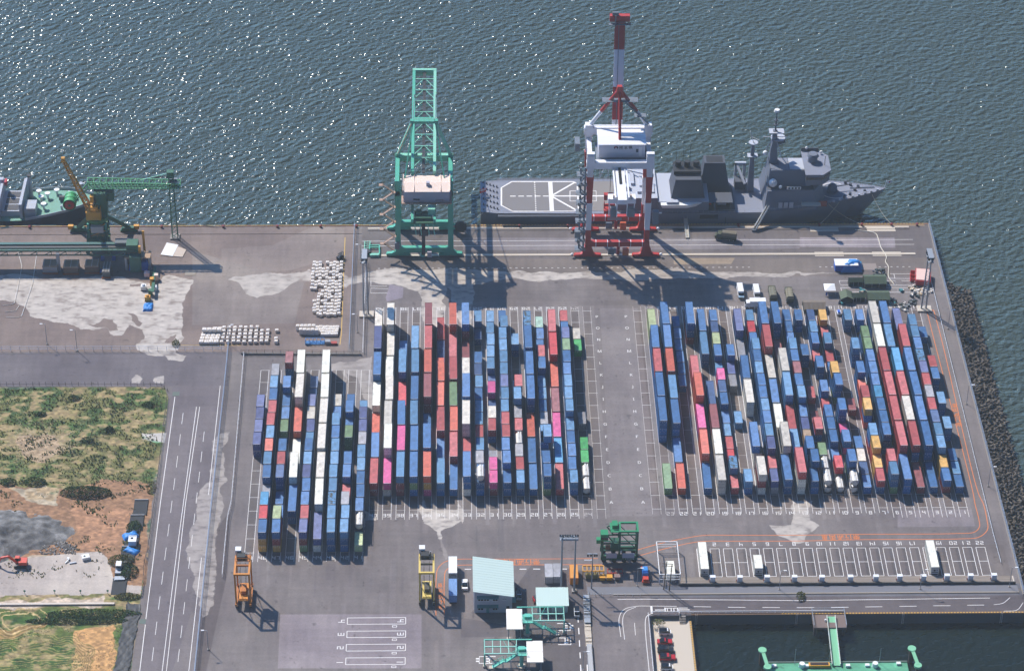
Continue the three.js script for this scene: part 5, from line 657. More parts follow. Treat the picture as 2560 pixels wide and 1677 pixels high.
  const bw = part('name_board', [bx(107.4, 112.4, 14.7, 15.8, 6.9, 7.05)], shipWhite, s); part('name_lettering', [0, 1, 2, 3].map((i) => bx(107.9 + i * 1.15, 108.6 + i * 1.15, 14.9, 15.6, 7.06, 7.1)), black, bw);
  part('radome', [ball(102.6, 16.4, 5.4, 1.5, 1, 18)], shipWhite, s); part('radome', [ball(105.2, 15.4, 6.4, 0.65, 1, 14)], shipWhite, s); part('radome', [ball(100.4, 22.6, -4.4, 0.9, 1, 14)], shipWhite, s); part('awning', [bx(112.6, 119.4, 10.4, 10.5, 8.6, 11)], mat([190, 184, 170], 0.8), s); for (let i = 0; i < 3; i++) part('liferaft_rack', [bx(104.6 + i * 1.9, 106 + i * 1.9, 8.6, 10.8, 9.2, 9.6)], navyPale, s); part('bulwark_door', [bx(118.8, 121.8, 8.4, 10.6, 8.1, 8.3)], mat([150, 62, 40], 0.7), s);
  // masts
  const m1 = part('main_mast', [frustum([[101.6, -4.4], [104.6, -4.4], [104.6, -1.6], [101.6, -1.6]], [[102.4, -3.6], [103.8, -3.6], [103.8, -2.4], [102.4, -2.4]], 20.2, 33)], navy, s); for (const [a, b] of [[100, 1.2], [99.6, -6], [106.4, -6]]) part('mast_leg', [bar([a, 20.2, b], [103, 31, -3], 0.28)], navyPale, m1); part('mast_platform', [cyl([104.4, 29.2, -4], [104.4, 29.5, -4], 2.6, 2.6, 16)], navyPale, m1); part('mast_platform', [bx(101, 106.2, 32.4, 32.7, -4.6, -1.4)], navyPale, m1); part('radar', [cb(105.6, 26.6, -5.4, 4.2, 1.8, 0.6, 0.6)], navyDark, m1); part('yard_arm', [bar([99, 30.2, -3], [107.4, 30.2, -3], 0.2)], navyPale, m1); part('pole_mast', [cyl([103.2, 33, -3], [103.2, 40.6, -3], 0.32, 0.18, 8), cyl([103.2, 35, -3], [103.2, 35.4, -3], 0.8, 0.8, 10), cyl([103.2, 37, -3], [103.2, 37.3, -3], 0.8, 0.8, 10)], navyDark, m1); part('beacon_disc', [cyl([103.2, 40.6, -3], [103.2, 41.4, -3], 1.1, 0.9, 14)], shipWhite, m1);
  const m2 = part('after_mast', [frustum([[94.6, -4], [97, -4], [97, -2], [94.6, -2]], [[95.2, -3.6], [96.2, -3.6], [96.2, -2.8], [95.2, -2.8]], 7.5, 27.6)], navy, s); part('mast_platform', [cyl([95.8, 27.6, -3.2], [95.8, 27.9, -3.2], 1.7, 1.7, 12)], navyPale, m2); part('antenna', [bar([95.8, 27.9, -3.2], [94.4, 32.4, -3.2], 0.25), bar([95.2, 30, -3.2], [98, 28.6, -3.2], 0.2)], shipWhite, m2); part('mast_platform', [bx(94, 97.6, 22.4, 22.6, -4.4, -1.8)], navyPale, m2);
  // foredeck
  part('gun_ring', [ribbon(Array.from({ length: 37 }, (_, i) => [127.4 - 2 + 5.2 * Math.cos(i / 18 * Math.PI), 4.9 * Math.sin(i / 18 * Math.PI)]), 0.3, 9.62)], white, s).rotation.z = 0.0;
  const gun = part('gun_turret', [cyl([124.6, 9.2, 0], [124.6, 10.2, 0], 1.9, 1.9, 20), ball(124.6, 11, 0, 1.7, 0.95, 18)], navy, s); part('gun_barrel', [cyl([126, 11.2, -0.2], [131.2, 11.8, -0.8], 0.22, 0.16, 10)], navyDark, gun);
  part('breakwater', [bar([119.4, 9.6, -7.6], [120.6, 9.6, 0], 0.2, 1.1), bar([120.6, 9.6, 0], [119.2, 9.6, 7.4], 0.2, 1.1)], navy, s); for (const [x, z] of [[131.4, -3], [132.6, 0.4], [130.6, 3], [134, -1.8], [129.8, -4.4], [128.4, 4.6], [136, 1.2]]) part('capstan', [cyl([x, 9.4, z], [x, 10.8, z], 0.6, 0.45, 10)], navyDark, s); part('anchor_chain', [bar([131, 10.1, -1], [139.6, 10.7, -0.6], 0.3, 0.2)], navyDark, s); for (let i = 0; i < 8; i++) part('fairlead', [bx(124 + i * 2.3, 124.8 + i * 2.3, 9.3 + i * 0.15, 10 + i * 0.17, 6.6 - i * 0.78, 7.1 - i * 0.78)], navyPale, s); part('jack_staff', [cyl([143.2, 10.5, 0], [143.6, 14, 0], 0.06)], craneWhite, s); const jk = part('jack', [cb(144.6, 13.2, 0, 1.9, 1.2, 0.05, 0.4)], shipWhite, s); part('jack_disc', [cyl([144.6, 13.2, 0.02], [144.6, 13.2, 0.12], 0.35, 0.35, 12)], craneRed, jk);
  const rl = []; for (const side of [-1, 1]) for (let i = 0; i < st.length - 1; i++) rl.push(...railing([[st[i][0], st[i][3], side * (st[i][1] - 0.15)], [st[i + 1][0], st[i + 1][3], side * (st[i + 1][1] - 0.15)]], 1.0, 0.05)); part('guard_rail', rl, navyPale, s);
  part('hull_port', [bx(77, 83.4, 5.1, 6.8, 10.86, 11.02)], black, s); part('pennant_number', [bx(126.2, 126.5, 3, 6, 5.5, 5.6)].slice(0, 0).concat(bx(86, 86.2, 2, 6, 10.7, 10.86)), navyDark, s);
}
// gangways and mooring lines
{
  const g = thing('gangway', 'narrow pale gangway from the quay up to the hull opening', 'gangway', [99.53, 0, -145.58]); part('walkway', [bar([0, 0.35, 0], [0, 1.4, -13.5 + (150 - 146) * 0], 1.3, 0.18)], mat([190, 184, 170], 0.8), g); part('handrail', railing([[-0.6, 0.4, 0], [-0.6, 1.5, -13.5]]), galv, g); part('handrail', railing([[0.6, 0.4, 0], [0.6, 1.5, -13.5]]), galv, g);
  const h = thing('gangway', 'steep white boarding stair leaning on the warship below its awning', 'gangway', [123.46, 0, -150.28]); part('stair', [bar([0, 0.3, 0], [5.2, 5, -7.6], 1.1, 0.2)], navyDark, h); part('side_panel', [bar([0.3, 0.9, 0.5], [5.5, 5.6, -7.1], 0.08, 1.0)], shipWhite, h); part('side_panel', [bar([-0.3, 0.9, -0.5], [4.9, 5.6, -8.1], 0.08, 1.0)], shipWhite, h); part('foot_block', [bx(-1, 0.8, 0, 0.7, -0.6, 0.8)], navyDark, h);
  const rope = (n, a, b, sag, m, label) => { const pts = []; for (let i = 0; i <= 20; i++) { const t = i / 20; pts.push(V(a[0] + (b[0] - a[0]) * t, a[1] + (b[1] - a[1]) * t - sag * 4 * t * (1 - t), a[2] + (b[2] - a[2]) * t)); } solo(n, new THREE.TubeGeometry(new THREE.CatmullRomCurve3(pts), 30, 0.09, 5), m, label, 'rope'); };
  const R = mat([186, 180, 166], 0.9);
  rope('mooring_rope', [154.6, 5.2, -161.6], [146.5, 0.5, -153.4], 0.8, R, 'pale mooring rope from the warship bow to the westernmost of its bollards'); rope('mooring_rope', [150, 4.8, -160], [161.5, 0.5, -153.4], 1.0, R, 'pale mooring rope running forward from the warship flare to a bollard'); rope('mooring_rope', [166, 6, -164], [172, 0.5, -153.4], 1.2, R, 'pale mooring rope nearest the warship stem'); rope('mooring_rope', [-108, 2.2, -160.5], [-64.05, 0.5, -153.4], 1.0, R, 'long pale mooring line from the cargo ship bow along the west quay'); rope('mooring_rope', [28.4, 3.4, -157], [20.5, 0.5, -153.4], 0.6, R, 'short stern mooring rope of the warship');
}
// ---------------------------------------------------------------- cargo ship, only its bow in view
{
  const OX = -178, OZ = -166.8, s = thing('cargo_ship', 'cargo ship bow with a green foredeck and red hatch gear beyond the conveyor', 'ship', [OX, SEA, OZ]), dg = mat([112, 156, 138], 0.8), hb = mat([52, 58, 74], 0.6), hg = mat([168, 172, 182], 0.6), rd = mat([178, 34, 44], 0.6);
  const st = [[0, 9.6, 9.4, 4.2], [38, 9.6, 9.2, 4.2], [46, 9.4, 8.6, 4.4], [54, 8.6, 6.6, 5.6], [60, 7.2, 4.4, 6.4], [65, 5, 2.2, 6.9], [69, 2.4, 0.8, 7.2, -2], [71.4, 0.15, 0.08, 7.4, -4]];
  hull(st, s, hb, 'hull'); deckSheet(st, s, dg, 'foredeck', 0.1, 0.01); const bwk = []; for (const sd of [-1, 1]) for (let i = 2; i < st.length - 1; i++) bwk.push(bar([st[i][0], st[i][3] + 0.5, sd * st[i][1]], [st[i + 1][0], st[i + 1][3] + 0.5, sd * st[i + 1][1]], 0.15, 1.0)); part('bulwark', bwk, hg, s);
  part('hatch_coaming', [bx(20, 44, 4.2, 6.4, -6.6, 6.4)], hg, s); for (let i = 0; i < 3; i++) part('hatch_well', [bx(38.4, 43.4, 6.42, 6.5, -5.8 + i * 4.1, -2.4 + i * 4.1)], mat([64, 62, 66], 0.7), s); for (const x of [36.6, 44.6]) part('gantry_wall', [bx(x - 0.5, x + 0.5, 4.2, 10.4, -8.6, 8.4)], hg, s); part('gantry_bridge', [bx(30.6, 37, 10.4, 11.4, -7.8, -6)], hg, s); part('hatch_crane', [bx(31, 36.2, 5, 9.4, 3.4, 8.2)], hg, s); part('grab', [bx(31.6, 35.4, 9.4, 11.2, 3.8, 7)], rd, s); for (let i = 0; i < 4; i++) part('grab_rib', [bx(31.8 + i * 0.95, 32.1 + i * 0.95, 11.2, 11.36, 3.9, 6.9)], shipWhite, s); part('red_winch', [cyl([27, 9.6, -7], [30.4, 9.6, -7], 2.4, 2.4, 16)], rd, s); part('red_locker', [bx(37.6, 38.4, 10, 11.6, -6.6, -4.2)], rd, s); part('red_bin', [bx(24, 29.6, 5, 8, 0, 7.4)], rd, s); part('derrick_post', [cyl([46.4, 4.4, -5.4], [46.4, 13.4, -5.4], 0.8, 0.6, 12)], hg, s); part('post_cap', [cyl([46.4, 13.4, -5.4], [46.4, 13.8, -5.4], 0.9, 0.9, 12)], black, s); part('deck_house', [bx(45.6, 49.6, 4.4, 8.2, 2, 7.6)], hg, s); part('windlass', [cyl([57, 7.2, -0.6], [63.2, 7.2, -0.6], 0.9, 0.9, 12)], mat([96, 92, 92], 0.7), s); for (const [x, z] of [[49.4, -4.6], [52.6, -3], [52, 3.6], [55.6, -5.2], [50.6, -1]]) { const v = part('ventilator', [cyl([x, 5, z], [x, 7.4, z], 0.4, 0.4, 10), cyl([x, 7.4, z], [x, 7.8, z], 1.0, 1.0, 14)], shipWhite, s); } for (const [x, z] of [[60, -4.2], [62, 3.6], [65.4, -1.8], [58.4, 5]]) part('bollard', [cyl([x, 6.4, z], [x, 7.8, z], 0.4, 0.4, 8)], hg, s); part('fore_mast', [cyl([64.8, 7, -1.6], [64.8, 12, -1.6], 0.35, 0.25, 8), cyl([64.8, 12, -1.6], [64.8, 12.8, -1.6], 0.9, 0.9, 10)], hg, s);
}
// ---------------------------------------------------------------- vehicles
const tyre = mat([22, 22, 24], 0.9), rimM = mat([150, 150, 152], 0.5, 0.4), glassM = mat([26, 32, 40], 0.15), lampW = mat([230, 228, 220], 0.3), lampR = mat([150, 20, 20], 0.4);
function bevelSide(pts, half, m, name, parent, bevel = 0.09) { // side profile [along, up] extruded across the width with rounded edges; along runs +z
  const sh = new THREE.Shape(pts.map(([a, b]) => new THREE.Vector2(a, b))), g = new THREE.ExtrudeGeometry(sh, { depth: 2 * (half - bevel), bevelEnabled: true, bevelThickness: bevel, bevelSize: bevel * 0.6, bevelSegments: 2 });
  return part(name, g.translate(0, 0, -(half - bevel)).rotateY(-Math.PI / 2), m, parent);
}
function addWheels(g, axles, half, r) { for (const z of axles) for (const s of [-1, 1]) { const w = part('wheel', [cyl([s * (half - 0.12), r, z], [s * (half + 0.1), r, z], r, r, 14)], tyre, g); part('rim', [cyl([s * (half + 0.06), r, z], [s * (half + 0.12), r, z], r * 0.6, r * 0.6, 10)], rimM, w); } }
function car(kind, label, cat, pos, ry, m, group) { // nose toward +z
  const g = thing(kind === 'van' ? 'van' : kind === 'suv' ? 'estate_car' : 'car', label, cat, pos, ry, group);
  const P = kind === 'van' ? { body: [[-1.75, 0.35], [1.55, 0.35], [1.75, 0.6], [1.7, 0.95], [-1.75, 0.95]], cab: [[-1.72, 0.95], [1.5, 0.95], [0.95, 1.78], [-1.6, 1.82]], hw: 0.78 } : kind === 'suv' ? { body: [[-2.3, 0.4], [2.2, 0.4], [2.35, 0.7], [2.2, 1.02], [-2.3, 1.05]], cab: [[-2.2, 1.05], [1.1, 1.03], [0.5, 1.72], [-1.9, 1.74]], hw: 0.92 } : { body: [[-2.15, 0.35], [2.1, 0.35], [2.2, 0.6], [2.05, 0.86], [-2.1, 0.9]], cab: [[-1.5, 0.9], [0.95, 0.88], [0.3, 1.42], [-1.0, 1.44]], hw: 0.86 };
  bevelSide(P.body, P.hw, m, 'body', g); bevelSide(P.cab, P.hw - 0.07, glassM, 'window', g); const t = P.cab.slice(2); part('roof', [bx(-P.hw + 0.13, P.hw - 0.13, t[0][1] - 0.02, t[0][1] + 0.06, t[1][0] + 0.05, t[0][0] - 0.05)], m, g);
  const a = P.body[1][0] - 0.75, b = P.body[0][0] + 0.75; addWheels(g, [a, b], P.hw - 0.08, 0.33); for (const s of [-1, 1]) { part('headlight', [bx(s * 0.45, s * 0.7, 0.6, 0.75, P.body[2][0] - 0.05, P.body[2][0] + 0.05)], lampW, g); part('tail_light', [bx(s * 0.5, s * 0.72, 0.65, 0.82, P.body[0][0] - 0.12, P.body[0][0] + 0.02)], lampR, g); }
  return g;
}
const cWhite = mat([232, 232, 232], 0.35), cRed = mat([176, 24, 36], 0.35), cBlack = mat([30, 32, 38], 0.3), cSilver = mat([176, 180, 186], 0.35, 0.3);
const LOT = -1.3;
for (const [k, l, c, p, m] of [['van', 'white boxy van parked nearest the road end of the quay lot', 'van', [78.51, 54.49], cWhite], ['car', 'red hatchback parked between the white van and the black estate', 'car', [78.20, 58.32], cRed], ['suv', 'long black estate car parked between two red cars', 'car', [78.21, 61.90], cBlack], ['suv', 'bright red estate car parked beside the black one', 'car', [78.53, 65.02], cRed], ['van', 'white van with dark windows at the lower edge of the lot', 'van', [78.09, 69.21], cWhite]]) car(k, l, c, [p[0], LOT, p[1]], Math.PI / 2, m, 'cars parked on the lower quay');
{ const p = [20.72, 34.63], q = [36.58, 39.69], r = [53.25, 47.25]; car('car', 'white saloon parked between the lorry and the office', 'car', [p[0], 0, p[1]], Math.PI, cWhite); car('van', 'grey van parked beside the office side wall', 'van', [q[0], 0, q[1]], 0, cSilver); car('van', 'silver van with a dark front near the gate lane', 'van', [r[0], 0, r[1]], 0, cSilver); }
function minibus(label, [x, z], open) {
  const g = thing('minibus', label, 'bus', [x, 0, z], 0.02, 'white minibuses behind the crane rail'); bevelSide([[-2.9, 0.4], [2.75, 0.4], [2.95, 0.8], [2.9, 1.25], [-2.9, 1.25]], 0.98, cWhite, 'body', g); bevelSide([[-2.85, 1.25], [2.85, 1.25], [2.35, 2.1], [-2.8, 2.1]], 0.93, glassM, 'window', g); bevelSide([[-2.88, 2.1], [2.4, 2.1], [2.2, 2.5], [-2.75, 2.52]], 0.96, cWhite, 'roof', g); addWheels(g, [1.9, -1.8], 0.9, 0.36); for (const s of [-1, 1]) part('headlight', [bx(s * 0.55, s * 0.85, 0.75, 0.95, 2.9, 3.02)], lampW, g); if (open) part('bonnet', [cb(0, 1.15, 3.35, 1.9, 0.12, 0.8, 0, 0.3)], mat([150, 182, 204], 0.4), g);
}
minibus('white minibus with pale blue front flap, west of its twin', [115.01, -112.58], true); minibus('white minibus between its twin and the canvas lorries', [120.43, -111.96], false);
const olive = mat([74, 78, 62], 0.85), oliveCanvas = mat([118, 118, 100], 0.95), khaki = mat([140, 134, 114], 0.95);
function armyTruck(label, [x, z], ry, canvas, group) {
  const g = thing('canvas_lorry', label, 'lorry', [x, 0, z], ry, group); part('chassis', [bx(-0.9, 0.9, 0.6, 0.95, -3.9, 3.6)], black, g); bevelSide([[-3.9, 1.2], [1.2, 1.2], [1.2, 2.0], [-3.9, 2.0]], 1.2, olive, 'load_bed', g, 0.05);
  const hoop = new THREE.Shape([[-1.2, 0], [-1.2, 0.85], [-0.95, 1.2], [0, 1.36], [0.95, 1.2], [1.2, 0.85], [1.2, 0]].map((p) => new THREE.Vector2(...p))); part('canvas_cover', new THREE.ExtrudeGeometry(hoop, { depth: 5, bevelEnabled: false }).translate(0, 2, -3.85), canvas, g); for (let i = 0; i < 6; i++) part('cover_rib', [bar([-1.0, 3.22, -3.8 + i * 0.98], [1.0, 3.22, -3.8 + i * 0.98], 0.14, 0.3)].slice(0, 1), canvas, g);
  bevelSide([[1.4, 0.9], [3.5, 0.9], [3.6, 1.7], [3.0, 1.8], [2.6, 2.6], [1.4, 2.6]], 1.15, olive, 'cab', g); part('windscreen', [cb(0, 2.2, 2.88, 1.9, 0.75, 0.06, 0, -0.45)], glassM, g); addWheels(g, [2.7, -1.7, -3.0], 1.05, 0.5);
}
armyTruck('drab canvas lorry parked beside the two white minibuses', [125.75, -110.96], Math.PI, mat([126, 124, 108], 0.95), 'canvas lorries behind the rail'); armyTruck('ribbed khaki canvas lorry parked easternmost behind the rail', [131.31, -110.14], Math.PI, khaki, 'canvas lorries behind the rail'); { const p = [112.68, -145.15]; armyTruck('dark olive canvas lorry parked slantwise on the quay by the warship', [p[0], p[1]], -Math.PI / 2 - 0.22, mat([116, 108, 92], 0.95)); }
{ const p = [120.60, -103.43], g = thing('box_lorry', 'white box lorry half hidden behind the seaward end of row 14', 'lorry', [p[0], 0, p[1] - 1.2], Math.PI / 2); part('load_box', [bx(-1.15, 1.15, 1, 3.2, -3.2, 2.2)], cWhite, g); bevelSide([[-4.9 + 0.2, 0.5], [-3.3, 0.5], [-3.3, 2.5], [-4.2, 2.5], [-4.8, 1.5]], 1.05, cWhite, 'cab', g); part('windscreen', [cb(0, 2, -4.6, 1.8, 0.8, 0.06, 0, 0.5)], glassM, g); addWheels(g, [-4, 1.2], 1.0, 0.45); }
{ // lorry with white tractor roof and blue load by the second straddle carrier
  const p = [17.23, 43.23], g = thing('container_lorry', 'lorry with a white box and a blue container beside the straddle carrier', 'lorry', [p[0], 0, p[1] - 8.5]); part('chassis', [bx(-1, 1, 0.9, 1.25, -9, 8.4)], black, g); part('white_box', [bx(-1.25, 1.25, 1.25, 3.8, -9, -1.6)], cWhite, g); part('blue_container', [bx(-1.22, 1.22, 1.25, 3.9, 1, 8.4)], paintMat.B[1].roof, g); part('cab', [bx(-1.15, 1.15, 0.7, 3.3, -1.4, 0.6)], cBlack, g); part('windscreen', [bx(-1, 1, 2.1, 3, 0.6, 0.66)], glassM, g); addWheels(g, [-7.6, -4, 3.6, 5, 6.8], 1.05, 0.5); part('cab_mirror', [bx(-1.7, 1.7, 2.5, 2.6, -0.6, -0.5)], galv, g);
}
// ---------------------------------------------------------------- straddle carriers
const strYellow = mat([206, 128, 26], 0.55), strPale = mat([216, 188, 96], 0.55), strGreen = mat([16, 132, 84], 0.5), strDark = mat([10, 82, 56], 0.55);
function straddle(name, label, [x, z], ry, m, m2, H, W, L, extra) {
  const g = thing(name, label, 'straddle carrier', [x, 0, z], ry), w = W / 2, l = L / 2;
  for (const s of [-1, 1]) { const b = part('side_beam', [bx(s * (w - 0.45), s * (w + 0.25), 1.1, 1.9, -l, l)], m2, g); for (let i = 0; i < 4; i++) part('wheel', [cyl([s * (w - 0.35), 0.65, -l + 0.9 + i * (L - 1.8) / 3], [s * (w + 0.15), 0.65, -l + 0.9 + i * (L - 1.8) / 3], 0.65, 0.65, 14)], tyre, b); for (const sz of [-1, 1]) part('leg', [bx(s * (w - 0.3), s * (w + 0.15), 1.9, H, sz * (l - 0.9) - 0.3, sz * (l - 0.9) + 0.3)], m, g); part('top_beam', [bx(s * (w - 0.35), s * (w + 0.2), H, H + 0.6, -l + 0.4, l - 0.4)], m, g); part('side_tie', [bar([s * w, 2, -l + 1], [s * w, H * 0.72, l - 1], 0.16)], m, g); }
  for (const sz of [-1, 1]) part('cross_beam', [bx(-w + 0.3, w - 0.3, H + 0.02, H + 0.62, sz * (l - 0.7) - 0.28, sz * (l - 0.7) + 0.28)], m, g); part('cross_beam', [bx(-w + 0.35, w - 0.35, H + 0.03, H + 0.6, -0.2, 0.2)], m2, g);
  part('engine_deck', [bx(-w + 0.1, w - 0.1, H + 0.64, H + 0.8, -l + 0.4, -l + 3.2)], m2, g); part('engine', [bx(-w + 0.4, w - 1.4, H + 0.8, H + 2, -l + 0.7, -l + 2.8)], black, g); part('exhaust', [cyl([w - 1, H + 0.8, -l + 1.4], [w - 1, H + 2.4, -l + 1.4], 0.16)], galv, g); part('cab', [bx(-w - 0.1, -w + 1.6, H + 0.82, H + 2.6, -l - 1.2, -l + 0.6)], cWhite, g); part('cab_window', [bx(-w - 0.13, -w + 1.63, H + 1.6, H + 2.2, -l - 1.23, -l + 0.4)], glassM, g); part('deck_railing', railing([[-w + 0.1, H + 0.8, -l + 3.2], [w - 0.1, H + 0.8, -l + 3.2], [w - 0.1, H + 0.8, -l + 0.4]], 1.1, 0.07), m2, g);
  part('spreader', [bx(-1.3, 1.3, 2.6, 3.1, -l + 1.2, l - 1.2), bx(-1.4, 1.4, 2.4, 2.9, -l + 0.9, -l + 1.4), bx(-1.4, 1.4, 2.4, 2.9, l - 1.4, l - 0.9)], m, g); for (const sx of [-1, 1]) for (const sz of [-1, 1]) part('hoist_cable', [cyl([sx * 0.8, 3, sz * 1.6], [sx * 0.8, H, sz * 1.6], 0.05, 0.05, 5)], black, g); part('spreader_head', [bx(-0.7, 0.7, 3.1, 4.4, -1.6, 1.6)], m2, g); return g;
}
{ const a = [-43.72, 44.28], b = [9.63, 43.85]; straddle('straddle_carrier', 'orange yellow straddle carrier with a white cab beside row 49', [a[0], a[1] - 4.6], 0, strYellow, mat([176, 104, 24], 0.6), 12.6, 4.3, 9.2); straddle('straddle_carrier', 'pale yellow and black straddle carrier beside the lorry', [b[0], b[1] - 4.6], 0, strPale, mat([64, 60, 44], 0.6), 12.4, 4.2, 9.2); }
{ // green yard carrier seen from its side
  const a = [66.63, 24.51], g = thing('straddle_carrier', 'tall green straddle carrier standing on the orange lane', 'straddle carrier', [a[0], 0, a[1] - 2.2]), H = 11.6, P = (n, q, m = strDark) => part(n, q, m, g);
  for (const z of [-2, 2]) { const b = P('side_beam', [bx(-5.4, 5.6, 1, 2.6, z - 0.35, z + 0.35)]); for (let i = 0; i < 4; i++) part('wheel', [cyl([-4.4 + i * 3, 0.7, z - 0.3], [-4.4 + i * 3, 0.7, z + 0.3], 0.7, 0.7, 14)], tyre, b); for (const x of [-5, 0.1, 5.3]) P('leg', [bx(x - 0.28, x + 0.28, 2.6, x < -1 ? 8.2 : H, z - 0.26, z + 0.26)]); P('top_beam', [bx(-0.2, 5.6, H, H + 0.5, z - 0.3, z + 0.3)], strGreen); P('mid_beam', [bx(-5.2, 5.5, 7, 7.4, z - 0.22, z + 0.22)], strDark); P('low_beam', [bx(-5.2, 5.5, 4.5, 4.75, z - 0.2, z + 0.2)], strDark); P('brace', [bar([0.2, 10.8, z], [5.2, 5, z], 0.2)]); P('brace', [bar([-3.4, 10.6, z], [-0.2, 10.8, z], 0.35), bar([-3.4, 10.6, z], [-1.6, 7.6, z], 0.3)].slice(0, 1)); P('brace', [bar([-3.6, 10.4, z], [-1.8, 7.6, z], 0.3)]); }
  for (const x of [0.1, 5.3]) P('cross_beam', [bx(x - 0.3, x + 0.3, H + 0.02, H + 0.52, -1.7, 1.7)], strGreen); P('cab', [bx(-5.6, -3.4, 8.4, 10.8, -0.2, 2.2)], strGreen); P('cab_window', [bx(-5.63, -3.37, 8.8, 9.8, 2.16, 2.24)], glassM); P('cab_step', [bx(-6.8, -5.6, 7.2, 8.6, 0.6, 2)], strGreen); P('engine_platform', [bx(-2.8, -0.3, H, H + 0.2, -2.2, 2.2)], strGreen); P('engine', [bx(-2.2, -0.6, H + 0.2, H + 1.4, -1.8, 0.6)], strGreen); P('engine_railing', railing([[-2.8, H + 0.2, 2.2], [-0.3, H + 0.2, 2.2]], 1.1, 0.08), strGreen); for (const [x0, x1] of [[-3.8, -0.6], [1.0, 4.6]]) P('side_panel', [bx(x0, x1, 1.9, 3.7, 2.36, 2.5)], mat([196, 192, 204], 0.6)); P('lettering', Array.from({ length: 6 }, (_, i) => bx(2 + i * 0.45, 2.25 + i * 0.45, 1.35, 1.6, 2.36, 2.4)), cWhite); P('fuel_tank', [bx(-4, -2.6, 4.8, 6.2, 0.8, 2)], mat([96, 62, 34], 0.7)); P('spreader', [bx(-2.4, 0, 4.9, 6.8, -1.2, 1.2)], strDark); P('lamp', [ball(0.6, 4.4, 2.4, 0.3)], cWhite);
}
// ---------------------------------------------------------------- bulk bags in the west yard
const bagMat = mat([222, 214, 206], 0.9), bagGrey = mat([200, 196, 196], 0.9);
{
  const g = new THREE.BoxGeometry(1.1, 1.0, 1.1, 4, 4, 4), p = g.attributes.position; for (let i = 0; i < p.count; i++) { const x = p.getX(i), y = p.getY(i), z = p.getZ(i), k = 1 + 0.1 * (1 - Math.pow(Math.abs(y) / 0.5, 2)), c = 1 - 0.1 * Math.pow(Math.max(Math.abs(x), Math.abs(z)) / 0.55, 4) * (Math.abs(y) > 0.4 ? 1 : 0); p.setXYZ(i, x * k * c, y + (Math.abs(y) > 0.49 && y > 0 ? 0.06 * (1 - (x * x + z * z) * 2) : 0) + 0.5, z * k * c); } g.computeVertexNormals();
  const loop = [bar([-0.3, 1.0, -0.3], [0.05, 1.22, -0.05], 0.08, 0.03), bar([0.3, 1.0, 0.3], [-0.05, 1.22, 0.05], 0.08, 0.03)], bag = mg([g, ...loop]);
  let proto = {};
  const put = (x, y, z, label, group, m = bagMat, s = 1) => { const o = solo('bulk_bag', bag, m, label, 'bag', [x, y, z], rr(-0.12, 0.12), group); o.scale.set(s, rr(0.92, 1.1), s * rr(0.97, 1.05)); };
  const L1 = 'white bulk bag in the neat spaced grid at the landward edge', L2 = 'white bulk bag in the tight cluster ending the spaced grid', L3 = 'white bulk bag in the crowded block beside the yellow tape', L4 = 'white bulk bag in the regular rows at the foot of the block', L5 = 'tall white bulk bag in the double stack beside the crowded block';
  const a = [-58.38, -93.47], b = [-43.69, -92.18], c = [-58.51, -85.62]; for (let i = 0; i < 9; i++) for (let j = i > 6 ? 1 : 0; j < 5; j++) put(a[0] + (b[0] - a[0]) * i / 8 + (c[0] - a[0]) * j / 4 + rr(-0.15, 0.15), 0.02, a[1] + (c[1] - a[1]) * j / 4 + rr(-0.15, 0.15), L1, 'bags set out in a grid');
  for (const q of [[-40.70, -91.72], [-40.80, -87.28], [-40.65, -85.50]]) put(q[0], 0.02, q[1], 'white bulk bag standing apart at the open end of the grid', 'loose bags by the grid');
  const e = [-65.23, -85.50]; for (let j = 0; j < 5; j++) for (let i = 0; i < 4; i++) { if (j === 4 && i < 2) continue; put(e[0] + i * 1.62 + j * 0.2, 0.02, e[1] - j * 1.75, L2, 'bags packed at the end of the grid', bagMat, 1.36); if (j === 3) put(e[0] + i * 1.62 + 0.7, 1.2, e[1] - j * 1.75, L2, 'bags packed at the end of the grid', bagMat, 1.3); }
  const t0 = [-29.94, -130.81], t1 = [-20.61, -131.64], t2 = [-29.51, -100.98]; for (let i = 0; i < 9; i++) for (let j = 0; j < 17; j++) { const h = hash(i, j, 77); if (h < 0.16 || (i === 0 && j > 9) || (i < 2 && j > 12 && h < 0.5)) continue; put(t0[0] + (t1[0] - t0[0]) * i / 8 + rr(-0.2, 0.2), 0.02, t0[1] + (t2[1] - t0[1]) * j / 16 + rr(-0.2, 0.2) + (i % 2) * 0.4, L3, 'bags crowded beside the tape', h > 0.93 ? bagGrey : bagMat, 0.98); }
  const u = [-27.78, -89.46]; for (let i = 0; i < 7; i++) for (let j = 0; j < 4; j++) if (i + j > 1 || i > 2) put(u[0] + i * 1.12 + j * 0.12, 0.02, u[1] - j * 1.32, L4, 'bags in rows at the foot of the block'); const v = [-33.81, -92.77]; for (let i = 0; i < 5; i++) for (let j = 0; j < 2; j++) for (let k = 0; k < 2; k++) put(v[0] + i * 1.32 + j * 1.1, 0.02 + k * 1.05, v[1] - j * -2.2 + i * 0.05, L5, 'bags stacked two high', bagMat, 1.05);
}
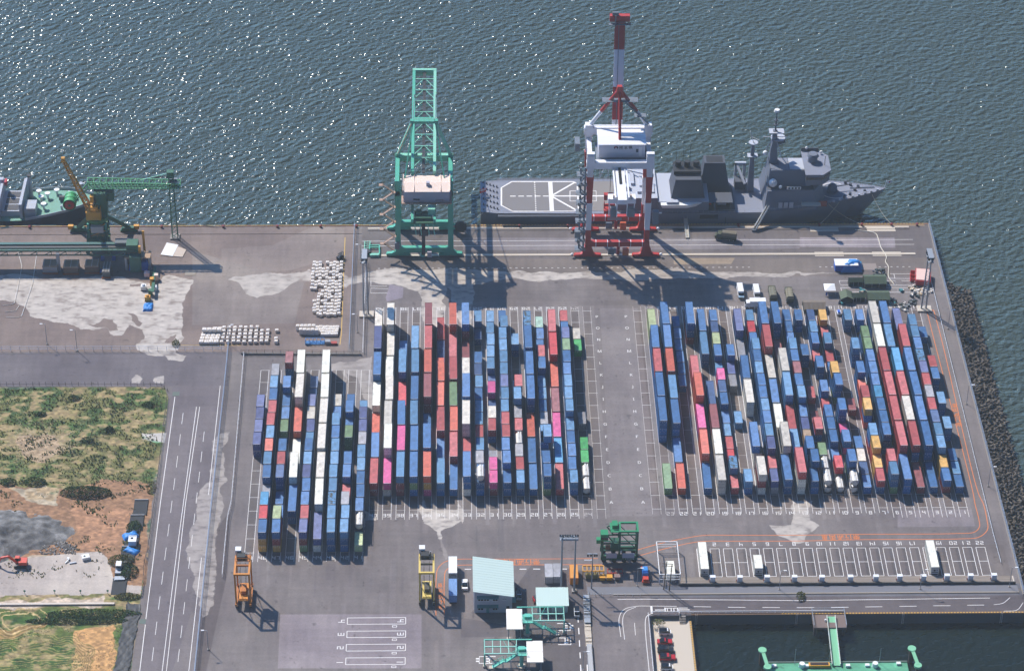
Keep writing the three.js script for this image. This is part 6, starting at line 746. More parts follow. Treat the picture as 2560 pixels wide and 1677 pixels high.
// ---------------------------------------------------------------- assorted yard gear
{
  const F = (label, [x, z], ry, m) => { const g = thing('forklift', label, 'forklift', [x, 0, z], ry); part('body', [bx(-0.65, 0.65, 0.4, 1.3, -1.3, 1)], m, g); part('mast', [bar([-0.4, 0.2, 1.2], [-0.4, 2.4, 1.2], 0.14), bar([0.4, 0.2, 1.2], [0.4, 2.4, 1.2], 0.14), bx(-0.45, 0.45, 2.25, 2.4, 1.14, 1.26)], black, g); part('overhead_guard', [bx(-0.6, 0.6, 2.1, 2.18, -0.6, 0.8), bar([-0.55, 1.3, -0.5], [-0.55, 2.1, -0.5], 0.08), bar([0.55, 1.3, -0.5], [0.55, 2.1, -0.5], 0.08)], black, g); part('fork', [bx(-0.4, -0.25, 0.1, 0.18, 1.2, 2.3)], galv, g); part('fork', [bx(0.25, 0.4, 0.1, 0.18, 1.2, 2.3)], galv, g); addWheels(g, [0.7, -0.9], 0.6, 0.32); };
  F('dark forklift at the seaward end of the bag block', [-21.02, -133.98], 2.4, mat([40, 44, 52], 0.6)); F('red forklift beside the small shed', [41.41, 41.83], 0.2, cRed);
  const box = (n, label, cat, [x, z], w, h, d, m, group) => { const g = thing(n, label, cat, [x, 0, z], 0, group); part('shell', [bx(-w / 2, w / 2, 0.12, h, -d / 2, d / 2)], m, g); part('skid', [bx(-w / 2, w / 2, 0, 0.12, -d / 2, -d / 2 + 0.2)], black, g); part('skid', [bx(-w / 2, w / 2, 0, 0.12, d / 2 - 0.2, d / 2)], black, g); part('rim', [bx(-w / 2 - 0.05, w / 2 + 0.05, h, h + 0.1, -d / 2 - 0.05, d / 2 + 0.05)], m, g); return g; };
  { const [x, z] = [-27.94, -85.41], g = thing('pallet_cage', 'blue steel cage frame below the bag block', 'cage', [x, 0, z]), m = mat([44, 116, 178], 0.6); part('base', [bx(-3.2, 3.2, 0, 0.3, -0.9, 0.9)], m, g); for (let i = 0; i < 6; i++) part('upright', [bar([-3.1 + i * 1.24, 0.3, -0.8], [-3.1 + i * 1.24, 1.6, -0.8], 0.14), bar([-3.1 + i * 1.24, 0.3, 0.8], [-3.1 + i * 1.24, 1.6, 0.8], 0.14), bar([-3.1 + i * 1.24, 1.6, -0.8], [-3.1 + i * 1.24, 1.6, 0.8], 0.12)], m, g); part('top_rail', [bar([-3.1, 1.6, -0.8], [3.1, 1.6, -0.8], 0.14), bar([-3.1, 1.6, 0.8], [3.1, 1.6, 0.8], 0.14)].slice(0, 1), m, g); }
  box('steel_bin', 'grey steel bin between the blue cage and the red bin', 'bin', [-23.70, -85.22], 1.6, 1.1, 1.3, mat([150, 150, 154], 0.6)); box('steel_bin', 'red steel bin at the corner of the yellow tape', 'bin', [-21.60, -84.83], 1.8, 0.7, 1.1, mat([170, 60, 52], 0.6)); box('steel_bin', 'low blue bin west of the blue cage', 'bin', [-30.26, -84.73], 1.4, 0.6, 1, mat([54, 118, 176], 0.6));
  { const [x, z] = [-9.38, -138.33], g = thing('spreader_frame', 'small mint green lifting frame lying beside the lamp mast', 'lifting frame', [x, 0, z], 0.03); for (const s of [-1, 1]) part('long_rail', [bx(s * 1.5, s * 1.9, 0.3, 0.8, -3, 2.6)], steelGreen, g); for (const q of [-2.8, -1.6, 2.2]) part('cross_rail', [bx(-1.5, 1.5, 0.35, 0.75, q - 0.2, q + 0.2)], steelGreen, g); part('end_box', [bx(-1.6, 1.6, 0.1, 1, 2.6, 3.6)], paleGreen, g); }
  { const [x, z] = [-11.93, -139.83], g = thing('spreader_frame', 'narrow dark and green spreader leaning at the mast head', 'lifting frame', [x, 0, z], 0); for (const s of [-1, 1]) part('long_rail', [bx(s * 0.8, s * 1.05, 0.3, 0.7, -4, 2)], paleGreen, g); for (let i = 0; i < 5; i++) part('cross_rail', [bx(-0.8, 0.8, 0.35, 0.65, -3.8 + i * 1.3, -3.6 + i * 1.3)], paleGreen, g); part('head_block', [bx(-1.2, 1.2, 0.2, 1.4, 2, 4)], darkSteel, g); }
  // storage bins and plant below the conveyor
  const H = (label, [x, z], w, d, h, top, side, tarp) => { const g = thing('feed_bin', label, 'bin', [x, 0, z], 0, 'bins under the conveyor'); part('bin_wall', [bx(-w / 2, w / 2, 0, h, -d / 2, d / 2)], side, g); part('bin_cover', [frustum([[-w / 2 - 0.1, -d / 2 - 0.1], [w / 2 + 0.1, -d / 2 - 0.1], [w / 2 + 0.1, d / 2 + 0.1], [-w / 2 - 0.1, d / 2 + 0.1]], [[-w / 2 + 0.1, -d / 2 + 0.2], [w / 2 - 0.1, -d / 2 + 0.2], [w / 2 - 0.1, d / 2 - 0.3], [-w / 2 + 0.1, d / 2 - 0.3]], h, h + 0.35)], top, g); for (let i = 0; i < 3; i++) part('strap', [bx(-w / 2 + 0.3 + i * (w - 0.6) / 2 - 0.04, -w / 2 + 0.3 + i * (w - 0.6) / 2 + 0.04, h + 0.2, h + 0.38, -d / 2, d / 2)], white, g); part('apron', [bx(-w / 2 - 0.2, w / 2 + 0.2, 0, 0.4, d / 2, d / 2 + 0.5)], mat([168, 92, 48], 0.8), g); };
  const tan = mat([176, 148, 122], 0.9), brown = mat([112, 92, 80], 0.9); H('grey bin with a tan cover under the conveyor column', [-119.58, -128.15], 5, 4.6, 2.6, tan, mat([150, 150, 154], 0.8)); H('brown bin with tan cover second along the conveyor', [-112.50, -127.71], 5, 4.6, 2.6, tan, brown); H('brown bin with tan cover third along the conveyor', [-105.41, -128.07], 4.6, 4.4, 2.6, tan, brown); H('slate bin beside the blue sheets', [-100.30, -126.06], 2.6, 6, 2.2, mat([120, 116, 112], 0.9), mat([92, 92, 90], 0.9));
  { const [x, z] = [-89.78, -127.58], g = thing('loading_shed', 'open loading shed with a tan roof and blue sheet front', 'shed', [x, 0, z]); part('roof', [bx(-4.4, 4.4, 5.2, 5.5, -3.6, 0.6)], tan, g); for (const s of [-1, 1]) part('column', [bx(s * 4 - 0.4, s * 4 + 0.4, 0, 5.2, -0.6, 0.2)], galv, g); part('blue_sheet', [frustum([[-3.2, -3], [3.2, -3], [3.2, 0.4], [-3.2, 0.4]], [[-2.8, -2.8], [2.8, -2.8], [2.8, -0.6], [-2.8, -0.6]], 0.05, 3)], mat([40, 100, 196], 0.7), g); part('rear_wall', [bx(-4.2, 4.2, 0, 5.2, -3.6, -3.4)], mat([84, 70, 68], 0.9), g); }
  const sag = (w, d, h, k) => { const g = new THREE.PlaneGeometry(w, d, 14, 14).rotateX(-Math.PI / 2), p = g.attributes.position; for (let i = 0; i < p.count; i++) { const u = p.getX(i) / w * 2, v = p.getZ(i) / d * 2, r = Math.max(Math.abs(u), Math.abs(v)), e = 1 + 0.12 * (fbm(u * 2 + k, v * 2, 2, k) - 0.5); p.setXYZ(i, p.getX(i) * e, 0.03 + h * Math.max(0, 1 - Math.pow(r, 5)) * (0.6 + 0.8 * fbm(u * 2.2 + k, v * 2.2, 3, k)), p.getZ(i) * e); } g.computeVertexNormals(); return g; };
  const tarpBlue = mat([38, 128, 206], 0.55, 0, { side: THREE.DoubleSide }), tarpDeep = mat([30, 92, 190], 0.6, 0, { side: THREE.DoubleSide });
  const tarp = (label, [x, z], w, d, h, m, k, ry = 0) => solo('tarpaulin', sag(w, d, h, k), m, label, 'tarpaulin', [x, 0, z], ry);
  tarp('bright blue sheet on the silt below the loading plant', [-84.55, -105.79], 3.2, 4.6, 0.9, tarpBlue, 3); tarp('small blue sheet beside the slate bin', [-102.69, -134.03], 1.2, 2, 1.2, tarpDeep, 5); tarp('small blue sheet at the landward foot of the slate bin', [-102.33, -126.86], 1, 1.6, 0.9, tarpDeep, 6); tarp('small blue sheet east of the slate bin', [-98.81, -134.00], 1.2, 1.6, 1.2, tarpDeep, 7); tarp('crumpled blue sheet east of the field hut', [-79.65, 11.39], 4.6, 3, 0.9, tarpBlue, 8, 0.4); tarp('crumpled blue sheet below the field hut', [-78.70, 18.23], 4.6, 2.4, 0.7, tarpBlue, 9, -0.5); tarp('big blue tarpaulin spread over cargo behind the crane rail', [154.53, -127.35], 7.6, 5.4, 2.6, tarpBlue, 11); tarp('shiny folded blue tarpaulin east end of the covered cargo', [157.08, -128.21], 3, 3.6, 1.5, mat([70, 176, 226], 0.4, 0, { side: THREE.DoubleSide }), 12);
  { const [x, z] = [152.68, -127.00], g = thing('sheeted_crate', 'white sheeted crate top with dark lettering on the blue cargo', 'crate', [x, 0, z]); part('crate', [bx(-3.9, 3.9, 0, 2.5, -2.2, 1.6)], tarpDeep, g); part('white_sheet', [bx(-4, 4, 2.5, 2.58, -2.3, 1.7)], cWhite, g); part('lettering', [bx(0, 2.4, 2.59, 2.6, 0.5, 0.9)], black, g); }
  struct('steel_plate', [bx(158.08, 163.46, 0.004, 0.06, -130.09, -126.15)], mat([142, 130, 124], 0.9)); struct('pale_slab', [prism([[-81.56, -143.84], [-74.32, -139.50], [-75.35, -135.07], [-83.01, -136.32]], 0.004, 0.25)], mat([196, 180, 166], 0.9)); struct('pale_sheet', [prism([[-81.32, -143.68], [-77.30, -142.36], [-78.82, -135.50], [-82.89, -136.56]], 0.25, 0.3)], cWhite);
  // tents
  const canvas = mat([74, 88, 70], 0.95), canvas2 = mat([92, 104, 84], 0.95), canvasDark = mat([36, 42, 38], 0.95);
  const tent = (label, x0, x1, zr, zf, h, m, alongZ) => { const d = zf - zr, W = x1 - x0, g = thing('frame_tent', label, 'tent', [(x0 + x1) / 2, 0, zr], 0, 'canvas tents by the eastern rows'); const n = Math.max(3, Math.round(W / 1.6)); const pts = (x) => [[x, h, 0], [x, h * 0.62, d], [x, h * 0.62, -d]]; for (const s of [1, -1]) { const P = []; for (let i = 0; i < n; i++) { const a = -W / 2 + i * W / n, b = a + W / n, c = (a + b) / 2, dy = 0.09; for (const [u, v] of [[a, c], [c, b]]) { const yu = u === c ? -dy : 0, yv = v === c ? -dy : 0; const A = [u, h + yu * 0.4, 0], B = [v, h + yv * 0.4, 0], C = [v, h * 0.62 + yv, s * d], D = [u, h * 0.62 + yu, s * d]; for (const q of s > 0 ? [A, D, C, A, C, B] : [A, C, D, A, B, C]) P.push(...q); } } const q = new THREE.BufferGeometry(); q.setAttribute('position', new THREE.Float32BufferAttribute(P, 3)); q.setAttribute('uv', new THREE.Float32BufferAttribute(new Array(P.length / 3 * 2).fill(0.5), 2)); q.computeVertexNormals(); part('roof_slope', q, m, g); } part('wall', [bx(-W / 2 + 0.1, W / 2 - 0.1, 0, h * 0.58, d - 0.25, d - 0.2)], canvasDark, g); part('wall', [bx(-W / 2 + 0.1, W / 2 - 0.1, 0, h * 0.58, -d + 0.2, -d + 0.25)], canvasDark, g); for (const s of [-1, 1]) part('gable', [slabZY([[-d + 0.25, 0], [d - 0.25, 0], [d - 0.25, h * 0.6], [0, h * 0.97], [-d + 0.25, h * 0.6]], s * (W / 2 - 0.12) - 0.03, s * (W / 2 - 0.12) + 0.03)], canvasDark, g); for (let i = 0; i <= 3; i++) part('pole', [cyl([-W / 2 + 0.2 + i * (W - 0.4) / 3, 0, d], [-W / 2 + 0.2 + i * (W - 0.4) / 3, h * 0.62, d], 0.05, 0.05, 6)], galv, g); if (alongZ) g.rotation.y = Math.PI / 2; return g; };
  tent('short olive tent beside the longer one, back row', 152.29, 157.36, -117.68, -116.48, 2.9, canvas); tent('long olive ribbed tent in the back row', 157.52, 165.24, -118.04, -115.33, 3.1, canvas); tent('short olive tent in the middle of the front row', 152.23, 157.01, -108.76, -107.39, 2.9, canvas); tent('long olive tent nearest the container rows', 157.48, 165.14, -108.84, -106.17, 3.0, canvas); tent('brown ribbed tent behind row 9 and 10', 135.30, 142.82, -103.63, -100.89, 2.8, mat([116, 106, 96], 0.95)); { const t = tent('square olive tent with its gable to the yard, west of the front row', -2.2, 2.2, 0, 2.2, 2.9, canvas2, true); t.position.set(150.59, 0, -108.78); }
  { const [x, z] = [145.37, -112.92], g = thing('canopy', 'square white canopy west of the olive tents', 'canopy', [x, 0, z]); part('canopy_roof', [frustum([[-1.9, -2.1], [1.9, -2.1], [1.9, 2.1], [-1.9, 2.1]], [[-0.2, -0.2], [0.2, -0.2], [0.2, 0.2], [-0.2, 0.2]], 2.3, 2.9)], cWhite, g); for (const sx of [-1, 1]) for (const sz of [-1, 1]) part('pole', [cyl([sx * 1.8, 0, sz * 2], [sx * 1.8, 2.35, sz * 2], 0.05, 0.05, 6)], galv, g); part('blue_banner', [bx(-1.5, -0.9, 0.2, 1.6, 2.0, 2.06)], tarpDeep, g); }
  { const [x, z] = [178.10, -118.24], g = thing('rubbish_skip', 'red open skip with a pale load beside the east lamp mast', 'skip', [x, 0, z - 1.5], -0.16); part('skip_wall', [frustum([[-2.2, -3.4], [2.2, -3.4], [2.2, 3.2], [-2.2, 3.2]], [[-2.6, -3.8], [2.6, -3.8], [2.6, 3.6], [-2.6, 3.6]], 0, 2.4)], mat([176, 40, 46], 0.6), g); part('load', [bx(-2.3, 2.3, 2.4, 2.6, -3.4, 3.2)], mat([222, 190, 178], 0.9), g); for (let i = 0; i < 3; i++) part('side_frame', [bx(-4.2, -2.7, 0.1, 1.9 - i * 0.3, -3 + i * 2, -2.8 + i * 2)], mat([190, 44, 40], 0.6), g); part('side_rail', [bx(-4.3, -4.1, 0.6, 0.8, -3.4, 2)], mat([190, 44, 40], 0.6), g); }
  const heap = [], dim = [[214, 206, 196], [64, 74, 72], [40, 52, 66], [196, 176, 150], [60, 130, 136], [120, 124, 126]]; const hg = new THREE.Group(); hg.name = 'stores_heap'; hg.userData = { kind: 'stuff', label: 'scattered stores and rubbish beside the tents and skip', category: 'rubbish' }; scene.add(hg); const by = {};
  for (const [c, n, s, pal] of [[[164.06, -124.38], 26, 2.6, [1, 1, 5, 2]], [[174.29, -114.83], 14, 1.6, [0, 3, 1]], [[176.83, -112.82], 26, 2.4, [0, 3, 0, 3]], [[173.82, -110.29], 16, 1.6, [1, 2, 0]], [[173.51, -106.91], 14, 1.6, [2, 1, 5]], [[169.16, -104.13], 26, 2.4, [5, 1, 0]], [[170.23, -113.72], 5, 0.6, [4, 4, 0]], [[156.54, -113.80], 8, 1.2, [4, 4, 3]], [[149.10, -107.06], 10, 1.2, [2, 4, 1]], [[166.25, -106.95], 12, 1.6, [2, 1, 4]], [[179.61, -113.66], 8, 1.2, [0, 5]]]) for (let i = 0; i < n; i++) { const a = rr(0, 6.28), r = s * Math.sqrt(rnd()), h = rr(0.25, 0.9), q = pal[i % pal.length]; (by[q] ??= []).push(cb(c[0] + Math.cos(a) * r, h / 2, c[1] + Math.sin(a) * r, rr(0.3, 1), h, rr(0.3, 0.9), rr(0, 3))); }
  for (const [q, l] of Object.entries(by)) part('stores', l, mat(dim[q], 0.85), hg);
  { const [x, z] = [147.16, -100.36], g = thing('hand_cart', 'white and blue hand cart in the lane between rows 7 and 8', 'cart', [x, 0, z]); part('tray', [bx(-0.7, 0.7, 0.6, 1.1, -1, 1)], cWhite, g); part('load', [bx(-0.5, 0.3, 1.1, 1.5, -0.7, 0.7)], tarpDeep, g); addWheels(g, [0.6, -0.6], 0.6, 0.25); }
  solo('hose', new THREE.TubeGeometry(new THREE.CatmullRomCurve3([[158.83, -150.59], [165.59, -148.36], [166.23, -145.29], [166.51, -139.49], [167.65, -134.11], [166.94, -130.91], [167.54, -128.07], [166.83, -121.75], [168.08, -117.56]].map(([x, z]) => V(x, 0.12, z))), 60, 0.16, 6), mat([214, 206, 190], 0.8), 'long pale hose winding from the quay edge to the olive tents', 'hose'); solo('hose', new THREE.TubeGeometry(new THREE.CatmullRomCurve3([[-140.11, -153.19], [-131.93, -154.55], [-120.81, -154.74]].map(([x, z]) => V(x, 0.12, z))), 30, 0.12, 6), mat([70, 130, 150], 0.8), 'thin blue hose along the west quay edge', 'hose');
  for (const q of [[[-132.30, -139.02], [-129.77, -129.80], [-129.55, -108.36], [-133.42, -107.24]], [[-125.65, -138.98], [-124.89, -119.53], [-126.37, -100.74], [-131.42, -100.39]], [[-127.84, -107.20], [-128.57, -104.16], [-132.25, -103.42]]]) solo('cable', new THREE.TubeGeometry(new THREE.CatmullRomCurve3(q.map(([x, z]) => V(x, 0.08, z)), false, 'catmullrom', 0.1), 40, 0.12, 5), mat([210, 206, 200], 0.8), ['thin white cable bending across the silt, westernmost', 'thin white cable bending across the silt, east of its twin', 'short white cable below the two long ones'][[130, 275, 140].indexOf(0) + 1 + (used.cable ?? -1)] ?? 'thin white cable across the silt', 'cable');
  // plant line on the silt
  { const [x, z] = [-84.10, -119.68], g = thing('bagging_plant', 'green and white bagging machine line on the silt', 'machine', [x, 0, z]); part('conveyor', [bar([0, 1.2, -8], [0.6, 2.2, 8], 1.0, 0.3)], darkGreen, g); for (let i = 0; i < 5; i++) part('machine_box', [bx(-0.9 + (i % 2) * 1.2, 0.4 + (i % 2) * 1.2, 0, 1.6 + (i % 3) * 0.6, -6 + i * 3, -4.6 + i * 3)], [darkGreen, beige, yellowPaintSteel, cWhite, darkGreen][i], g); }
  for (const [p, m, l] of [[[-86.51, -124.01], mat([226, 200, 200], 0.8), 'pair of pale pink sacks beside the loading shed'], [[-85.05, -110.00], yellowPaintSteel, 'yellow machine standing at the foot of the bagging line'], [[-86.95, -116.19], cWhite, 'white pump unit west of the bagging line']]) { const g = thing('site_machine', l, 'machine', [p[0], 0, p[1]]); part('casing', [bx(-0.9, 0.9, 0.2, 1.7, -0.8, 0.8)], m, g); part('top_cap', [cyl([0, 1.7, 0], [0, 2.2, 0], 0.6, 0.4, 12)], m, g); part('skid', [bx(-1, 1, 0, 0.2, -0.9, 0.9)], black, g); }
  struct('drain_grate', [bx(-73.71, -70.07, 0.004, 0.1, -126.84, -124.32)], mat([150, 140, 128], 0.9)); 
}
// ---------------------------------------------------------------- office, shed and weighbridge gates
const mintRoof = mat([196, 216, 210], 0.6), wallPale = mat([186, 184, 192], 0.8), teal = mat([78, 138, 138], 0.6), gateGreen = mat([92, 190, 168], 0.5), gatePale = mat([150, 208, 192], 0.5), canopyWhite = mat([236, 230, 222], 0.6);
{
  const a = [23.44, 46.27], b = [34.41, 46.21], X = b[0] - a[0], D = 14.6, HL = 8.3, HR = 6.4, g = thing('office_building', 'two-storey pale office with a sloping mint roof by the gate', 'building', [a[0], 0, a[1]]);
  part('wall', [slabXY([[0, 0], [X, 0], [X, HR], [0, HL]], -D, 0)], wallPale, g); const r = part('roof', [bar([-0.4, HL + 0.12 + 0.06, -D / 2], [X + 0.6, HR + 0.02, -D / 2], D + 0.9, 0.18)], mintRoof, g); for (let i = 0; i < 14; i++) part('roof_seam', [bar([-0.4, HL + 0.28, -D + 0.2 + i * 1.09], [X + 0.6, HR + 0.12, -D + 0.2 + i * 1.09], 0.08, 0.06)], mintRoof, r);
  const win = (x0, x1, y0, y1) => { const w = part('window', [bx(x0, x1, y0, y1, -0.05, 0.03)], glassM, g); part('frame', [bx(x0 - 0.08, x1 + 0.08, y0 - 0.1, y0, 0, 0.09), bx(x0 - 0.08, x1 + 0.08, y1, y1 + 0.08, 0, 0.09), bx((x0 + x1) / 2 - 0.05, (x0 + x1) / 2 + 0.05, y0, y1, 0, 0.08)], cWhite, w); };
  for (const [x0, x1] of [[1.1, 2.55], [2.8, 4.25], [5.4, 6.7]]) win(x0, x1, 4.6, 5.9); win(8.2, 8.6, 5, 5.7); win(8.85, 9.2, 5, 5.7); win(1.1, 2.55, 1.0, 2.3); win(5.4, 6.7, 1.0, 2.3); const d = part('door', [bx(3.5, 4.3, 0, 2.2, -0.05, 0.05)], teal, g); part('handle', [bx(4.15, 4.2, 1, 1.2, 0.05, 0.1)], galv, d); part('door', [bx(9.3, 10.2, 1.2, 2.5, -0.05, 0.05)], black, g); part('awning', [cb(3.9, 6.35, 0.55, 6.4, 0.12, 1.2, 0, 0.25)], teal, g); part('awning', [cb(3.9, 2.9, 0.55, 6.2, 0.12, 1.2, 0, 0.25)], teal, g); for (let i = 0; i < 5; i++) part('downpipe', [cyl([-0.12, 0, -0.5 - i * 3.2], [-0.12, HL - 0.3, -0.5 - i * 3.2], 0.08)], cWhite, g); part('side_canopy', [bx(X, X + 1.2, 2.4, 2.5, -4, -1.6)], teal, g);
  const s0 = [41.73, 46.27], s1 = [50.65, 46.19], W = s1[0] - s0[0], s = thing('shed', 'low shed with a ribbed mint roof beside the office', 'building', [s0[0], 0, s0[1]]); part('wall', [bx(0, W, 0, 3, -6.6, 0)], mat([190, 196, 196], 0.8), s); const q = part('roof', [cb(W / 2, 3.15, -3.2, W + 0.6, 0.12, 7.6, 0, 0.06)], mintRoof, s); for (let i = 0; i < 22; i++) part('roof_rib', [cb(-0.2 + i * (W + 0.4) / 21, 3.25, -3.2, 0.09, 0.1, 7.6, 0, 0.06)], mintRoof, q); part('window', [bx(1, 2.6, 1, 2, 0, 0.04)], glassM, s); part('door', [bx(3.2, 4.2, 0, 2.1, 0, 0.04)], galv, s);
}
function gate(label, mir, base, post, stairFoot, canopy, cage) {
  const [bx0, bz] = base, g = thing('gate_stair', label, 'gate', [bx0, 0, bz]), k = mir ? -1 : 1, H = 5.0, L = Math.abs(post[0] - bx0), P = (n, q, m = gateGreen) => part(n, q, m, g);
  P('footing', [cyl([0, 0, 0], [0, 0.5, 0], 1.15, 1.15, 18)], paleConcrete); P('pillar', [cyl([0, 0.5, 0], [0, H - 0.6, 0], 0.5, 0.65, 14)]); P('platform', [bx(-1.7, 1.7, H - 0.6, H - 0.3, -3.2, 0.4)]); P('platform_railing', railing([[-1.7, H - 0.3, -3.2], [-1.7, H - 0.3, 0.4], [1.7, H - 0.3, 0.4]], 1.1, 0.1), gatePale); P('platform_box', [bx(-0.9, 0.9, H - 0.3, H + 0.6, -2.6, -1.2)]);
  const fx = stairFoot[0] - bx0, fz = stairFoot[1] - bz; P('stair_flight', [bar([k * 1.6, H - 0.5, -0.2], [fx * 0.5, H * 0.52, fz * 0.5 - 0.2], 1.3, 0.3), ...railing([[k * 1.6, H - 0.4, -0.9], [fx * 0.5, H * 0.54, fz * 0.5 - 0.9]], 1.1, 0.09)]); P('stair_landing', [cb(fx * 0.56, H * 0.5, fz * 0.5 - 0.2, 1.7, 0.25, 1.4)]); P('stair_flight', [bar([fx * 0.62, H * 0.5, fz * 0.56 - 0.2], [fx, 0.3, fz - 0.2], 1.3, 0.3), ...railing([[fx * 0.62, H * 0.52, fz * 0.56 - 0.9], [fx, 0.4, fz - 0.9]], 1.1, 0.09)]); P('stair_foot', [cb(fx, 0.25, fz, 1.8, 0.5, 1.2)], paleConcrete);
  const px = post[0] - bx0, pz = post[1] - bz; P('footing', [cb(px, 0.3, pz, 0.9, 0.6, 0.9)], paleConcrete); P('portal_post', [bx(px - 0.22, px + 0.22, 0.6, H, pz - 0.22, pz + 0.22)]); P('portal_post', [bx(px - 0.18, px + 0.18, 0.2, H, pz - 6, pz - 5.6)]);
  for (const [z, m] of [[pz, gatePale], [pz - 2.9, gatePale], [pz - 5.8, gateGreen]]) P('portal_rail', [bar([k * 1.4 - (z < pz - 5 ? k * 4.4 : 0), H, z], [px, H, z], 0.3)], m); const n = 5; for (let i = 0; i < n; i++) P('cross_rail', [bar([k * 1.4 + (px - k * 1.4) * i / (n - 1), H, pz], [k * 1.4 + (px - k * 1.4) * i / (n - 1), H, pz - 5.8], 0.2)], gatePale); P('wind_brace', [bar([k * 3, H, pz], [px * 0.5, H, pz - 5.8], 0.1), bar([px * 0.6, H, pz - 5.8], [px, H, pz], 0.1)].slice(0, 1), gateGreen);
  const c = thing('weighbridge_canopy', label.includes('lower') ? 'cream canopy over the lower weighbridge booth' : 'cream canopy over the weighbridge beside the office', 'canopy', [canopy[0], 0, canopy[1]]); const W = canopy[2], D = canopy[3]; part('roof_sheet', [bx(-W / 2, W / 2, 4.6, 4.75, -D, -D / 2 - 0.05)], canopyWhite, c); part('roof_sheet', [bx(-W / 2, W / 2, 4.6, 4.75, -D / 2 + 0.05, 0)], canopyWhite, c); part('roof_joist', [bx(-W / 2, W / 2, 4.45, 4.6, -D, 0)], gatePale, c); for (const sx of [-1, 1]) for (const z of [-D + 0.8, -0.8]) { part('post', [bx(sx * (W / 2 - 0.6) - 0.15, sx * (W / 2 - 0.6) + 0.15, 0.5, 4.45, z - 0.15, z + 0.15)], galv, c); part('post_footing', [bx(sx * (W / 2 - 0.6) - 0.5, sx * (W / 2 - 0.6) + 0.5, 0, 0.5, z - 0.5, z + 0.5)], paleConcrete, c); }
}
{
  const p1 = [34.88, 58.53], p2 = [40.39, 72.24];
  gate('mint green stair and overhead frame beside the shed', false, [38.68, 55.49], [49.21, 55.37], [46.95, 55.89], [p1[0], p1[1], 4.6, 8.6]);
  gate('mint green stair and overhead frame of the lower gate', true, [36.65, 69.10], [26.15, 69.00], [28.31, 69.65], [p2[0], p2[1], 4.6, 8.8]);
}
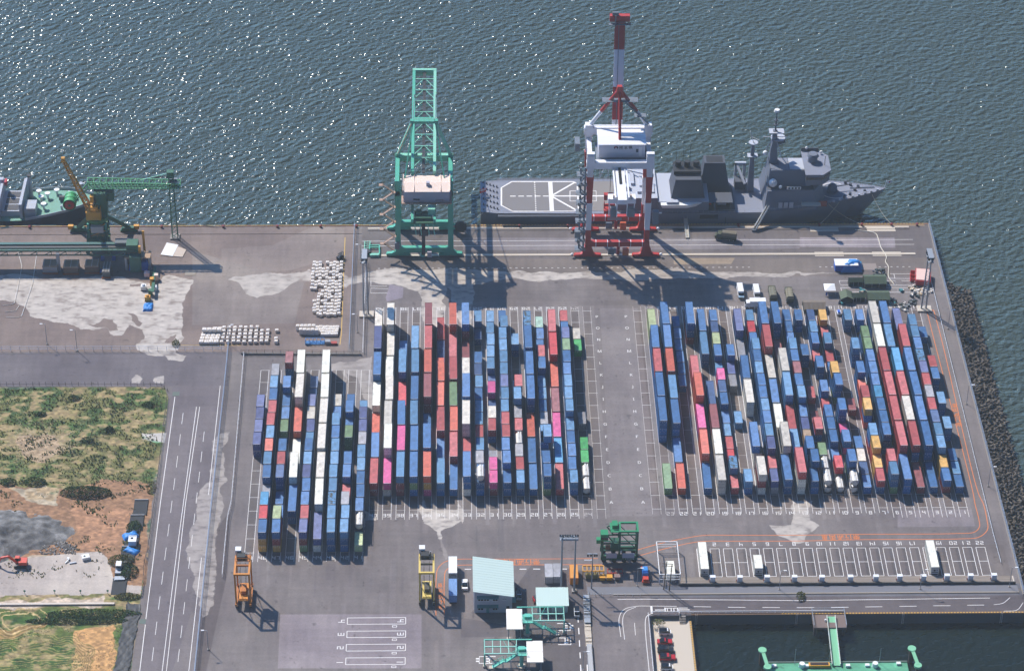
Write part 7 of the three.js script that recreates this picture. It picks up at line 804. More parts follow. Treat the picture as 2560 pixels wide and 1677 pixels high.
// ---------------------------------------------------------------- boxes and plant beside the gate
{
  const C = (k, t, L, label, [x, z], ry = 0) => { const g = thing('site_container', label, 'container', [x, 0.03, z], ry); fillContainer(g, L, 2.6, k, t, 1); };
  const s = [45.48, 33.91], s2 = [47.85, 33.79], o = [52.97, 34.45]; C('S', 1, 6.058, 'grey site container with a dark open end behind the shed', [s[0] + 0.1, s[1] - 3.1]); C('S', 0, 6.058, 'grey site container with window, beside the open one', [s2[0] + 0.2, s2[1] - 3.1]); { const g = thing('site_container', 'orange site container under the twin floodlight poles', 'container', [o[0], 0.03, o[1] - 3.1]); const m = { body: mat([206, 124, 34], 0.6), roof: mat([222, 150, 60], 0.6) }, B = boxGeometry(6.058, 2.6, 0); part('body', B.side, m.body, g); part('roof', B.roof, m.roof, g); part('door', B.doorL, m.body, g); part('door', B.doorR, m.body, g); }
  const rig = (label, [x, z], w, d, h, m, n) => { const g = thing('lifting_frame', label, 'lifting frame', [x, 0, z]); for (const sz of [-1, 1]) part('long_rail', [bx(-w / 2, w / 2, h - 0.35, h, sz * d / 2 - 0.15, sz * d / 2 + 0.15)], m, g); for (let i = 0; i <= n; i++) part('post', [bx(-w / 2 + i * w / n - 0.12, -w / 2 + i * w / n + 0.12, 0, h, d / 2 - 0.12, d / 2 + 0.12), bx(-w / 2 + i * w / n - 0.12, -w / 2 + i * w / n + 0.12, h - 0.3, h - 0.05, -d / 2, d / 2)], m, g); };
  rig('yellow spreader beam on stands beside the green carrier', [58.76, 29.99], 6.2, 2.4, 2.6, yellowPaintSteel, 5); rig('red steel rack in front of the green carrier', [65.28, 29.57], 4.4, 1.8, 1.1, mat([150, 40, 36], 0.6), 4);
  const bin = (label, [x, z], m) => { const g = thing('skip_bin', label, 'bin', [x, 0, z], 0, 'small bins beside the spreader beam'); part('bin_wall', [frustum([[-0.7, -0.6], [0.7, -0.6], [0.7, 0.6], [-0.7, 0.6]], [[-0.85, -0.75], [0.85, -0.75], [0.85, 0.75], [-0.85, 0.75]], 0.1, 1.3)], m, g); part('rim', [bx(-0.9, 0.9, 1.3, 1.4, -0.8, 0.8)], m, g); part('skid', [bx(-0.7, 0.7, 0, 0.1, -0.6, 0.6)], black, g); };
  bin('dark yellow framed bin next to the lamp post', [57.27, 31.40], mat([120, 112, 60], 0.7)); bin('dark yellow framed bin second from the lamp post', [59.39, 31.42], mat([120, 112, 60], 0.7)); bin('bright yellow bin west of its twin', [61.42, 32.15], yellowPaintSteel); bin('bright yellow bin beside the grey bin', [63.47, 32.17], yellowPaintSteel); bin('grey and red bin at the east end of the bins', [65.79, 31.95], mat([132, 108, 104], 0.7));
  { const [x, z] = [74.14, 33.68], g = thing('covered_tractor', 'red terminal tractor under a blue sheet', 'tractor', [x, 0, z - 2.6]); part('chassis', [bx(-1, 1, 0.5, 1, -3.6, 3)], mat([196, 54, 32], 0.5), g); part('blue_sheet', [frustum([[-0.95, -2.4], [0.95, -2.4], [0.95, 1.2], [-0.95, 1.2]], [[-0.75, -2], [0.75, -2], [0.75, 0.9], [-0.75, 0.9]], 1, 2.4)], mat([42, 134, 214], 0.5), g); part('nose', [bx(-0.8, 0.8, 0.9, 1.6, 1.3, 2.9)], mat([196, 54, 32], 0.5), g); part('bumper', [bx(-1.15, 1.15, 0.4, 0.9, 2.9, 3.2)], mat([206, 66, 34], 0.5), g); part('fifth_wheel', [bx(-0.6, 0.6, 1, 1.2, -3.4, -2.6)], black, g); addWheels(g, [1.9, -2.4], 0.95, 0.5); }
  { const a = [78.10, 34.05], b = [84.23, 34.10], z0 = 23.46, W = b[0] - a[0], D = a[1] - z0, g = thing('wash_cage', 'white railed cage standing round a white container', 'cage', [a[0], 0, a[1]]); for (const [x, z] of [[0, 0], [W, 0], [W, -D - 4], [0, -D - 4]]) part('post', [bx(x - 0.12, x + 0.12, 0, 3.6, z - 0.12, z + 0.12)], cWhite, g); for (const x of [0, W]) part('side_rail', [bar([x, 3.6, 0], [x, 3.6, -D - 4], 0.22)], cWhite, g); for (const z of [0, -D - 4]) part('end_rail', [bar([0, 3.6, z], [W, 3.6, z], 0.22), bar([0, 2.6, z], [W, 2.6, z], 0.12), bar([0, 1.6, z], [W, 1.6, z], 0.12)].slice(0, 3), cWhite, g); for (let i = 1; i < 5; i++) part('end_bar', [bar([W * i / 5, 0.4, 0], [W * i / 5, 3.6, 0], 0.1)], cWhite, g); const c = [81.64, 33.14]; const q = thing('site_container', 'white ribbed container inside the railed cage', 'container', [c[0], 0.03, c[1] - 3.2]); fillContainer(q, 6.058, 2.6, 'W', 1, 2); }
  // plug boxes along the refrigerated park
  const pm = mat([224, 226, 230], 0.6), N = [[93.88, 34.33], [101.94, 34.40], [109.99, 34.33], [118.08, 34.41], [126.19, 34.49], [134.66, 34.47], [142.20, 34.44], [149.29, 34.36], [156.32, 34.43], [163.33, 34.25], [170.33, 34.22], [177.33, 34.14]], names = ['beside bay 2', 'below bay 4', 'below bay 6', 'below bay 8', 'below bay 10', 'below bay 12', 'below bay 14', 'below bay 16', 'below bay 17', 'below bay 19', 'below bay 21', 'at the end past bay 22'];
  N.forEach(([x, z], i) => { const g = thing('power_box', `white reefer power box on the concrete kerb ${names[i]}`, 'power box', [x, 0.25, z - 0.6], 0, 'reefer power boxes'); part('cabinet', [bx(-0.75, 0.75, 0.1, 2.1, -0.5, 0.5)], pm, g); part('lid', [bx(-0.8, 0.8, 2.1, 2.2, -0.56, 0.56)], pm, g); part('plinth', [bx(-0.7, 0.7, 0, 0.1, -0.45, 0.45)], black, g); part('cable_reel', [cyl([-1.05, 0.6, 0], [-0.8, 0.6, 0], 0.35, 0.35, 10)], mat([120, 60, 56], 0.7), g); });
  struct('kerb', [bx(83.95, 183, 0.01, 0.25, 31.6, 34.9)], new THREE.MeshStandardMaterial({ color: col([172, 160, 150]), roughness: 0.95, map: wear })); struct('low_wall', [bx(83.85, 183.6, 0.01, 0.9, 34.95, 35.25)], darkConcrete); struct('footway', [bx(56.83, 184, 0.004, 0.14, 35.6, 38.6)], mat([118, 118, 124], 0.95)); struct('road_kerb', [bx(64.30, 184, 0.004, 0.22, 38.65, 39.1)], mat([150, 140, 128], 0.95));
}
// ---------------------------------------------------------------- basin edge, pontoon and dolphins
{
  struct('basin_coping', [bx(LX1, EX, 0.004, 0.3, BZ - 0.7, BZ)], mat([122, 96, 74], 0.95)); { const L = []; for (let x = 113; x < EX - 1; x += 0.9) L.push(bx(x, x + 0.45, 0.3, 0.33, BZ - 0.5, BZ - 0.1)); struct('coping_marking', L, mat([206, 160, 64], 0.8)); const M = []; for (let z = BZ + 1; z < 75; z += 1) M.push(bx(LX1 - 0.5, LX1 - 0.1, -1.27, -1.24, z, z + 0.5)); struct('lot_edge_marking', M, mat([206, 160, 64], 0.8)); struct('lot_coping', [bx(LX1 - 0.6, LX1, -1.296, -1.27, BZ + 0.1, 120)], mat([150, 126, 96], 0.95)); }
  for (const [x, l] of [[148.54, 'white quay-wall ladder below the weedy edge'], [177.42, 'white quay-wall ladder near the east corner'], [117.41, 'white quay-wall ladder beside the pontoon bridge platform'], [88.06, 'white quay-wall ladder at the lot corner']]) solo('wall_ladder', [bar([-0.25, -4, 0.08], [-0.25, 0.9, 0.08], 0.1), bar([0.25, -4, 0.08], [0.25, 0.9, 0.08], 0.1), ...Array.from({ length: 9 }, (_, i) => bar([-0.25, -3.8 + i * 0.5, 0.08], [0.25, -3.8 + i * 0.5, 0.08], 0.06))], mat([206, 190, 176], 0.8), l, 'ladder', [x, 0, BZ + 0.05]);
  const R = thing('guard_rail', 'white road guard rail along the basin and lower quay', 'guard rail', [LX0, 0, BZ - 0.9]); part('rail', [bar([0.4, 0.8, 0], [131.00 - LX0, 0.8, 0], 0.12, 0.3)], cWhite, R); for (let x = 0.5; x < 40; x += 2.4) part('post', [bx(x, x + 0.12, 0, 0.9, -0.06, 0.06)], cWhite, R); const R2 = thing('guard_rail', 'white guard rail along the road edge above the parked cars', 'guard rail', [LX0 - 0.6, 0, BZ]); part('rail', [bar([0, 0.8, -0.5], [0, 0.8, 26], 0.12, 0.3)], cWhite, R2); for (let z = 0; z < 25; z += 2.2) part('post', [bx(-0.06, 0.06, 0, 0.9, z, z + 0.12)], cWhite, R2);
  const st = thing('quay_steps', 'short grey stair down to the lower quay', 'stairs', [84.03, -1.3, BZ]); for (let i = 0; i < 5; i++) part('step', [bx(-0.9, 0.9, 0, 1.3 - i * 0.26, i * 0.42, i * 0.42 + 0.42)], concrete, st); part('landing_frame', [bx(-1, -0.9, 1.3, 2.3, -1.4, 0), bx(0.9, 1, 1.3, 2.3, -1.4, 0)].slice(0, 1), cWhite, st);
  const pl = thing('bridge_platform', 'concrete bridge landing with rails jutting over the basin', 'platform', [126.55, 0, BZ]), pm = mat([120, 104, 98], 0.95); part('deck', [bx(-4.8, 4.8, -0.6, 0.12, 0, 5.6)], pm, pl); for (const x of [-4.2, 4.2]) part('pile', [cyl([x, -8, 4.6], [x, -0.6, 4.6], 0.5, 0.5, 10)], darkConcrete, pl); for (const x of [-4.7, 4.7]) part('railing', railing([[x, 0.1, -1.5], [x, 0.1, 5.5]], 1.1, 0.12), galv, pl); part('gate', railing([[-4.7, 0.1, -1.6], [4.7, 0.1, -1.6]], 1.2, 0.1), galv, pl); part('lamp_box', [bx(-1.4, -0.9, 0.1, 0.8, 2.6, 3)], cWhite, pl);
  const mint = mat([124, 190, 150], 0.7), pg = mat([96, 182, 142], 0.8); { const a = [127.17, 49.31], b = [126.85, 67.22], g = thing('link_bridge', 'green link bridge sloping down to the pontoon', 'footbridge', [a[0], 0, a[1]]); part('walkway', [bar([0, 0.3, 0], [b[0] - a[0], -2.2, b[1] - a[1]], 2.3, 0.25)], mint, g); for (const s of [-1, 1]) part('side_rail', [bar([s * 1.2, 0.8, 0], [b[0] - a[0] + s * 1.2, -1.7, b[1] - a[1]], 0.16, 0.7)], mat([206, 214, 204], 0.7), g); }
  const p0 = [107.02, 65.26], p1 = [147.44, 65.31], g = thing('pontoon', 'green floating pontoon at the foot of the link bridge', 'pontoon', [(p0[0] + p1[0]) / 2, SEA, p0[1]]), W = (p1[0] - p0[0]) / 2; part('float', [bx(-W, W, -0.8, 1.5, 0, 16)], mat([70, 110, 96], 0.8), g); part('deck', [bx(-W, W, 1.5, 1.56, 0, 16)], new THREE.MeshStandardMaterial({ color: col([116, 206, 166]), roughness: 0.85, map: wear }), g); part('edge_beam', [bx(-W, W, 1.56, 1.8, 0, 0.4)], mat([96, 112, 102], 0.8), g);
  const onDeck = (x) => x - (p0[0] + p1[0]) / 2; for (const [x, dz, w, h] of [[130.19, 1.6, 1.2, 0.7], [135.77, 1.4, 1.2, 0.6], [144.84, 0.8, 1.2, 0.6], [118.22, 1.6, 1.4, 0.7], [109.04, 1.4, 1.3, 0.6]]) part('deck_box', [bx(onDeck(x) - w / 2, onDeck(x) + w / 2, 1.56, 1.56 + h, dz, dz + 0.9)], cWhite, g); for (const x of [116.99, 137.99]) part('mooring_drum', [cyl([onDeck(x), 1.56, 2], [onDeck(x), 2.9, 2], 0.9, 0.8, 14)], cWhite, g); for (const x of [115.02, 139.39, 124.92]) part('lamp_pole', [cyl([onDeck(x), 1.56, 0.8], [onDeck(x), 7.4, 0.8], 0.08, 0.06, 6)], galv, g);
  { const q = [121.96, 66.71], y = thing('equipment_chest', 'long orange chest of poles on the pontoon deck', 'chest', [q[0], SEA + 1.56, q[1] + 0.4]); part('chest', [bx(-3, 3, 0, 0.9, -0.7, 0.7)], mat([224, 156, 40], 0.6), y); for (let i = 0; i < 3; i++) part('pole', [cyl([-2.6, 1, -0.4 + i * 0.35], [2.6, 1, -0.4 + i * 0.35], 0.1, 0.1, 6)], mat([96, 84, 88], 0.6), y); }
  for (const [a, l] of [[[105.63, 64.80], 'mint steel dolphin with an arm at the west end of the pontoon'], [[148.58, 64.55], 'mint steel dolphin with an arm at the east end of the pontoon']]) { const d = thing('mooring_dolphin', l, 'dolphin', [a[0], SEA, a[1]]); part('pile', [cyl([0, -4, 0], [0, 5.6, 0], 0.7, 0.7, 16)], mat([86, 66, 52], 0.9), d); part('pile_cap', [cyl([0, 5.6, 0], [0, 6, 0], 1.2, 1.2, 18)], mint, d); part('arm', [bar([0, 5.8, 0], [0.9, 5.4, 6.2], 1.0, 0.3)], mint, d); part('arm_pad', [cyl([0.9, 4.8, 6.4], [0.9, 5.5, 6.4], 1.1, 1.1, 14)], mint, d); part('second_pile', [cyl([0.9, -4, 6.4], [0.9, 4.8, 6.4], 0.6, 0.6, 14)], mat([86, 66, 52], 0.9), d); }
}
// ---------------------------------------------------------------- quay edge: coping, fenders, bollards
{
  struct('quay_coping', [bx(-230, EX, 0.004, 0.22, QZ, QZ + 0.5)], mat([150, 112, 92], 0.95)); { const L = []; for (let x = 20; x < EX - 2; x += 1.1) L.push(bx(x, x + 0.55, 0.22, 0.26, QZ + 0.05, QZ + 0.4)); for (let x = -200; x < 20; x += 9.2) L.push(bx(x, x + 7.6, 0.22, 0.27, QZ + 0.05, QZ + 0.25)); struct('coping_stripe', L, mat([196, 168, 96], 0.85)); }
  struct('apron_edge_strip', [bx(18, EX - 2, 0.004, 0.03, QZ + 0.5, QZ + 1.3)], mat([158, 134, 106], 0.95));
  const b = solo('bollard', [new THREE.LatheGeometry([[0, 0], [0.5, 0], [0.34, 0.12], [0.28, 0.5], [0.5, 0.72], [0.5, 0.86], [0, 0.92]].map((p) => new THREE.Vector2(...p)), 12)], mat([120, 36, 34], 0.7), 'dark red mooring bollard on the quay edge', 'bollard', [-130, 0.02, QZ + 1.1], 0, 'bollards along the quay edge'); for (const x of [-112, -84, -62.5, -43.6, -28.5, -16, -2, 20.5, 41, 58, 100, 118, 146.5, 161.5, 172, 181]) copy(b, null, [x, 0.02, QZ + 1.1]);
  for (const x of [148, 168]) for (const z of [-135.9, -151]) struct('rail_pit', [bx(x - 5, x + 5, 0.006, 0.035, z - 1.2, z + 1.3)], paleConcrete);
}
// ---------------------------------------------------------------- lamp posts
function lamp(label, [x, z], h, dir = 1, m = galv) { const g = thing('lamp_post', label, 'lamp post', [x, 0, z], 0, 'street lamps round the yard'); part('footing', [bx(-0.3, 0.3, 0, 0.3, -0.3, 0.3)], concrete, g); part('pole', [cyl([0, 0, 0], [0, h, 0], 0.11, 0.07, 8)], m, g); part('arm', [bar([0, h - 0.05, 0], [dir * 1.1, h + 0.1, 0], 0.09)], m, g); part('lamp_head', [bx(Math.min(dir * 0.8, dir * 1.7), Math.max(dir * 0.8, dir * 1.7), h, h + 0.18, -0.18, 0.18)], cWhite, g); }
lamp('grey lamp post on the dark strip near the lower west fence', [-52.79, 61.16], 7.4, -1); lamp('grey lamp post beside the basin road above bay 17', [154.97, 37.25], 7.6); lamp('grey lamp post at the southeast fence corner', [181.53, 36.54], 7.6); lamp('grey lamp post on the east path opposite row 1', [182.55, -51.21], 7.7); lamp('grey lamp post on the east path near the lower tetrapods', [182.83, -9.97], 7.7); lamp('grey lamp post on the east path near the orange lane head', [182.69, -92.03], 7.7); lamp('short white lamp post beside the covered tractor', [71.52, 35.22], 7); lamp('grey lamp post between bays 6 and 8', [113.35, 37.10], 7.4); lamp('grey lamp post in the gate lane beside the stone kerb', [54.04, 70.97], 7.4); lamp('tall grey lamp post at the west yard fence line', [-115.93, -85.41], 8.2, -1); lamp('grey lamp post in the west yard second from the west', [-105.69, -81.68], 8.4, -1); lamp('thin lamp post beside the tall mast footing', [-14.03, -91.30], 7.4, -1); lamp('thin lamp post seaward of the tall mast', [-13.87, -131.77], 7.4, -1); lamp('thin lamp post between the west fence and row 49', [-56.06, -84.79], 8, 1);
{ const [x, z] = [58.01, 36.13], g = thing('camera_post', 'steel camera post with a lamp cross beside the small bins', 'camera post', [x, 0, z]); part('pole', [cyl([0, 0, 0], [0, 13.6, 0], 0.22, 0.16, 10)], galv, g); part('cross_arm', [bx(-1.6, 1.4, 13.4, 13.6, -0.15, 0.15)], galv, g); for (const a of [-1.4, -0.5, 0.6, 1.2]) part('lamp', [bx(a - 0.25, a + 0.25, 12.8, 13.3, 0, 0.4)], lampBlack, g); part('sign_arm', [bx(-2.4, -0.1, 11, 11.2, -0.1, 0.1)], cWhite, g); const [x2, z2] = [79.25, 36.79], q = thing('power_pole', 'wooden power pole with crossarms beside the railed cage', 'power pole', [x2, 0, z2]); const wd = mat([92, 84, 76], 0.9); part('pole', [cyl([0, 0, 0], [0.5, 11, 0], 0.18, 0.13, 8)], wd, q); part('pole', [cyl([1.6, 0, 0.6], [2, 10.4, 0.6], 0.18, 0.13, 8)], wd, q); for (const h of [9.4, 10.2]) part('cross_arm', [bar([-0.9, h, 0], [2.4, h, 0.3], 0.12)], wd, q); }
// ---------------------------------------------------------------- fences
function fence(label, pts, h, step, m, opts = {}) {
  const a = pts[0], g = thing('fence', label, 'fence', [a[0], 0, a[1]]), loc = pts.map(([x, z]) => [x - a[0], z - a[1]]); let acc = 0, n = 0;
  for (let i = 0; i < loc.length - 1; i++) { const p = loc[i], q = loc[i + 1], L = Math.hypot(q[0] - p[0], q[1] - p[1]); for (const y of opts.rails ?? [0.25, h * 0.6, h]) part('rail', [bar([p[0], y, p[1]], [q[0], y, q[1]], opts.rw ?? 0.07)], m, g); for (let d = 0; d < L && n < 290; d += step, n++) { const t = d / L; part('post', [bx(p[0] + (q[0] - p[0]) * t - 0.05, p[0] + (q[0] - p[0]) * t + 0.05, 0, h + 0.1, p[1] + (q[1] - p[1]) * t - 0.05, p[1] + (q[1] - p[1]) * t + 0.05)], opts.pm ?? m, g); } const base = opts.kerb; if (base) part('footing_kerb', [bar([p[0], base / 2, p[1]], [q[0], base / 2, q[1]], 0.35, base)], concrete, g); }
  if (opts.mesh) { const L = []; for (let i = 0; i < loc.length - 1; i++) { const p = loc[i], q = loc[i + 1], D = Math.hypot(q[0] - p[0], q[1] - p[1]), k = Math.round(D / 0.55); for (let j = 0; j < k; j++) { const t = j / k, u = (j + 1) / k; L.push(bar([p[0] + (q[0] - p[0]) * t, 0.2, p[1] + (q[1] - p[1]) * t], [p[0] + (q[0] - p[0]) * u, h, p[1] + (q[1] - p[1]) * u], 0.025), bar([p[0] + (q[0] - p[0]) * t, h, p[1] + (q[1] - p[1]) * t], [p[0] + (q[0] - p[0]) * u, 0.2, p[1] + (q[1] - p[1]) * u], 0.025)); } } const o = part('wire_mesh', L, m, g); o.userData.kind = 'stuff'; }
}
const fenceBlue = mat([168, 184, 206], 0.5, 0.2), fenceDark = mat([74, 66, 62], 0.8), fencePale = mat([204, 206, 210], 0.6);
fence('pale wire fence on the outer edge of the east quay', [[EX - 0.6, QZ + 0.5], [EX - 0.6, BZ - 8]], 2.2, 2.4, fenceBlue, { mesh: 1, kerb: 0.5 });
fence('white pipe barrier along the orange lane in the east', [[180.91, -120.34], [180.55, 13.51], [180.70, 26.29]], 0.9, 2.6, fencePale, { rails: [0.75], rw: 0.14 });
fence('wire fence between the west yard and the container terminal', [[-16.65, QZ + 1], [-16.64, -126.96], [-16.50, -82.38]], 2.4, 2.4, fenceBlue, { mesh: 1 });
fence('dark panelled fence along the landward side of the west yard', [[-51.89, -79.42], [-12.31, -78.72]], 1.8, 2.6, fenceDark, { kerb: 0.6, rails: [0.6, 1.2, 1.8] });
fence('wire fence along the landward edge of the west yard', [[-133.35, -81.72], [-57.49, -81.35]], 1.9, 3, fenceBlue, { rails: [1.0, 1.9] });
fence('blue grey wire fence beside the west road verge', [[-56.27, -84.15], [-56.14, -60.62], [-56.26, -0.35], [-55.91, 72.55]], 2.2, 2.6, fenceBlue, { mesh: 1 });
fence('low white pipe fence beside painted row 49', [[-50.90, -78.77], [-50.28, -3.33], [-50.97, 3.71], [-50.84, 30.44]], 1.6, 2.4, fencePale, { rails: [0.8, 1.6], rw: 0.09 });
fence('white rail fence from the tall mast to the row 40 corner', [[-11.91, -131.59], [-12.11, -104.20], [-12.00, -79.15]], 2.0, 2.4, fencePale, { rails: [2.0, 0.9], rw: 0.12 });
fence('dark field fence along the west crossroads', [[-132.59, -63.14], [-76.63, -62.74], [-73.72, -58.64]], 1.5, 2.1, fenceDark, { rails: [0.7] });
fence('thin field fence beside the west road', [[-74.19, -56.55], [-73.77, -16.24], [-73.79, 18.69], [-74.37, 24.05], [-73.96, 32.13]], 1.4, 2.4, fenceDark, { rails: [0.7, 1.3] });
fence('low rail by the orange lane near the basin road', [[56.77, 39.40], [73.41, 39.55]], 0.9, 2.2, fencePale, { rails: [0.8] });
{ // gate fence and stone kerb blocks by the exit lane
  const a = [56.28, 39.87], b = [56.17, 49.57], c = [56.36, 73.66], K = thing('panel_fence', 'grey panelled fence beside the exit lane', 'fence', [a[0], 0, a[1]]); for (let i = 0; i < 7; i++) { const t = i / 7, x = (b[0] - a[0]) * t, z = (b[1] - a[1]) * t; part('panel', [bx(x - 0.9, x + 0.9, 0.2, 0.35, z, z + 3.6).translate(0, 0.6, 0)], [galv, fencePale][i % 2], K); part('post', [bx(x + 0.9, x + 1.05, 0, 2, z - 0.07, z + 0.07)], galv, K); }
  for (let i = 0; i < 15; i++) { const t = i / 15, x = b[0] + (c[0] - b[0]) * t, z = b[1] + (c[1] - b[1]) * t; if (i < 7) solo('kerb_stone', [bx(-0.9, 0.9, 0, 0.5, 0, 2.1)], paleConcrete, 'long concrete kerb block beside the exit lane', 'kerb block', [x, 0.004, z], 0, 'kerb blocks by the exit lane'); else { const g = thing('planter_block', 'square grey concrete block in the row beside the exit lane', 'block', [x, 0.004, z], 0, 'square blocks by the exit lane'); part('block', [bx(-0.75, 0.75, 0, 1, 0, 1.9)], mat([150, 150, 152], 0.9), g); part('block_top', [bx(-0.6, 0.6, 1, 1.04, 0.15, 1.75)], mat([176, 176, 176], 0.9), g); } }
}
// ---------------------------------------------------------------- tetrapods along the east wall
{
  const leg = (d) => cyl([0, 0, 0], d.map((v) => v * 1.25), 0.5, 0.34, 7), s = Math.sqrt(8) / 3, geo = mg([leg([0, 1, 0]), leg([s, -1 / 3, 0]), leg([-s / 2, -1 / 3, s * 0.866]), leg([-s / 2, -1 / 3, -s * 0.866])]), tm = [mat([84, 76, 68], 0.95), mat([66, 60, 54], 0.95), mat([102, 94, 84], 0.95)];
  const rest = [], z0 = -118.11 , pts = []; for (let z = z0; z < 60; z += 1.75) for (let k = 0; k < 5; k++) pts.push([EX + 1.2 + k * 1.75 + rr(-0.4, 0.4), -0.9 - k * 0.52 + rr(-0.25, 0.25), z + (k % 2) * 0.8 + rr(-0.4, 0.4)]);
  pts.sort((a, b) => b[2] - a[2]); let n = 0; const vis = pts.filter((p) => p[2] < 36), near = new Set(vis.slice(0, 300));
  for (const p of pts) { const q = new THREE.Euler(rr(0, 6), rr(0, 6), rr(0, 6)); if (near.has(p)) { const o = solo('tetrapod', geo, tm[Math.floor(hash(n++, 3) * 3)], 'weathered concrete tetrapod in the breakwater below the east fence', 'tetrapod', p, 0, 'tetrapods of the east breakwater'); o.rotation.copy(q); } else rest.push(geo.clone().applyMatrix4(new THREE.Matrix4().makeRotationFromEuler(q).setPosition(...p))); }
  const o = struct('tetrapod_mass', mg(rest), tm[0]); o.userData = { kind: 'stuff', label: 'far and lower tetrapods of the east breakwater', category: 'tetrapods' };
}
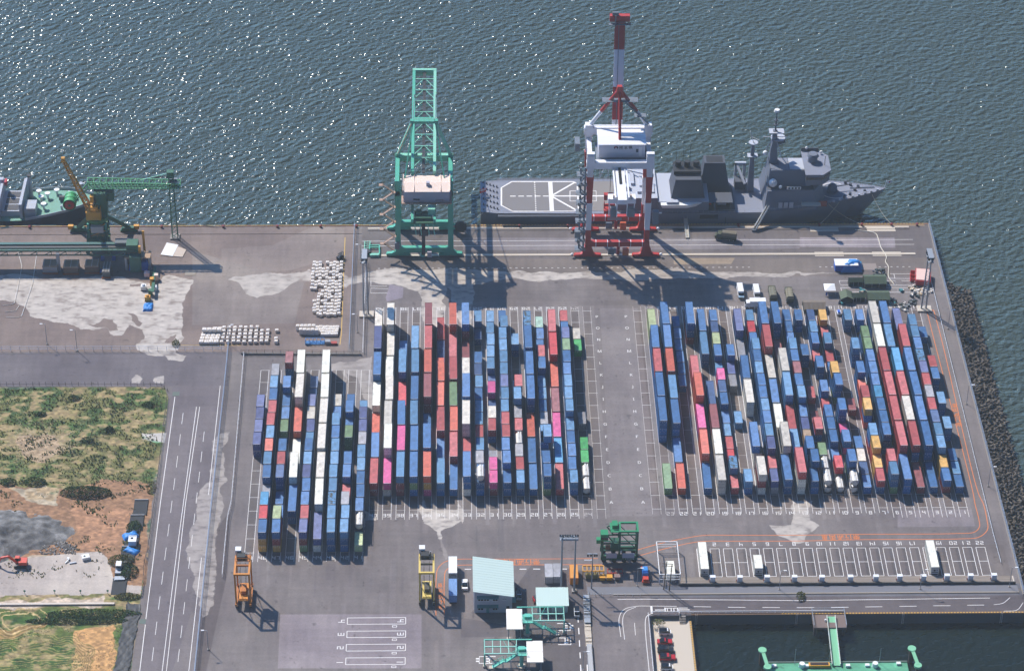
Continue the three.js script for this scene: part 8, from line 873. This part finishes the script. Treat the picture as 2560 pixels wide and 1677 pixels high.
// ---------------------------------------------------------------- open ground in the west: plants, spoil, plant
{
  const blade = (h, w) => { const P = []; for (let i = 0; i < 7; i++) { const a = i / 7 * 6.28, d = 0.35 * h, x = Math.cos(a), z = Math.sin(a); P.push(-z * w, 0, x * w, z * w, 0, -x * w, x * d, h, z * d); } const g = new THREE.BufferGeometry(); g.setAttribute('position', new THREE.Float32BufferAttribute(P, 3)); g.computeVertexNormals(); return g; };
  const tuftMat = new THREE.MeshStandardMaterial({ color: 0xffffff, roughness: 1, side: THREE.DoubleSide });
  const fx1 = (z) => { const t = (z - -56.55) / (24.05 - -56.55); return -74.19 + (-74.37 - -74.19) * t - 1.2; };
  const M = [], C = [], c = new THREE.Color(), mtx = new THREE.Matrix4(), q = new THREE.Quaternion();
  const zTop = -61.69, zSoil = -12.63, zTrack = 38.02, zCrop0 = 43.34, zCrop1 = 72;
  for (let i = 0; i < 26000; i++) { const z = rr(zTop, zCrop1), x = rr(-146, fx1(Math.min(z, 25))); const inTop = z < zSoil, crop = z > zCrop0; if (!inTop && !crop && !(z < zTrack - 8 && fbm(x / 4, z / 4, 2, 15) > 0.6)) continue; const d = fbm(x / 3.2, z / 2.2, 4, 41); if (!crop && d > 0.56) continue; if (crop && (fbm(x / 6, z / 2, 2, 91) < 0.5 || x > -78.15)) continue; const s = crop ? rr(0.2, 0.5) : rr(0.3, 0.9) * (d < 0.42 ? 1.5 : 1); mtx.compose(V(x, 0, z), q.setFromAxisAngle(V(0, 1, 0), rr(0, 6)), V(s, s * rr(0.25, 0.5), s)); M.push(mtx.clone()); const k = rnd(); c.setRGB(...(k < 0.25 ? [0.26, 0.21, 0.12] : k < 0.7 ? [0.12, 0.15, 0.045] : [0.075, 0.11, 0.035])); C.push(c.clone()); }
  const grass = new THREE.InstancedMesh(blade(0.8, 0.16), tuftMat, M.length); M.forEach((m, i) => { grass.setMatrixAt(i, m); grass.setColorAt(i, C[i]); }); grass.name = 'grass'; grass.userData = { kind: 'stuff', label: 'rough grass over the waste ground', category: 'grass' }; grass.castShadow = grass.receiveShadow = true; scene.add(grass);
  // bushes: leaf clumps round short stems
  const leafM = [mat([54, 78, 34], 0.95, 0, { side: THREE.DoubleSide }), mat([72, 96, 42], 0.95, 0, { side: THREE.DoubleSide }), mat([96, 98, 52], 0.95, 0, { side: THREE.DoubleSide })], stemM = mat([84, 66, 48], 0.95);
  const bush = (label, [x, z], w, d, h, m, n = 420) => { const g = thing('bush', label, 'bush', [x, 0, z]); const P = []; for (let i = 0; i < n; i++) { const a = rr(0, 6.28), r = Math.sqrt(rnd()), u = Math.cos(a) * r, v = Math.sin(a) * r, lump = 0.6 + 0.7 * fbm(u * 2 + x, v * 2 + z, 2, 7), y = h * lump * Math.sqrt(Math.max(0.02, 1 - r * r)) * Math.pow(rnd(), 0.35), s = rr(0.16, 0.42), cx = u * w / 2, cz = v * d / 2; const t1 = V(rr(-1, 1), rr(-0.3, 1), rr(-1, 1)).normalize().multiplyScalar(s), t2 = V(rr(-1, 1), rr(-0.4, 0.4), rr(-1, 1)).normalize().multiplyScalar(s * 0.7); P.push(cx - t2.x, y - t2.y, cz - t2.z, cx + t2.x, y + t2.y, cz + t2.z, cx + t1.x, y + t1.y + 0.1, cz + t1.z); } const q2 = new THREE.BufferGeometry(); q2.setAttribute('position', new THREE.Float32BufferAttribute(P, 3)); q2.setAttribute('uv', new THREE.Float32BufferAttribute(new Array(P.length / 3 * 2).fill(0), 2)); q2.computeVertexNormals(); part('foliage', q2, m, g); part('stem', [cyl([0, 0, 0], [0.2, h * 0.6, 0.1], 0.12, 0.06, 6), cyl([0, 0, 0], [-0.4, h * 0.5, 0.3], 0.1, 0.05, 6)], stemM, g); };
  bush('big dense green bush in the middle of the waste ground', [-95.13, -8.71], 16, 5.6, 2.4, leafM[0], 2600); bush('green bush with a pale edge beside the dense one', [-111.23, -13.96], 7, 4, 1.8, leafM[1], 800); bush('low green bush at the western frame edge', [-119.42, -14.03], 5, 4, 1.4, leafM[1], 500); bush('green shrub above the black sheeting', [-78.96, 7.72], 4.6, 6, 1.6, leafM[0], 600); bush('olive bush below the field hut', [-81.27, 23.03], 8, 5.5, 1.8, leafM[2], 900); bush('green bush beside the white digger cab', [-78.60, 27.83], 6, 6.5, 1.6, leafM[0], 800); bush('small bush in the east of the waste ground', [-90.84, -39.51], 3, 2.6, 1.4, leafM[0], 300); bush('dark bush near the northern field fence', [-79.80, -52.42], 4, 3, 1.2, leafM[0], 300); bush('dark bush in the centre north of the waste ground', [-103.98, -56.07], 4, 2.4, 1.2, leafM[0], 300); bush('low dark bush left of the reed fan', [-113.64, -47.84], 4, 2.4, 1.1, leafM[0], 260); bush('dark bush right of the reed fan', [-97.41, -34.18], 4, 2.6, 1.3, leafM[0], 300); bush('small olive bush on the track verge', [-77.91, 38.65], 8, 3, 0.9, leafM[2], 600); bush('green hedge strip on the field headland', [-87.12, 45.95], 28, 3.6, 1.2, leafM[1], 2400); bush('second green hedge strip rounding the field end', [-91.45, 48.88], 30, 3.2, 1.1, leafM[0], 2400); bush('weedy bush on the basin road verge', [119.38, 40.44], 2.6, 4, 1.4, leafM[2], 260); bush('weedy shrub at the corner of the silt apron', [-73.68, -85.12], 2.4, 4, 1.2, leafM[2], 220); bush('dry weeds at the head of the lower quay', [76.74, 51.34], 4, 3, 1, leafM[2], 260); bush('brown weeds on the dark verge of the road', [-75.37, -11.11], 3, 6, 1, leafM[2], 260);
  // spoil heap
  { const cx = -113.78, cz = 11.10, W = 62, D = 34, g = new THREE.PlaneGeometry(W, D, 120, 70).rotateX(-Math.PI / 2), p = g.attributes.position; for (let i = 0; i < p.count; i++) { const x = p.getX(i), z = p.getZ(i), u = (x + 10) / 26, v = z / 13, r = Math.sqrt(u * u + v * v) + (fbm((x + cx) / 9, (z + cz) / 9, 3, 21) - 0.5) * 0.7; p.setY(i, Math.max(-0.4, 4.4 * Math.max(0, 1 - r) + 1.6 * (fbm((x + cx) / 5, (z + cz) / 4, 4, 33) - 0.5) * Math.min(1, Math.max(0, 1.2 - r) * 2) + 0.5 * (fbm(x * 0.9, z * 0.9, 3, 35) - 0.5) * (r < 1.05 ? 1 : 0) - 0.12)); } g.computeVertexNormals(); const t = noiseTex(512, 512, (u, v, i, j) => { const n = fbm(u * 30, v * 18, 4, 5), f = 118 + (n - 0.5) * 90 + (hash(i, j, 2) - 0.5) * 44, k = fbm(u * 5, v * 4, 3, 8) > 0.55 ? 1.12 : 0.94; return [f * k, f * k * 0.985, f * k * 0.97]; }); const o = solo('spoil_heap', g, new THREE.MeshStandardMaterial({ map: t, roughness: 1 }), 'grey heap of crushed spoil beside the excavator', 'spoil heap', [cx, 0, cz]);
    const st = []; for (let i = 0; i < 420; i++) { const t2 = rnd(), a = [-108.61, 6.21], b = [-97.38, 17.58], x = a[0] + (b[0] - a[0]) * t2 + rr(-1.6, 1.6), z = a[1] + (b[1] - a[1]) * t2 + rr(-1.4, 1.4), s = rr(0.15, 0.5); st.push(cb(x, s * 0.3, z, s * 1.3, s, s, rr(0, 3), rr(0, 1), rr(0, 1))); } for (let i = 0; i < 160; i++) { const a = [-98.92, 18.05], s = rr(0.12, 0.4); st.push(cb(a[0] + rr(-7, 4), s * 0.3, a[1] + rr(-2.5, 1.5), s * 1.3, s, s, rr(0, 3), rr(0, 1), rr(0, 1))); } const r = struct('rubble', st, mat([150, 144, 138], 0.95)); r.userData = { kind: 'stuff', label: 'broken stones along the foot of the spoil heap', category: 'rubble' }; }
  { // excavator
    const [x, z] = [-110.83, 24.44], g = thing('excavator', 'orange red tracked excavator digging at the spoil heap', 'excavator', [x, 0, z], 0), or = mat([206, 62, 34], 0.5); for (const s of [-1, 1]) { const t = part('track', [slabXY([[-1.9, 0.35], [-1.6, 0.05], [1.6, 0.05], [1.9, 0.35], [1.6, 0.8], [-1.6, 0.8]], s * 1.1 - 0.3, s * 1.1 + 0.3)], black, g); } part('turntable', [cyl([0, 0.8, 0], [0, 1.1, 0], 0.9, 0.9, 16)], black, g); part('engine_body', [bx(-0.4, 2, 1.1, 2.2, -1.2, 1.2)], or, g); part('cab', [bx(-1.5, -0.2, 1.1, 2.9, -1.2, 0)], or, g); part('cab_window', [bx(-1.55, -0.3, 1.9, 2.7, -1.24, 0.04)], glassM, g); part('boom', [bar([-1, 1.6, 0.5], [-3.2, 4, 0.4], 0.5, 0.6), bar([-3.2, 4, 0.4], [-5.4, 3.4, 0.3], 0.45, 0.5)], or, g); part('stick', [bar([-5.4, 3.5, 0.3], [-6.6, 1, 0.2], 0.35, 0.4)], or, g); part('bucket', [slabXY([[-7.1, 0.1], [-6.2, 0.2], [-6.3, 1.1], [-6.9, 1.2]], -0.4, 0.7)], black, g);
    const [x2, z2] = [-81.55, 28.28], h = thing('compact_digger', 'small white tracked digger in the bushes near the track', 'excavator', [x2, 0, z2 - 1]); part('cab', [bx(-0.8, 0.8, 0.6, 2.4, -2, 0.2)], cWhite, h); part('cab_window', [bx(-0.7, 0.7, 1.4, 2.2, 0.2, 0.24)], glassM, h); part('tray', [bx(-0.9, 0.9, 0.6, 1.1, 0.3, 1.9)], cSilver, h); for (const s of [-1, 1]) part('track', [bx(s * 0.9 - 0.2, s * 0.9 + 0.2, 0, 0.55, -1.9, 1.9)], black, h);
    const [x3, z3] = [-78.56, 16.29], hut = thing('site_hut', 'small white site hut between two blue sheets', 'hut', [x3, 0, z3 - 1.2]); part('wall', [bx(-1.1, 1.1, 0, 2.1, -1.4, 1.2)], cWhite, hut); part('roof', [bx(-1.2, 1.2, 2.1, 2.2, -1.5, 1.3)], cWhite, hut); part('window', [bx(-0.5, 0.2, 2.2, 2.24, -0.6, 0.1)], glassM, hut); part('dark_panel', [bx(-1.05, 1.05, 2.2, 2.23, -1.3, -0.9)], galv, hut);
    const [x4, z4] = [-91.94, 21.49], tk = thing('water_tank', 'square white tank lying on the pale track', 'tank', [x4, 0, z4], 0.3); part('tank', [bx(-1.1, 1.1, 0.05, 1.1, -0.9, 0.9)], cWhite, tk); part('hatch', [cyl([-0.3, 1.1, 0], [-0.3, 1.18, 0], 0.3, 0.3, 10)], black, tk); const [x5, z5] = [-81.17, 30.65], sl = thing('sheet_stack', 'grey stack of flat sheets below the white digger', 'sheets', [x5, 0, z5], 0.04); for (let i = 0; i < 3; i++) part('sheet', [bx(-1.5 + i * 0.1, 1.5 + i * 0.1, 0.02 + i * 0.16, 0.15 + i * 0.16, -0.8, 0.8)], galv, sl); const [x6, z6] = [-96.16, 22.90], sc = thing('scrap_frame', 'bent grey scrap frames on the pale track', 'scrap', [x6, 0, z6]); part('frame', [bar([-1.6, 0.2, 0.8], [-0.6, 0.5, -0.8], 0.3, 0.2)], galv, sc); part('frame', [bar([-0.4, 0.2, 0.9], [1.6, 0.3, 0.4], 0.4, 0.2)], galv, sc); part('bucket', [cyl([-0.9, 0, -1.2], [-0.9, 0.6, -1.2], 0.35, 0.4, 10)], cWhite, sc);
  }
  struct('field_causeway', [bx(-150, -81.47, 0.01, 0.5, 42.10, 41.36)], mat([206, 194, 182], 0.95));
  { const a = [-75.69, -5.38], g = thing('form_panels', 'row of black-framed bays between the field and the road', 'panels', [a[0], 0, a[1]]); const dark = mat([42, 44, 48], 0.8); for (let i = 0; i < 6; i++) { const x = -i * 0.62, z = i * 7.2; part('bay_wall', [bx(x - 4.2, x, 0, 0.35, z - 0.15, z + 0.15)], mat([150, 150, 152], 0.8), g); part('bay_floor', [bx(x - 4.2, x - 0.1, 0.01, 0.06, z + 0.2, z + 7)], dark, g); part('bay_end', [bx(x - 0.15, x, 0, 0.35, z, z + 7.2)], dark, g); } }
  { const a = [-75.88, 43.76], b = [-76.82, 69.70]; const g = new THREE.PlaneGeometry(4.2, b[1] - a[1] + 4, 12, 60).rotateX(-Math.PI / 2), p = g.attributes.position; for (let i = 0; i < p.count; i++) { const t = (p.getZ(i) / (b[1] - a[1]) + 0.5), x = p.getX(i); p.setXYZ(i, x + a[0] + (b[0] - a[0]) * t + 1.2 * (fbm(t * 9, 2, 2, 3) - 0.5), 0.06 + 0.35 * fbm(x * 1.3, t * 26, 3, 6), p.getZ(i) + (a[1] + b[1]) / 2); } g.computeVertexNormals(); solo('black_sheeting', g, mat([34, 34, 36], 0.6), 'crumpled black sheeting along the crop field margin', 'sheeting'); }
  for (const [p, l] of [[[-108.08, 36.98], 'first'], [[-99.35, 36.96], 'second'], [[-91.79, 37.03], 'third'], [[-83.83, 37.10], 'fourth']]) solo('marker_post', [cyl([0, 0, 0], [0, 1.2, 0], 0.08, 0.08, 6), bx(-0.3, 0.3, 0.9, 1.5, -0.04, 0.04)], mat([40, 120, 84], 0.8), `green marker post on the track verge, ${l} from the west`, 'marker', [p[0], 0, p[1]]); { const [x, z] = [-73.99, 35.42], g = thing('track_gate', 'green and yellow barrier at the mouth of the field track', 'gate', [x, 0, z]); for (let i = 0; i < 5; i++) part('bar', [bx(-0.1, 0.1, 0, 1.1, -3 + i * 1.4, -2.8 + i * 1.4)], [mat([40, 120, 84], 0.8), yellowPaintSteel][i % 2], g); part('rail', [bx(-0.05, 0.05, 0.7, 0.85, -3.2, 3)], mat([40, 120, 84], 0.8), g); }
  struct('drain_cover', [bx(-72.64, -70.42, 0.004, 0.03, -59.47, -57.37), bx(-73.54, -71.69, 0.004, 0.03, 48.14, 50.10)], mat([96, 108, 100], 0.8));
}
renderer.render(scene, camera);
